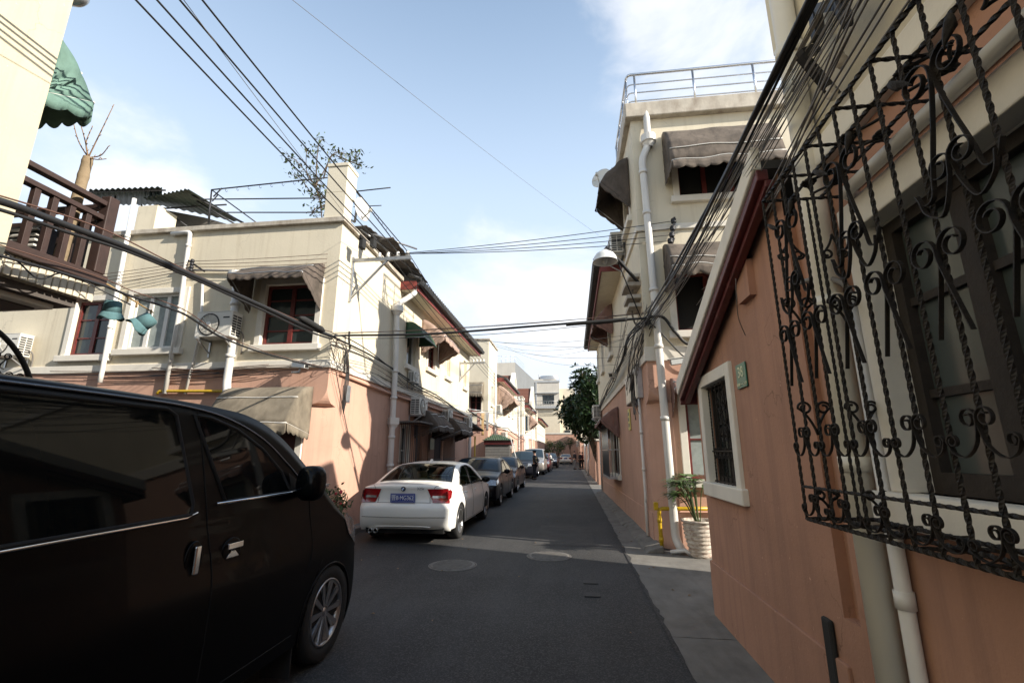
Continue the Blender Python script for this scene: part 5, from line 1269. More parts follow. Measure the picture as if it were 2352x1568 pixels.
def suv(name, label, pm, loc, face, zs_=1.0, group='cars parked along the street', cat='car', chrome=True):
    b = Body(MPV,.93,1.06,1.74,.78,bow=(.10,.14),crown=.05,wheels=(-1.38,1.42),ar=.41,sill=.30,endr=.08,midz=.75)
    t = thing(name,label,cat,(0,0,0),group); b.mesh().build('body',pm,t,weld=True)
    wa, wb = b.find(x=.42,lo=.4,hi=.8), b.find(x=1.26,lo=.5,hi=.9)
    mb = MB(); b.patch(mb,wa,wb,-.92,.92,.006); mb.build('windscreen','glass_blue',t)
    qa, qb = b.find(z=1.15,lo=0,hi=.3), b.find(z=1.60,lo=0,hi=.4); mb = MB(); b.patch(mb,qa,qb,-.85,.85,.006); mb.build('rear_window','glass_dark',t)
    for s_ in (1,-1):
        for P_ in ([(-.15,1.10),(1.0,1.10),(.62,1.42),(.35,1.60),(-.13,1.64)],[(-1.2,1.10),(-.22,1.10),(-.20,1.64),(-1.15,1.64)],[(-2.05,1.15),(-1.28,1.10),(-1.23,1.64),(-1.85,1.58)]):
            mb = MB(); b.side(mb,P_,.006,s_); mb.build('side_window','glass_dark',t)
        mb = MB(); c = V((.92,s_*1.04,1.14)); mb.ball(c,.08,.12,.10,12,8); mb.tube([c,V((.95,s_*.9,1.08))],.03,6); mb.build('wing_mirror','plastic_black',t)
        mb = MB(); b.patch(mb,b.find(z=.98,lo=.7,hi=1),b.find(z=.80,lo=.7,hi=1),s_*.58,s_*1.0,.010,8,10); b.side(mb,[(2.15,.80),(1.85,.86),(1.80,.97),(2.1,.95)],.009,s_); mb.build('headlight','lamp_lens',t)
        mb = MB(); b.side(mb,[(-2.22,.85),(-2.05,.88),(-2.05,1.08),(-2.2,1.1)],.010,s_); mb.build('tail_light','tail_red',t)
        for x in (-1.38,1.42): wheel(t,x,s_*.80,.345,.23,6,side=s_)
        mb = MB()
        for ln in ([(-.18,.36),(-.18,1.08)],[(1.05,.36),(1.08,1.05)],[(-1.22,.75),(-1.24,1.08)]): b.sline(mb,ln,.004,s_,.0005)
        mb.build('panel_gap','black_gap',t)
    mb = MB(); b.patch(mb,b.find(z=.93,lo=.75,hi=1),b.find(z=.64,lo=.75,hi=1),-.55,.55,.006,6,12); g = mb.build('grille','plastic_black',t)
    mb = MB()
    for z in (.90,.80,.70): q = b.find(z=z,lo=.75,hi=1); mb.tube([b.pt(q,-.55+1.1*i/12,.014) for i in range(13)],.016,5)
    mb.build('grille_bar','chrome',g)
    mb = MB(); mb.box(-2.1,2.1,-.76,.76,.2,.36); mb.box(-1.8,-.96,-.9,.9,.32,.72); mb.box(1.0,1.84,-.9,.9,.32,.72); mb.build('underbody','black_gap',t)
    thing_part(t,'number_plate',lambda mb: mb.box(2.32,2.345,-.22,.22,.46,.60),'plate_blue')
    t.location = V(loc); t.rotation_euler = (0,0,face); t.scale = (1,1,zs_); return t
suv('parked_car','black off-roader facing us behind the man in the vest','paint_dark2',(-3.35,33.0,0),DOWN,1.0)
suv('parked_van','tall silver people carrier parked behind the black off-roader','paint_silver',(-3.05,38.6,0),DOWN,1.12,cat='van')
suv('parked_car','maroon car far off beyond the people carrier','paint_maroon',(-2.9,43.9,0),DOWN,.92)
# the big black van
VAN = [(-2.42,.30),(-2.52,.45),(-2.54,.75),(-2.52,1.1),(-2.46,1.5),(-2.40,1.78),(-2.25,1.90),(-1.8,1.945),(-.5,1.955),(.35,1.94),(.70,1.90),(1.0,1.775),(1.35,1.53),(1.70,1.27),(1.90,1.14),(2.15,1.06),(2.38,.95),(2.50,.82),(2.55,.62),(2.56,.45),(2.52,.30),(2.44,.2)]
vb = Body(VAN,.965,1.28,1.95,.82,bow=(.10,.36),crown=.07,wheels=(-1.55,1.70),ar=.40,sill=.26,n=190,endr=.10,midz=.80)
vt = thing('parked_van','big shiny black van in the left foreground, nose away','van',(0,0,0),'cars parked along the street')
vb.mesh().build('body','paint_black',vt,weld=True)
dx = 3.95-1.70   # world Y = local x + dx
vwin1 = [(-1.9,1.26),(.16,1.275),(.175,1.33),(.06,1.80),(.0,1.83),(-1.9,1.84)]
vwin2 = [(.42,1.32),(1.06,1.325),(1.08,1.34),(.98,1.47),(.78,1.625),(.54,1.745),(.31,1.805),(.19,1.81),(.24,1.70),(.31,1.55)]
vwin3 = [(1.08,1.33),(1.28,1.33),(1.12,1.43),(1.06,1.46)]
wa, wb = vb.find(x=.80,lo=.4,hi=.8), vb.find(x=1.82,lo=.5,hi=.95)
mb = MB(); vb.patch(mb,wa,wb,-.90,.90,.006); mb.build('windscreen','glass_van',vt)
qa, qb = vb.find(z=1.2,lo=0,hi=.3), vb.find(z=1.75,lo=0,hi=.35); mb = MB(); vb.patch(mb,qa,qb,-.85,.85,.006); mb.build('rear_window','glass_van',vt)
for s_ in (1,-1):
    for P_ in (vwin1,vwin2):
        mb = MB(); vb.side(mb,P_,.003,s_,60,10); mb.build('side_window','glass_van',vt)
        mb = MB(); vb.sline(mb,[(p.x,p.z) for p in cr([V((x,0,z)) for x,z in P_+P_[:1]],1)],.013,s_,.001); mb.build('window_seal','rubber',vt)
    mb = MB(); vb.side(mb,vwin3,.012,s_); mb.build('mirror_panel','plastic_black',vt)
    mb = MB(); vb.sline(mb,[(-2.2,1.245),(-1.2,1.25),(.13,1.265),(.20,1.285)],.009,s_,.006); vb.sline(mb,[(.34,1.315),(.7,1.318),(1.05,1.322),(1.20,1.33)],.009,s_,.010); mb.build('belt_moulding','chrome',vt)
    mb = MB()
    for ln in ([(.22,1.84),(.245,1.6),(.275,1.3),(.33,1.0),(.34,.7),(.33,.34)],[(1.34,1.28),(1.36,1.1),(1.38,.9),(1.33,.72)],[(-1.0,.32),(-.2,.33),(.33,.34),(1.2,.35)]):
        vb.sline(mb,[(p.x,p.z) for p in cr([V((x,0,z)) for x,z in ln],8)],.005,s_,.0003)
    mb.build('panel_gap','black_gap',vt)
    mb = MB(); vb.sline(mb,[(p.x,p.z) for p in cr([V((x,0,z)) for x,z in [(-2.1,1.83),(-1.2,1.862),(-.2,1.865),(.2,1.85),(.5,1.80),(.8,1.69),(1.05,1.53),(1.28,1.36)]],6)],.008,s_,.002); mb.build('roof_moulding','trim_gloss',vt)
    # sliding door handle (upright) and front door handle (flat), each in a dished recess
    for (x,z,w,h) in ((.20,1.045,.055,.085),(.49,1.045,.075,.060)):
        y = s_*vb.ys(x,z)
        mb = MB(); mb.lathe([(0,.004),(.6,.004),(.9,.006),(1.0,.004),(1.02,-.004)],(0,0,0),28,'Y'); mb.v = [(x+p[0]*w*1.05, y+s_*p[1]*1.0, z+p[2]*h*1.12) for p in mb.v]; q = mb.build('handle_recess','paint_black',vt)
        mb = MB()
        if h > w: mb.box(x-.018,x+.022,y+s_*.008,y+s_*.028,z-h*.85,z+h*.85)
        else: mb.box(x-w*.85,x+w*.85,y+s_*.008,y+s_*.030,z+.008,z+.042); mb.hexa([(x-.05,y+s_*.004,z-.05),(x+.06,y+s_*.004,z-.05),(x+.06,y+s_*.012,z-.04),(x-.05,y+s_*.012,z-.04),(x-.01,y+s_*.004,z-.0),(x+.02,y+s_*.004,z-.0),(x+.02,y+s_*.012,z-.005),(x-.01,y+s_*.012,z-.005)])
        mb.build('door_handle','chrome',vt,bevel=.008)
    c = V((1.14,s_*1.035,1.385)); mb = MB()
    mb.grid(lambda a,b: c+V((.085*math.copysign(abs(math.cos(6.2832*a))**.7,math.cos(6.2832*a))*math.sin(math.pi*b)**.6, .10*math.copysign(abs(math.sin(6.2832*a))**.7,math.sin(6.2832*a))*math.sin(math.pi*b)**.6, -.125*math.copysign(abs(math.cos(math.pi*b))**.8,math.cos(math.pi*b)))),24,14)
    mb.tube([c+V((-.0,-s_*.05,-.08)),V((1.2,s_*.9,1.32))],.035,8); mr = mb.build('wing_mirror','paint_black',vt)
    mb = MB(); mb.ball(c+V((-.062,0,.0)),.03,.080,.10,14,10); mb.build('mirror_glass','glass_van',mr)  # mirror glass darkened by colour to imitate the dark surroundings it reflects
    mb = MB(); mb.box(c.x+.03,c.x+.075,c.y+s_*.085,c.y+s_*.102,c.z-.03,c.z-.008); mb.build('turn_signal','lamp_lens',mr,bevel=.006)
    mb = MB(); vb.patch(mb,vb.find(z=1.04,lo=.7,hi=1),vb.find(z=.78,lo=.7,hi=1),s_*.60,s_*1.0,.010,8,10); vb.side(mb,[(2.13,.80),(1.99,.90),(1.92,1.03),(1.95,1.08),(2.11,1.0)],.010,s_,20,10); mb.build('headlight','lamp_lens',vt)
    mb = MB(); vb.side(mb,[(-2.45,.9),(-2.36,.9),(-2.33,1.6),(-2.42,1.55)],.01,s_); mb.build('tail_light','tail_red',vt)
    mb = MB(); vb.sline(mb,[(1.70+.405*math.cos(math.pi*k/18),.31+.405*math.sin(math.pi*k/18)) for k in range(-1,20)],.012,s_,-.002); mb.build('arch_lip','paint_black',vt)
    for x in (-1.55,1.70): wheel(vt,x,s_*.845,.355,.23,10,.245,side=s_)
    mb = MB(); mb.box(1.25,1.265,s_*.72,s_*.94,.06,.36); mb.build('mud_flap','rubber',vt)
mb = MB(); mb.box(-2.3,2.3,-.78,.78,.2,.36); mb.box(-1.98,-1.12,-.93,.93,.3,.72); mb.box(1.27,2.13,-.93,.93,.3,.72); mb.build('underbody','black_gap',vt)
mb = MB(); vb.patch(mb,vb.find(z=.82,lo=.8,hi=1),vb.find(z=.55,lo=.8,hi=1),-.5,.5,.006); mb.build('grille','plastic_black',vt)
vt.location = (-2.0-.965+.0, dx, 0); vt.rotation_euler = (0,0,UPS)
# ================================================================ street beyond
def row_house(label, y0, yt, y1, zt, parts=True, gable=None, name='row_house', front=True):
    t = thing(name,label,'house',(-8,(y0+y1)/2,0),'row houses along the left side'); f = Fr((0,y0,0),(1,0,0),(0,-1,0))
    ops_f = [(-5.75,-5.1,3.9,5.0)] if front else []
    ops_t = [(y0+.9,y0+1.5,4.4,5.5)]; ops_w = [(yt+.9+2.3*k,yt+1.6+2.3*k,4.4,5.5) for k in range(int((y1-yt-1)/2.3))]; ops_g = [(yt+.7+2.6*k,yt+1.5+2.6*k,1.0,2.3) for k in range(int((y1-yt-1)/2.6))]
    mb = MB(); wall_panel(mb,f,-13,-4.7,3.25,zt,ops_f); wall_panel(mb,LS,y0,yt,3.25,zt-.0,ops_t); wall_panel(mb,LS,yt,y1,3.25,6.15,ops_w)
    mb.add([(-13,yt,6.1),(-4.7,yt,6.1),(-4.7,yt,zt),(-13,yt,zt)],[(0,1,2,3)]); mb.add([(-13,y0,zt),(-4.7,y0,zt),(-4.7,yt,zt),(-13,yt,zt)],[(0,1,2,3)]); mb.add([(-13,y1,3.25),(-4.7,y1,3.25),(-4.7,y1,6.15),(-13,y1,6.15)],[(0,1,2,3)])
    mb.build('upper_wall','cream_pale',t)
    mb = MB(); wall_panel(mb,f,-13,-4.7,0,3.25); wall_panel(mb,LS,y0,y1,0,3.25,ops_g); mb.add([(-13,y1,0),(-4.7,y1,0),(-4.7,y1,3.25),(-13,y1,3.25)],[(0,1,2,3)]); mb.build('lower_wall','pink',t)
    mb = MB(); mb.box(-13,-4.65,y0-.05,y0+.03,3.2,3.38); mb.box(-4.73,-4.65,y0+.03,y1,3.2,3.38); mb.build('string_course','white_trim',t)
    for o in ops_f: win(t,f,*o,pane='black_gap',nz=2,surround=.06)
    for o in ops_t+ops_w: win(t,LS,*o,pane='curtain',frame='pvc',nz=1,surround=.05)
    for o in ops_g: win(t,LS,*o,frame='brown_wood',nz=2,surround=.05)
    if zt > 6.5:
        mb = MB(); mb.box(-13,-4.63,y0-.07,y0+.25,zt,zt+.1); mb.box(-4.95,-4.63,y0+.25,yt,zt,zt+.1); mb.build('coping','weathered_trim',t)
    ye = y1
    if gable: ye = gable[0]
    mb = MB(); mb.prism([(-4.12,6.36),(-8.6,8.1),(-13,6.3),(-13,6.2),(-8.6,7.95),(-4.2,6.22)],lambda a,b,d: V((a,d,b)),yt+.02,ye); mb.build('roof','tile_dark',t)
    mb = MB(); mb.box(-4.24,-4.20,yt,ye,6.04,6.30); mb.box(-4.7,-4.24,yt-.04,yt,6.06,6.32); mb.build('fascia','red_fascia',t)
    mb = MB(); mb.box(-4.7,-4.25,yt+.02,ye,6.06,6.09); mb.build('soffit','cream',t)
    mb = MB(); mb.box(-4.2,-4.05,yt-.1,ye+.1,6.22,6.34); mb.build('gutter','tile_dark',t)
    if gable:
        g0,g1,ze,zr_ = gable; gm = (g0+g1)/2
        mb = MB(); mb.prism([(g0,6.1),(g1,6.1),(g1,ze),(gm,zr_),(g0,ze)],lambda a,b,d: V((d,a,b)),-8.5,-4.68); mb.build('gable_wall','cream_pale',t)
        mb = MB(); mb.hexa([(-9,g0-.3,ze-.1),(-4.95,g0-.3,ze-.1),(-4.95,gm,zr_+.02),(-9,gm,zr_+.02),(-9,g0-.3,ze),(-4.95,g0-.3,ze),(-4.95,gm,zr_+.14),(-9,gm,zr_+.14)])
        n = 9
        for k in range(n): 
            a = k/n; y = g0-.3+(gm-g0+.3)*a; z = ze+.14*a+(zr_-ze)*a; mb.box(-9,-4.95,y,y+.16,z+.01,z+.05)
        mb.build('gable_roof','tile_red',t)
        mb = MB(); mb.prism([(g0-.35,ze-.25),(g0-.35,ze+.1),(gm,zr_+.38),(g1,ze+.1),(g1,ze-.25),(gm,zr_)],lambda a,b,d: V((d,a,b)),-4.94,-4.62); mb.build('gable_parapet','white_trim',t)
    return t
row_house('cream house beyond the guard booth, tall bright end wall',26.3,29.4,41.0,8.1,gable=(37.2,40.6,6.6,7.9))
row_house('cream row house farther down with red tiled gable',45.0,47.0,61.0,6.9,gable=(56.0,60.5,7.6,9.4))
row_house('last cream row house before the end wall',64.0,66.0,84.0,7.2,gable=None)
f2 = Fr((0,26.3,0),(1,0,0),(0,-1,0))
awning('olive awning over the dark window facing the guard booth', f2, -6.2,-4.95,5.6,4.9,.7,'awning_olive',val=.25,zp=4.6,seed=41,sc=6,bulge=.35)
awning('large torn pinkish awning on the house beyond the booth', LS, 29.6,32.4,5.95,5.0,1.1,'awning_pinkish',val=.3,zp=4.2,seed=42,sc=7,wr=.14,bulge=.1)
awning('small torn awning on the farther row house', LS, 51.0,53.4,5.8,5.0,.9,'awning_pinkish',val=.3,zp=4.2,seed=43,sc=6,wr=.14,bulge=.1)
ac(LS, 29.0, 3.95, 'air conditioner on the bright end wall beyond the booth', 1.0)
ac(LS, 32.8, 4.45, 'air conditioner under the large torn awning', 1.1)
ac(LS, 31.5, 2.4, 'air conditioner low on the pink wall behind the booth', 1.0)
ac(LS, 58.0, 4.6, 'air conditioner high on the farther row house', 1.0)
for k,(y,l) in enumerate(((28.2,'white downpipe on the bright end wall beyond the booth'),(41.2,'white downpipe between the two far row houses'),(45.6,'white downpipe on the corner of the second far house'),(54.5,'white downpipe on the second far row house'))):
    pipe(l,[V((-4.6,y,6.5)),V((-4.6,y,0))],.07,collars=(4,2))
# blue curtained box window
mb = MB(); LS.box(mb,47.6,49.0,3.7,5.4,.0,.35); q = tag(mb.build('bay_window','white_trim',origin=LS.p(48,3.7,0)),'projecting bay window with blue panes on far house','bay window')
mb = MB(); LS.box(mb,47.7,48.9,3.8,5.3,.351,.37); mb.add([LS.p(47.595,3.8,.05),LS.p(47.595,3.8,.3),LS.p(47.595,5.3,.3),LS.p(47.595,5.3,.05)],[(0,1,2,3)]); mb.build('pane','glass_blue',q)
# guard booth
gb = thing('guard_booth','grey brick guard booth with green tiled roof and red fascia','guard booth',(-4.0,26,0))
pbr('grey_brick',(.17,.165,.155),.9,var=.2,vs=8,bump=.2,bs=30,world=True)
mb = MB(); mb.box(-4.66,-3.32,25.36,26.26,0,2.06); mb.build('wall','grey_brick',gb)
mb = MB()
for k in range(14): mb.box(-4.665,-3.315,25.352,25.358,.12+.14*k,.128+.14*k)
mb.build('mortar_line','concrete_dark',gb)
mb = MB(); mb.box(-4.72,-3.24,25.28,26.28,2.05,2.27); mb.build('fascia','maroon',gb,bevel=.01)
mb = MB(); mb.hexa([(-4.78,25.2,2.27),(-3.14,25.2,2.27),(-3.14,26.29,2.27),(-4.78,26.29,2.27),(-4.35,25.95,2.60),(-3.98,25.95,2.60),(-3.98,26.1,2.60),(-4.35,26.1,2.60)])
for k in range(17):
    x = -4.76+1.6*k/16; t_ = min(1,max(.08,(x+4.79)/.44),max(.08,(-3.13-x)/.85)); mb.tube([(x,25.2,2.29),(x,25.2+.75*t_,2.29+.33*t_)],.028,6)
mb.build('roof','tile_green',gb)
mb = MB(); mb.box(-3.322,-3.312,25.5,26.1,1.0,1.85); mb.build('window','glass_house',gb)
mb = MB(); a_, b_ = ony(1172,1004,24.7), ony(1184,1046,24.7); mb.tube([b_+(b_-a_)*.9,a_],.022,8); tag(mb.build('barrier_pole','pvc',origin=b_),'slanting white pole in front of the guard booth','pole')
# gate pillar, annex, laundry in the gap behind the left house
gp = thing('gate_pillar','pink gate pillar with small lamp box at the alley','gate pillar',(-5.2,22.4,0))
mb = MB(); mb.box(-5.7,-4.85,21.6,22.3,0,2.1); mb.box(-5.75,-4.80,21.55,22.35,2.1,2.18); mb.box(-5.55,-5.0,21.7,22.2,2.18,3.1); mb.build('pillar','pink',gp,bevel=.01)
mb = MB(); mb.box(-5.62,-5.2,21.57,21.599,.2,1.9); mb.build('door','dark_steel',gp)
mb = MB(); mb.box(-5.08,-4.95,21.56,21.598,1.25,1.5); mb.build('notice','sign_green',gp)
rn = thing('canopy_roof','small dark tiled canopy at the end of left house','canopy roof',(-5,21.5,3))
mb = MB(); mb.hexa([(-5.6,21.22,3.0),(-4.7,21.22,3.0),(-4.2,22.4,2.62),(-5.6,22.4,2.62),(-5.6,21.22,3.1),(-4.7,21.22,3.1),(-4.2,22.4,2.68),(-5.6,22.4,2.68)]); mb.build('roof_sheet','tile_dark',rn)
pipe('yellow gas riser at the alley gate',[V((-4.62,22.4,2.4)),V((-4.62,22.4,0))],.04,mat='yellow_paint',name='gas_pipe',cat='gas pipe')
ln = thing('clothes_rail','steel clothes rail across the alley gap','clothes rail',(-4.5,23.5,3.6))
mb = MB(); mb.tube([(-5.6,23.0,3.62),(-3.6,24.6,3.66)],.016,6); mb.tube([(-5.0,21.2,3.60),(-3.55,23.4,3.62)],.014,6); mb.tube([(-4.7,21.2,3.3),(-4.7,21.2,3.62)],.012,6); mb.build('rail','galv',ln)
for k,(u0,m,l,h) in enumerate(((.25,'awning_mauve','maroon striped cloth drying in the alley gap',1.05),(.42,'bamboo','tan cloth drying in the alley gap',1.15),(.62,'cloth_grey','grey sheet drying in the alley gap',.9))):
    A_, B_ = V((-5.0,23.5,3.63)), V((-3.9,24.35,3.65)); q = A_.lerp(B_,u0)
    mb = MB(); mb.grid(lambda a,b: q+(B_-A_)*(.14*(a-.5)*(1-.3*b))+V((.04*math.sin(a*9+k)*b,0,-h*b)),10,8); tag(mb.build('laundry',m,origin=q,solid=.01),l,'laundry','laundry in the alley gap')
mb = MB(); mb.grid(lambda a,b: V((-4.05+.2*(a-.5)+.03*math.sin(a*8)*b,42.5+.5*a,3.15-1.5*b)),8,8); tag(mb.build('laundry','cloth_white',origin=(-4.05,42.5,3.1),solid=.01),'long white sheet hung by the far row houses','laundry')
mb = MB(); mb.tube([(-4.7,42.7,3.2),(-3.4,42.7,3.2)],.02,6); tag(mb.build('clothes_rail','galv',origin=(-4.7,42.7,3.2)),'clothes rail carrying the long white sheet','clothes rail')
# right side beyond the house: garden wall with openings, later houses
def gwall(label, y0, y1, h=2.25, x=1.32):
    t = thing('garden_wall',label,'garden wall',(x,y0,0),'pink garden walls on the right')
    mb = MB(); mb.box(x-.012*(y0-26)*.5,x+.25,y0,y1,0,h); mb.build('wall','pink',t)
    mb = MB(); mb.box(x-.05-.012*(y0-26)*.5,x+.3,y0-.04,y1+.04,h,h+.09); mb.build('cap','white_trim',t)
gwall('pink garden wall with white cap under the evergreen tree',25.6,28.0); gwall('second pink garden wall past the sunlit gap',28.55,46.0); gwall('far pink garden wall behind the three people',46.8,62.0,2.4)
pipe('white bent drainpipe on the far garden wall',[V((1.20,36,2.6)),V((1.20,36,1.2)),V((1.12,35.8,1.0)),V((1.12,35.8,0))],.08,collars=(2,.5))
pipe('second white drainpipe farther along the garden wall',[V((1.12,43,2.8)),V((1.12,43,0))],.08,collars=(2,.5))
rh2 = thing('far_house','pink and cream house far along the right side','house',(5,66,0))
mb = MB(); mb.box(1.0,9,62.5,90,3.2,6.4); mb.build('upper_wall','cream_pale',rh2); mb = MB(); mb.box(1.02,9,62.5,90,0,3.2); mb.build('lower_wall','pink',rh2)
mb = MB(); mb.prism([(.6,6.3),(5,8.2),(9,6.3)],lambda a,b,d: V((a,d,b)),62.3,90); mb.build('roof','tile_red',rh2)
for k in range(6):
    win(rh2,Fr((1.0,0,0),(0,1,0),(-1,0,0)),64+3.5*k,65.2+3.5*k,4.0,5.3,rec=-.03,frame='pvc',surround=.0,sill=False)
ac(Fr((1.02,0,0),(0,1,0),(-1,0,0)),64.5,2.5,'air conditioner on the far right house',1.2)
# end of the street
ew = thing('end_wall','long pink wall with white cap closing the street','wall',(-4,92,0))
mb = MB(); mb.box(-16,5,92,92.3,0,5.2); mb.build('wall','pink',ew); mb = MB(); mb.box(-16,5,91.9,92.4,5.2,5.45); mb.build('cap','white_trim',ew)
eb = thing('end_building','beige flat roofed block behind the end wall','building',(-6,100,0))
mb = MB(); mb.box(-12,-2.3,96,112,0,11.0); mb.build('lower_wall','cream',eb); mb = MB(); mb.box(-2.3,.9,98,112,0,14.8); mb.build('side_wing','cream_pale',eb)
for k in range(3):
    win(eb,Fr((0,98,0),(1,0,0),(0,-1,0)),-1.5,-.3,4.5+3.2*k,6.2+3.2*k,frame='dark_steel',rec=-.05,surround=0,sill=False,nx=2,nz=1)
EF = Fr((0,96,0),(1,0,0),(0,-1,0))
mb = MB(); wall_panel(mb,EF,-12,-2.3,11.0,16.0,[(-5.8,-3.4,11.4,13.3)],.3); mb.box(-12,-2.3,96.5,112,11,16.0); mb.box(-11.5,-3,100,112,16,17.2); mb.build('upper_wall','grey_render',eb)
mb = MB(); EF.box(mb,-12.1,-2.2,15.9,16.3,-.3,.15); EF.box(mb,-9.0,-2.4,10.5,11.0,-.05,.5); EF.box(mb,-9.0,-2.4,13.6,13.75,-.05,.4); EF.box(mb,-7.2,-6.9,11.0,15.9,-.05,.25); mb.build('ledge','grey_metal_wall',eb)
win(eb,EF,-5.8,-3.4,11.4,13.3,frame='dark_steel',nx=3,nz=2,pane='glass_house',rec=.2,fw=.08,mw=.06,surround=.0,sill=False)
mb = MB()
for k in range(14): mb.tube([(-9+.5*k,95.6,11.0),(-9+.5*k,95.6,12.0)],.02,4)
mb.tube([(-9,95.6,12.0),(-2.4,95.6,12.0)],.03,4); mb.build('balcony_rail','galv',eb)
tk = thing('roof_tank','rounded pale tank house on the far roof','roof tank',(-4.8,103,17.2))
mb = MB(); mb.grid(lambda a,b: V((-4.6+2.3*math.cos(math.pi*a)*(1-.12*b*b),101+0*b-1.2*math.sin(math.pi*a),17.2+.75*b)),24,8); mb.grid(lambda a,b: V((-4.6+2.02*math.cos(math.pi*a)*b,101-1.05*math.sin(math.pi*a)*b,17.95)),24,3); mb.build('tank','galv',tk)
mb = MB(); mb.box(-6.9,-6.75,100.3,101,17.2,18.3); mb.build('fin','grey_metal_wall',tk)
pbr('cladding',(.17,.18,.185),.6,var=.15,vs=.5,world=True,stain=.4,stc=(.11,.11,.11))
gbk = thing('grey_block','tall grey block with ribbed metal side and roof rail','building',(-18,78,0))
mb = MB(); mb.add([(-34,70,0),(-8.35,70,0),(-8.35,70,15.2),(-34,70,15.2),(-34,90,0),(-34,90,15.2)],[(0,1,2,3),(0,4,5,3)]); mb.add([(-34,70,15.2),(-8.35,70,15.2),(-6.9,88,15.2),(-34,90,15.2)],[(0,1,2,3)]); mb.add([(-6.9,88,0),(-34,90,0),(-34,90,15.2),(-6.9,88,15.2)],[(0,1,2,3)]); mb.build('wall','grey_render',gbk)
mb = MB()
A_, B_ = V((-8.35,70,0)), V((-6.9,88,0)); d_ = (B_-A_); nn = V((d_.y,-d_.x,0)).normalized()
mb.grid(lambda a,b: A_+d_*a+V((0,0,15.2*b))+nn*(.06*(1 if int(a*72)%2 else 0)),144,1,sm=False); mb.build('ribbed_cladding','cladding',gbk)
GB = Fr((0,70,0),(1,0,0),(0,-1,0)); win(gbk,GB,-10.45,-9.55,9.6,11.3,frame='dark_steel',rec=-.05,surround=.2,sill=False,nx=1,nz=2)
mb = MB()
for k in range(15): mb.tube([(-8.4-k*.7,70.05,15.2),(-8.4-k*.7,70.05,16.3)],.025,4)
for z in (15.55,15.9,16.3): mb.tube([(-20,70.05,z),(-8.4,70.05,z),(-7.7,78,z)],.025,4)
mb.build('roof_rail','galv',gbk)
shrub('round green bush in front of the end wall',(-3.0,83,0),1.9,1.75,1500,'leaf_mid',.30,51,'bush',stems=10,h0=.3)
leafy_tree('slim young tree by the end wall',(-.4,88,0),2.2,(-.4,88,3.6),(1.2,1.2,1.0),90,.22,'leaf_mid',52,'young_tree',lr=6,tr_r=.07)
leafy_tree('dark tree behind the end wall at right',(0.8,101,0),5,(0.8,101,8),(2.2,2.2,3),260,.5,'leaf_dark',53,'evergreen_tree',lr=7,tr_r=.2)
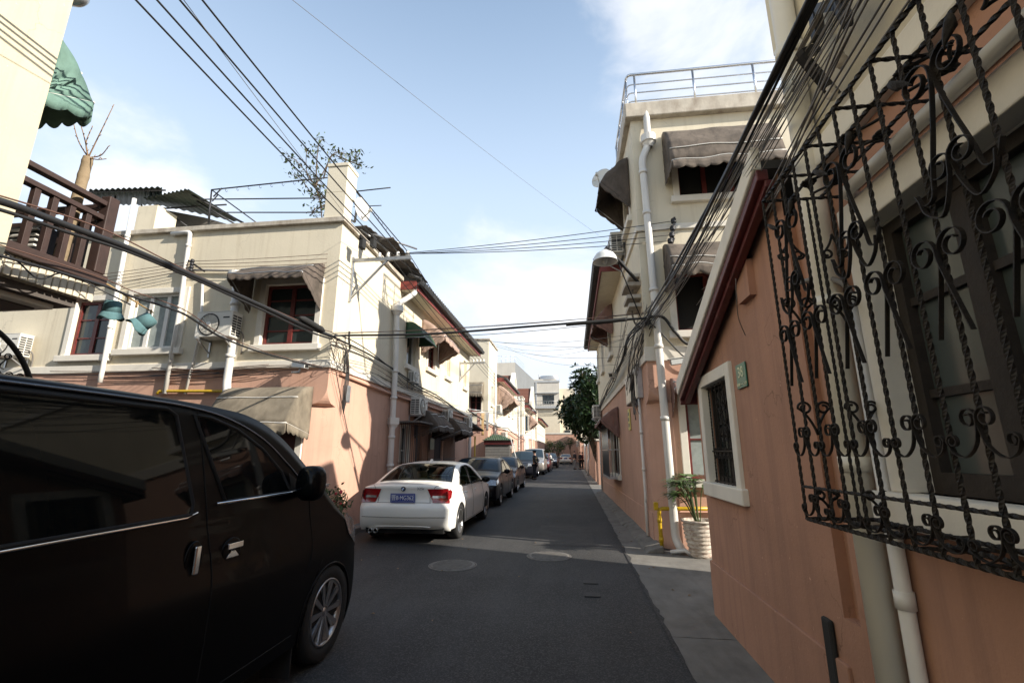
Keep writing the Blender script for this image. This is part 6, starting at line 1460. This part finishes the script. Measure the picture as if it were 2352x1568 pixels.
# ================================================================ people
def skin_obj(name, mat, parent, joints, edges, root, sub=1):
    me = bpy.data.meshes.new(name); off = org(parent)
    keys = list(joints); me.from_pydata([V(joints[k][:3])-off for k in keys], [(keys.index(a),keys.index(b)) for a,b in edges], [])
    o = bpy.data.objects.new(name, me); COL.objects.link(o); o.parent = parent; me.materials.append(M[mat])
    m = o.modifiers.new('skin','SKIN'); m.use_smooth_shade = True
    for i,k in enumerate(keys):
        r = joints[k][3]; r = r if isinstance(r,(tuple,list)) else (r,r); me.skin_vertices[0].data[i].radius = r; me.skin_vertices[0].data[i].use_root = (k == root)
    s_ = o.modifiers.new('sub','SUBSURF'); s_.levels = sub; s_.render_levels = sub
    return o
def person(label, loc, face, h, top, legs, hands='side', vest=None, hat_m=None, hair_long=False, walk=.0, group=None, female=False):
    t = thing('person', label, 'person', (0,0,0), group); k = h/1.72
    sh = .19 if not female else .165
    J = {'pel':(0,0,.95,(.145,.105)),'wai':(0,0,1.10,(.13,.095)),'che':(0,.01,1.30,(.155,.11)),'nkb':(0,0,1.44,(.085,.075)),'nek':(0,.01,1.50,.052),'hd1':(0,.025,1.585,(.068,.080)),'hd2':(0,.02,1.665,(.075,.088)),'hd3':(0,.015,1.715,(.05,.058))}
    E_ = [('pel','wai'),('wai','che'),('che','nkb'),('nkb','nek'),('nek','hd1'),('hd1','hd2'),('hd2','hd3')]
    arms = {}
    for s_,n in ((1,'r'),(-1,'l')):
        if hands == 'back': el, ha = (s_*.27,-.10,1.12), (s_*.05,-.17,.98)
        elif hands == 'front': el, ha = (s_*.25,.02,1.12), (s_*.04,.17,1.02)
        else: el, ha = (s_*.25,-.02+.05*s_*walk,1.14), (s_*.27,.06+.10*s_*walk,.89)
        J['sh'+n] = (s_*sh,0,1.40,.062); J['el'+n] = (*el,.046); J['wr'+n] = (*ha,.030)
        d = (V(ha)-V(el)).normalized(); pm_ = V(ha)+d*.07; J['pa'+n] = (*pm_,(.034,.020))
        E_ += [('nkb','sh'+n),('sh'+n,'el'+n),('el'+n,'wr'+n),('wr'+n,'pa'+n)]
        x = d.cross(V((0,1,0))); x = x.normalized() if x.length > .1 else V((1,0,0))
        for f in range(4):
            q = pm_+d*(.075-.01*abs(f-1.3))+x*(.012*(f-1.5))+V((0,.012,0)); J['f%d%s'%(f,n)] = (*q,.008); E_.append(('pa'+n,'f%d%s'%(f,n)))
        q = V(ha)+d*.06+x*.045; J['th'+n] = (*q,.009); E_.append(('wr'+n,'th'+n))
        J['hi'+n] = (s_*.09,0,.88,.095); J['kn'+n] = (s_*.10,.03+.12*s_*walk,.49,.058); J['an'+n] = (s_*.105,-.01+.2*s_*walk,.09,.040); J['to'+n] = (s_*.12,.13+.2*s_*walk,.035,.036)
        E_ += [('pel','hi'+n),('hi'+n,'kn'+n),('kn'+n,'an'+n),('an'+n,'to'+n)]
    J = {a:(b[0]*k,b[1]*k,b[2]*k,b[3]) for a,b in J.items()}
    skin_obj('body','skin',t,J,E_,'pel')
    g = lambda ks,dr: {a:(*J[a][:3],tuple(r+dr for r in J[a][3]) if isinstance(J[a][3],tuple) else J[a][3]+dr) for a in ks}
    T = ['pel','wai','che','nkb','shr','elr','wrr','shl','ell','wrl']
    skin_obj('jacket',top,t,g(T,.016),[e for e in E_ if e[0] in T and e[1] in T],'pel')
    L_ = ['pel','hir','knr','anr','hil','knl','anl']; skin_obj('trousers',legs,t,g(L_,.018),[e for e in E_ if e[0] in L_ and e[1] in L_],'pel')
    if vest:
        Vv = ['pel','wai','che','nkb']; skin_obj('vest',vest,t,g(Vv,.034),[e for e in E_ if e[0] in Vv and e[1] in Vv],'pel')
    for n in 'rl':
        mb = MB(); a,b_ = V(J['an'+n][:3]),V(J['to'+n][:3]); mb.tube(cr([a+V((0,-.05,-.055)),a+V((0,.0,-.045)),b_],5),[.042,.045,.046,.047,.048,.048,.048,.047,.045,.04,.03],10); mb.build('shoe','cloth_black',t)
    hc = V(J['hd2'][:3])
    mb = MB(); mb.ball(hc+V((0,-.012,.022)),.084,.098,.088,16,10)
    if hair_long: mb.ball(hc+V((0,-.06,-.06)),.085,.06,.15,12,8)
    mb.build('hair','hair',t)
    mb = MB(); mb.tube([hc+V((0,.085,.0)),hc+V((0,.118,-.03)),hc+V((0,.092,-.04))],[.008,.014,.01],6); mb.ball(hc+V((.088,0,-.015)),.012,.02,.03,8,6); mb.ball(hc+V((-.088,0,-.015)),.012,.02,.03,8,6); mb.build('nose_and_ears','skin',t)
    mb = MB()
    for s_ in (-1,1): mb.ball(hc+V((s_*.034,.092,.002)),.011,.006,.007,8,6)
    mb.tube([hc+V((-.025,.094,-.068)),hc+V((.025,.094,-.068))],.006,5); mb.build('eyes_and_mouth','hair',t)
    if hat_m:
        mb = MB(); mb.lathe([(.10,.02),(.102,.05),(.115,.085),(.10,.115),(0,.125)],hc,20); mb.grid(lambda a,b: hc+V((.09*math.cos(math.pi*a)*(1-.1*b),.075*math.sin(math.pi*a)+.07*b*math.sin(math.pi*a)+.02,.03-.03*b)),12,3); mb.build('cap',hat_m,t,solid=.006)
    t.location = V(loc); t.rotation_euler = (0,0,face); return t
person('man in dark cap and olive vest, hands clasped behind back',(-2.36,30.1,0),R(70),1.72,'navy','navy','back',vest='olive_vest',hat_m='navy')
person('woman in black and white jacket walking beside the parked cars',(-2.25,46.8,0),R(172),1.66,'cloth_white','cloth_black','front',vest='cloth_black',hair_long=True,walk=.5,female=True)
person('person in dark top and grey trousers, leftmost of three at right',(.20,49.6,0),R(-60),1.78,'navy','cloth_grey','front',group='people standing by the right wall')
person('person in black coat, middle of three at right wall',(.78,50.2,0),R(120),1.70,'cloth_black','cloth_black','front',group='people standing by the right wall')
person('person in maroon coat, rightmost of three at right wall',(1.02,50.6,0),R(100),1.68,'cloth_maroon','cloth_black','side',group='people standing by the right wall')
# ================================================================ wires, cables, brackets
def wire(name, label, pts, r, mat='cable', cat='wire', group=None, n=5, smooth=0):
    P = cr(pts, smooth) if smooth else pts
    mb = MB(); mb.tube(P, r, n); return tag(mb.build(name, mat, origin=P[0]), label, cat, group)
def insul(mb, c, s=1.0): mb.lathe([(0,-.02*s),(.022*s,-.02*s),(.03*s,.0),(.045*s,.015*s),(.03*s,.03*s),(.05*s,.05*s),(.03*s,.07*s),(.035*s,.10*s),(0,.11*s)], c, 12)
def wbracket(label, fr, u, z, arm, inss, br=.8):
    t = thing('wire_bracket',label,'wire bracket',fr.p(u,z,0),'steel wire brackets on the walls')
    mb = MB(); mb.bar(fr.p(u,z,0),fr.p(u,z,arm),.06,.07); mb.bar(fr.p(u,z-br*.95,0),fr.p(u,z,arm*.62),.035,.04); mb.bar(fr.p(u,z-br,.02),fr.p(u,z+.08,.02),.05,.05); mb.build('arm','galv',t)
    for d in inss:
        mb = MB(); insul(mb, fr.p(u,z+.05,d)); mb.build('insulator','porcelain',t)
u_, z_ = LS.uz(809,599)
wbracket('pale steel wire bracket with four insulators on left house',LS,u_,z_,1.35,(.62,.82,1.04,1.26),.95)
wbracket('second wire bracket at the far end of left house',LS,19.2,5.35,1.1,(.6,.75,.9,1.05),.8)
wbracket('wire bracket on the house beyond the guard booth',LS,34.5,5.4,1.3,(.7,.9,1.1,1.25),.8)
wbracket('small wire bracket on the second far row house',LS,50,6.0,1.0,(.6,.75,.9),.6)
ends = []
for k,d in enumerate((.62,.82,1.04,1.26)):
    e = LS.p(u_,z_+.15,d); a = V((e.x-.05*(k-1.5),-1.5,e.z+.10+.06*k)); ends.append(e)
    wire('overhead_wire','black overhead wire running to the left house bracket',sag(a,e,.10),.011,group='four overhead wires along the left side')
    f = LS.p(19.2,5.45,.6+.15*k); wire('overhead_wire','overhead wire between the two left house brackets',sag(e,f,.15),.009,group='wires between the left house brackets')
    g = LS.p(34.5,5.5,.7+.18*k); wire('overhead_wire','overhead wire from left house to the house beyond',sag(f,g,.25),.009,group='wires beyond the left house')
for k in range(3):
    wire('overhead_wire','overhead wire between the two far brackets',sag(LS.p(34.5,5.5,.7+.18*k),LS.p(50,6.1,.6+.15*k),.3),.012,group='wires of the far row houses')
wire('overhead_wire','lone thin pale wire crossing the upper sky',[onx(418,-5,-3.6)*2.2-LS.p(10.4,6.3,.1)*1.2]+sag(onx(418,-5,-3.6),LS.p(10.4,6.3,.1),.05),.004,'cable_grey')
wire('overhead_wire','hair thin wire across the middle sky',[onx(665,-5,-1.8)*2.2-ony(1375,540,10.5)*1.2]+sag(onx(665,-5,-1.8),ony(1375,540,10.5),.05),.0018,'cable_grey')
# strain clamps on the two upper wires
for k,(u,v) in enumerate(((833,552),(858,550))):
    c = onx(u,v,-4.35); t = thing('strain_clamp',('black strain clamp hanging on left overhead wires, left one','black strain clamp hanging on left overhead wires, right one')[k],'strain clamp',c,'strain clamps on the overhead wires')
    mb = MB(); mb.box(c.x-.05,c.x+.05,c.y-.08,c.y+.08,c.z-.20,c.z+.04); mb.box(c.x-.03,c.x+.03,c.y-.12,c.y+.12,c.z+.0,c.z+.08); mb.build('clamp','rubber',t,bevel=.015)
# cross-street service wires: right house front -> left bracket -> along the left front
rb = thing('wire_rack','dark rack of insulators on the right house front','wire bracket',RF.p(2.05,5.35,0))
rc = [RF.p(2.08,5.98,.14),RF.p(2.05,5.82,.15),RF.p(2.02,5.68,.16),RF.p(1.98,5.55,.17)]
mb = MB(); mb.bar(RF.p(1.9,5.2,0),RF.p(2.05,5.62,.16),.04); mb.bar(RF.p(2.0,5.45,.16),RF.p(2.1,6.05,.15),.035); mb.build('rack','dark_steel',rb)
for c in rc:
    mb = MB(); mb.lathe([(0,-.05),(.04,-.05),(.055,-.02),(.03,0),(.055,.02),(.04,.05),(0,.05)],c,10); mb.build('insulator','dark_steel',rb)
lf = [LF.p(-8.0,5.62-.07*k,.10) for k in range(4)]
for k in range(4):
    m = ends[k]-V((0,0,.05)); wire('service_wire','thin wire crossing from the right house to the left bracket',sag(rc[k],m,.06),.0075,group='four wires crossing the street')
    wire('service_wire','thin wire along the upper left cream front',sag(LF.p(-4.9,5.60-.10*k,.12),lf[k],.02),.006,'cable_brown',group='four wires on the left cream front')
    wire('service_wire','thin wire from the left front off past the balcony',sag(lf[k],V((-12,8.3,5.3-.09*k)),.05),.006,'cable_brown',group='wires left of the insulator rack')
t = thing('wire_rack','small insulator rack on the left cream front','wire bracket',LF.p(-8.0,5.5,0)); mb = MB()
mb.bar(LF.p(-8.2,5.70,.06),LF.p(-7.7,5.38,.08),.05,.03); mb.build('rack','dark_steel',t)
for k in range(4):
    mb = MB(); mb.lathe([(0,-.04),(.03,-.04),(.045,0),(.03,.04),(0,.05)],lf[k]-V((0,0,.0)),10); mb.build('insulator','dark_steel',t)
# main thick cable past the balcony to the left corner, then across and along
corner = onx(762,772,-4.52)
mainp = [onx(-260,400,-4.3),onx(0,462,-4.42),onx(160,520,-4.48),onx(300,572,-4.5),onx(440,632,-4.52),onx(600,702,-4.52),onx(700,748,-4.52),corner]
wire('thick_cable','thick black cable sagging past the balcony to the left corner',mainp,.032,cat='cable',n=8,smooth=8)
wire('thick_cable','second black cable strapped under the thick one at left',[q-V((0,0,.05+.02*math.sin(i*1.3))) for i,q in enumerate(mainp)],.016,cat='cable',n=6,smooth=8)
up = [onx(-100,420,-4.42),onx(220,520,-4.5),onx(390,602,-4.52),onx(470,640,-4.52),onx(700,742,-4.52),corner+V((0,0,.08))]
wire('messenger_wire','thin rusty wire above the thick left cable',up,.008,'cable_brown',smooth=8)
lo = [onx(-100,560,-4.5),onx(100,615,-4.55),onx(235,655,-4.58),onx(300,680,-4.6),onx(420,720,-4.6),onx(510,775,-4.6),onx(620,815,-4.6),onx(740,845,-4.62)]
wire('thick_cable','lower black cable drooping along the left front',lo,.014,cat='cable',smooth=8)
wire('messenger_wire','thin wire beside the lower black cable',[q+V((0,0,.09-.01*i)) for i,q in enumerate(lo)],.006,'cable_brown',smooth=8)
wire('loose_wire','looping wire draped over the timber balcony',[onx(-40,540,-5.0),onx(40,600,-5.0),onx(90,640,-5.0),onx(150,628,-5.0),onx(240,670,-4.9),onx(300,700,-4.7)],.008,smooth=8)
sp = thing('cable_splice','black cable splice box hanging near the left corner','cable splice',onx(715,745,-4.5))
a_, b_ = onx(688,728,-4.48), onx(745,760,-4.48); mb = MB(); mb.tube([a_,a_.lerp(b_,.15),a_.lerp(b_,.85),b_],[.02,.055,.055,.02],10); mb.build('splice','rubber',sp)
rcor = ony(1487,731,8.45)
cross = [corner,ony(800,770,8.38),ony(900,769,8.4),ony(1000,766,8.4),ony(1100,759,8.4),ony(1200,751,8.4),ony(1290,744,8.4),ony(1390,736,8.4),rcor]
wire('thick_cable','thick black cable crossing the street between the corners',cross,.021,cat='cable',n=8,smooth=6)
wire('cable_sleeve','fat black sleeve on the crossing cable near the right',[ony(1300,745,8.38),ony(1320,743,8.38),ony(1400,737,8.38),ony(1440,733,8.38)],.036,'rubber',cat='cable sleeve',n=10,smooth=4)
for k,(dz,s) in enumerate(((.07,.06),(.045,.02),(-.04,.10))):
    wire('messenger_wire','thin wire lashed along the crossing cable',sag(corner+V((0,0,dz)),rcor+V((0,0,dz+.05)),s+.02),.006,'cable_brown' if k == 0 else 'cable',group='thin wires lashed to the crossing cable')
rnd = random.Random(77)
for k in range(6):
    a = corner.lerp(rcor,rnd.uniform(0,.3)); b = RS.p(9+rnd.uniform(0,3),3.7+rnd.uniform(0,.5),.15)
    wire('loose_wire','slack thin wire hanging across the street',sag(onx(1040+30*k,770+6*k,-3.2),b,.12+.06*k),.0045,'cable_grey',group='slack wires across the street')
along = [corner,onx(800,790,-4.56),onx(850,815,-4.6),onx(900,845,-4.62),onx(960,885,-4.62),onx(1010,912,-4.62),LS.p(20,3.2,.08)]
wire('thick_cable','black cable running down along the left street wall',along,.020,cat='cable',n=6,smooth=6)
wire('thick_cable','second black cable looping along the left street wall',[q+V((.02,0,.10*math.sin(.5+i))) for i,q in enumerate(along)],.012,cat='cable',smooth=6)
wire('thick_cable','cable strung from the left house to the guard booth side',sag(LS.p(20.6,3.5,.1),LS.p(33,3.3,.25),.2),.03,cat='cable',n=6)
wire('thick_cable','far cable strung along the second row house',sag(LS.p(33,3.3,.25),LS.p(52,3.0,.3),.3),.03,cat='cable',n=6)
for k in range(5):
    wire('service_wire','thin wire crossing the far street',sag(LS.p(30+2*k,4.0+.25*k,.3),V((1.2,30+2.5*k,4.1+.2*k)),.15),.010,group='thin wires crossing the far street')
for k in range(12):
    z = 3.42+rnd.uniform(-.18,.25); y0 = 8.9+rnd.uniform(0,3); y1 = y0+rnd.uniform(3,9); mid = [LS.p(y0+(y1-y0)*t,z+rnd.uniform(-.10,.10)-.12*math.sin(math.pi*t),.06) for t in (0,.2,.45,.7,1)]
    wire('loose_wire','thin loose wire along the left street wall band',mid,.0055,rnd.choice(['cable','cable_grey','cable_brown']),group='loose wires on the left street wall',smooth=6)
for k in range(9):
    z = 3.2+rnd.uniform(-.12,.10); x0 = -4.9-rnd.uniform(0,1.5); x1 = -12+rnd.uniform(0,5); mid = [LF.p(x0+(x1-x0)*t,z+rnd.uniform(-.05,.05)-.05*math.sin(math.pi*t),.07) for t in (0,.2,.45,.7,1)]
    wire('loose_wire','thin loose wire along the left front band',mid,.0075,rnd.choice(['cable','cable','cable_brown']),group='loose wires on the left front',smooth=6)
cc = onx(775,800,-4.58)
for k in range(12):   # tangle at the left corner
    q = cc+V((rnd.uniform(-.05,.08),rnd.uniform(-.2,.4),rnd.uniform(-.2,.2))); P = [corner+V((rnd.uniform(-.05,.05),rnd.uniform(-.2,.2),0)),q,q+V((rnd.uniform(-.05,.10),rnd.uniform(-.25,.3),rnd.uniform(-.35,-.1))),LS.p(8.6+rnd.uniform(0,.9),3.25+rnd.uniform(-.12,.15),.05)]
    wire('loose_wire','curly loose wire tangled at the left corner',P,.005,rnd.choice(['cable','cable_grey','cable_brown']),group='tangled wires at the left corner',smooth=7)
for k in range(5):
    wire('loose_wire','wire dropping to the junction box on left pink corner',[LS.p(8.95+.03*k,3.7,.06),LS.p(9.05+.03*k,3.3,.08),LS.p(9.0+.04*k,2.9,.09),LS.p(9.02+.02*k,2.5-.03*k,.07)],.008,group='wires dropping to the left junction box',smooth=6)
wire('cable_stub','short bent black cable stub at the left corner wall',[LS.p(9.0,4.1,.1),LS.p(9.02,3.9,.1),LS.p(9.12,3.75,.08),LS.p(9.0,3.55,.06),LS.p(9.02,3.2,.05)],.022,cat='cable',smooth=5)
# the great bundle down the right side
br_ = thing('wall_bracket','black zigzag steel bracket carrying cables on near right wall','wire bracket',NS.p(2.2,3.9,0))
mb = MB(); B3 = [onx(1872,22,1.36),onx(1925,8,1.30),onx(1948,50,1.25)]; 
for a,b in zip(B3,B3[1:]): mb.bar(a,b,.04,.05)
B4 = [onx(1875,112,1.30),onx(1840,128,1.2),onx(1920,222,1.37)]
for a,b in zip(B4,B4[1:]): mb.bar(a,b,.035,.05)
mb.bar(onx(1872,22,1.36),onx(1880,90,1.33),.045,.05); mb.build('bar','dark_steel',br_)
for q in (onx(1932,150,1.3),onx(1912,225,1.33)):
    mb = MB(); insul(mb,q,.6); mb.build('insulator','weathered_trim',br_)
def bund(k, u0, v0, x0, e, r, mat, label, group, jit=.03):
    s0 = onx(u0,v0,x0); m = [s0.lerp(e,t)+V((rnd.gauss(0,jit),0,rnd.gauss(0,jit)-.10*math.sin(math.pi*t))) for t in (.25,.5,.75)]
    back = s0+(s0-e).normalized()*1.6+V((0,0,.05)); wire('bundle_cable',label,[back,s0,*m,e],r,mat,cat='cable',group=group,smooth=7)
ec = ony(1492,728,8.42)
for k in range(5):
    bund(k,1852+5*k,10,1.16+.012*k,ec+V((rnd.gauss(0,.04),rnd.gauss(0,.05),rnd.gauss(0,.06))),.013 if k<4 else .009,'cable','thick black cable in the right hand bundle','thick cables of the right bundle',.012)
for k in range(22):
    bund(k,1862+rnd.uniform(0,110),rnd.uniform(0,40),1.15+rnd.uniform(0,.15),ec+V((rnd.gauss(0,.07)+.08,rnd.gauss(0,.06),rnd.gauss(0,.09))),.0034,rnd.choice(['cable_grey','cable_grey','cable']),'thin wire in the right hand bundle','thin wires of the right bundle',.022)
for k in range(7):
    bund(k,1795+rnd.uniform(0,50),330+rnd.uniform(0,50),1.2,ony(1600+12*k,665+rnd.uniform(-20,40),8.3),.0042,'cable_grey','thin wire fanning out to the right house front','fanning thin wires at right',.02)
wire('thick_cable','black cable curving behind the right downpipe',[ec,RF.p(1.75,4.05,.12),RF.p(1.95,3.75,.12),RF.p(2.25,3.50,.08),RF.p(3.2,3.42,.06)],.028,cat='cable',n=8,smooth=6)
wire('thick_cable','second black cable drooping to the right of the downpipe',[ec-V((0,0,.1)),RF.p(1.7,3.75,.1),RF.p(2.2,3.2,.1),RF.p(2.8,3.28,.1)],.014,cat='cable',smooth=6)
drop = [ec,RS.p(9.4,3.9,.2),RS.p(11.0,3.75,.16),RS.p(14,3.62,.14),RS.p(18,3.5,.1),RS.p(20.6,3.35,.08)]
for k in range(9):
    wire('bundle_cable','cable of the bunch running along the right street wall',[q+V((rnd.gauss(0,.03),0,rnd.gauss(0,.05))) for q in drop],.013 if k<3 else .008,rnd.choice(['cable','cable','cable_grey']),cat='cable',group='cables along the right street wall',smooth=7)
for k in range(22):
    q0 = ec+V((rnd.uniform(-.1,.12),rnd.uniform(-.05,.3),rnd.uniform(-.15,.3))); e = RS.p(9.2+rnd.uniform(0,1.6),2.7+rnd.uniform(0,.5),.12)
    P = [q0,q0.lerp(e,.3)+V((rnd.uniform(-.18,.05),rnd.uniform(-.1,.1),rnd.uniform(-.15,.15))),q0.lerp(e,.7)+V((rnd.uniform(-.15,.02),0,rnd.uniform(-.2,.1))),e,RS.p(9.6+rnd.uniform(-.3,.5),2.45+rnd.uniform(-.2,.2),.1)]
    wire('loose_wire','loose wire tangled at the right house corner',P,.005 if k%3 else .010,rnd.choice(['cable','cable_grey','cable_grey']),group='tangled wires at the right corner',smooth=7)
for k in range(10):
    a = RS.p(9.3+rnd.uniform(0,1.8),5.0-rnd.uniform(0,.7),.1); b = RS.p(10.5+rnd.uniform(0,5),3.6+rnd.uniform(-.1,.2),.14)
    wire('loose_wire','thin straight wire fanning down the right street wall',sag(a if k%2 else ec,b,.03),.0045,'cable_grey',group='thin wires fanning on the right wall')
for k in range(3):
    wire('loose_wire','thin wire hanging over the lean-to verge',[onx(1690-8*k,640+20*k,1.22),onx(1692,690,1.24),onx(1696,730,1.28),onx(1712,770,1.38)],.0035,'cable_grey',group='thin wires over the lean-to',smooth=6) if k == 0 else None

# ================================================================ sky, sun, camera
SUN = V((1,-.335,.565)).normalized()
w = bpy.data.worlds.new('World'); scene.world = w; w.use_nodes = True; nt = w.node_tree; L = nt.links.new
bg = nt.nodes['Background']
sky = N(nt,'ShaderNodeTexSky'); sky.sky_type = 'NISHITA'; sky.sun_disc = False
sky.sun_elevation = math.asin(SUN.z); sky.sun_rotation = math.atan2(SUN.x, SUN.y); sky.air_density = 1.0; sky.dust_density = 1.2; sky.ozone_density = 1.2; sky.altitude = 10
tc = N(nt,'ShaderNodeTexCoord'); sep = N(nt,'ShaderNodeSeparateXYZ'); L(tc.outputs['Generated'],sep.inputs[0])
# cloud deck: wisps of noise gathered round a few cloud banks
mp = N(nt,'ShaderNodeMapping'); L(tc.outputs['Generated'],mp.inputs['Vector']); mp.inputs['Scale'].default_value = (1,1,1.7)
n1 = N(nt,'ShaderNodeTexNoise',Scale=3.1,Detail=10.0,Roughness=.56,Distortion=.35); L(mp.outputs[0],n1.inputs['Vector'])
acc = n1.outputs['Fac']
for (u,v,r,wt) in ((1560,70,.36,.12),(1700,190,.25,.09),(120,420,.22,.15),(330,450,.20,.18),(480,520,.2,.12),(1250,590,.30,.10),(1060,640,.22,.09),(1330,700,.35,.12),(700,150,.5,-.16),(1000,300,.4,-.14),(450,120,.4,-.10)):
    d_ = sight(u,v).normalized()
    vd = N(nt,'ShaderNodeVectorMath',operation='DISTANCE'); L(tc.outputs['Generated'],vd.inputs[0]); vd.inputs[1].default_value = d_
    mr = N(nt,'ShaderNodeMapRange',interpolation_type='SMOOTHSTEP'); mr.inputs['From Min'].default_value = 0; mr.inputs['From Max'].default_value = r; mr.inputs['To Min'].default_value = wt; mr.inputs['To Max'].default_value = 0; L(vd.outputs['Value'],mr.inputs[0])
    ad = N(nt,'ShaderNodeMath',operation='ADD'); L(acc,ad.inputs[0]); L(mr.outputs[0],ad.inputs[1]); acc = ad.outputs[0]
r1 = N(nt,'ShaderNodeMapRange',interpolation_type='SMOOTHSTEP'); r1.inputs['From Min'].default_value = .50; r1.inputs['From Max'].default_value = .80; r1.inputs['To Max'].default_value = .75; L(acc,r1.inputs[0])
# bright hazy air low in the sky over the Nishita blue
rp = N(nt,'ShaderNodeValToRGB'); e = rp.color_ramp.elements; e[0].position = 0; e[0].color = (.78,.80,.83,1); e[1].position = .85; e[1].color = (.34,.48,.67,1)
for q,c_ in ((.22,(.66,.74,.85,1)),(.45,(.52,.64,.80,1))): k_ = e.new(q); k_.color = c_
L(sep.outputs['Z'],rp.inputs[0])
sc_ = N(nt,'ShaderNodeVectorMath',operation='SCALE'); L(rp.outputs[0],sc_.inputs[0]); sc_.inputs['Scale'].default_value = HAZ
hz = N(nt,'ShaderNodeMapRange',interpolation_type='SMOOTHSTEP'); hz.inputs['From Min'].default_value = .45; hz.inputs['From Max'].default_value = 1.0; hz.inputs['To Min'].default_value = .92; hz.inputs['To Max'].default_value = .25; L(sep.outputs['Z'],hz.inputs[0])
m2 = N(nt,'ShaderNodeMix',data_type='RGBA'); L(hz.outputs[0],m2.inputs['Factor']); L(sky.outputs[0],m2.inputs['A']); L(sc_.outputs[0],m2.inputs['B'])
mx = N(nt,'ShaderNodeMix',data_type='RGBA'); L(r1.outputs[0],mx.inputs['Factor']); L(m2.outputs['Result'],mx.inputs['A']); mx.inputs['B'].default_value = (.86*HAZ,.86*HAZ,.87*HAZ,1)
L(mx.outputs['Result'],bg.inputs['Color']); bg.inputs['Strength'].default_value = SKYS
sd = bpy.data.lights.new('sun','SUN'); sd.energy = SUNS; sd.angle = R(.6); sd.color = (1.0,.92,.80)
so_ = bpy.data.objects.new('sun',sd); COL.objects.link(so_); so_.location = (30,-10,25); so_.rotation_euler = (-SUN).to_track_quat('-Z','Y').to_euler()
cd = bpy.data.cameras.new('camera'); co_ = bpy.data.objects.new('camera',cd); COL.objects.link(co_)
cd.sensor_fit = 'HORIZONTAL'; cd.sensor_width = 36; cd.lens = 36*F_/2352; cd.clip_start = .05; cd.clip_end = 3000
m = Matrix((RGT,UPV,-FWD)).transposed().to_4x4(); m.translation = EYE; co_.matrix_world = m
scene.camera = co_
vs_ = scene.view_settings; vs_.view_transform = 'Standard'; vs_.look = 'None'; vs_.gamma = 1; vs_.exposure = EXPO
scene.render.engine = 'CYCLES'; scene.cycles.max_bounces = 8; scene.cycles.transparent_max_bounces = 16
try: scene.cycles.use_denoising = True
except Exception: pass
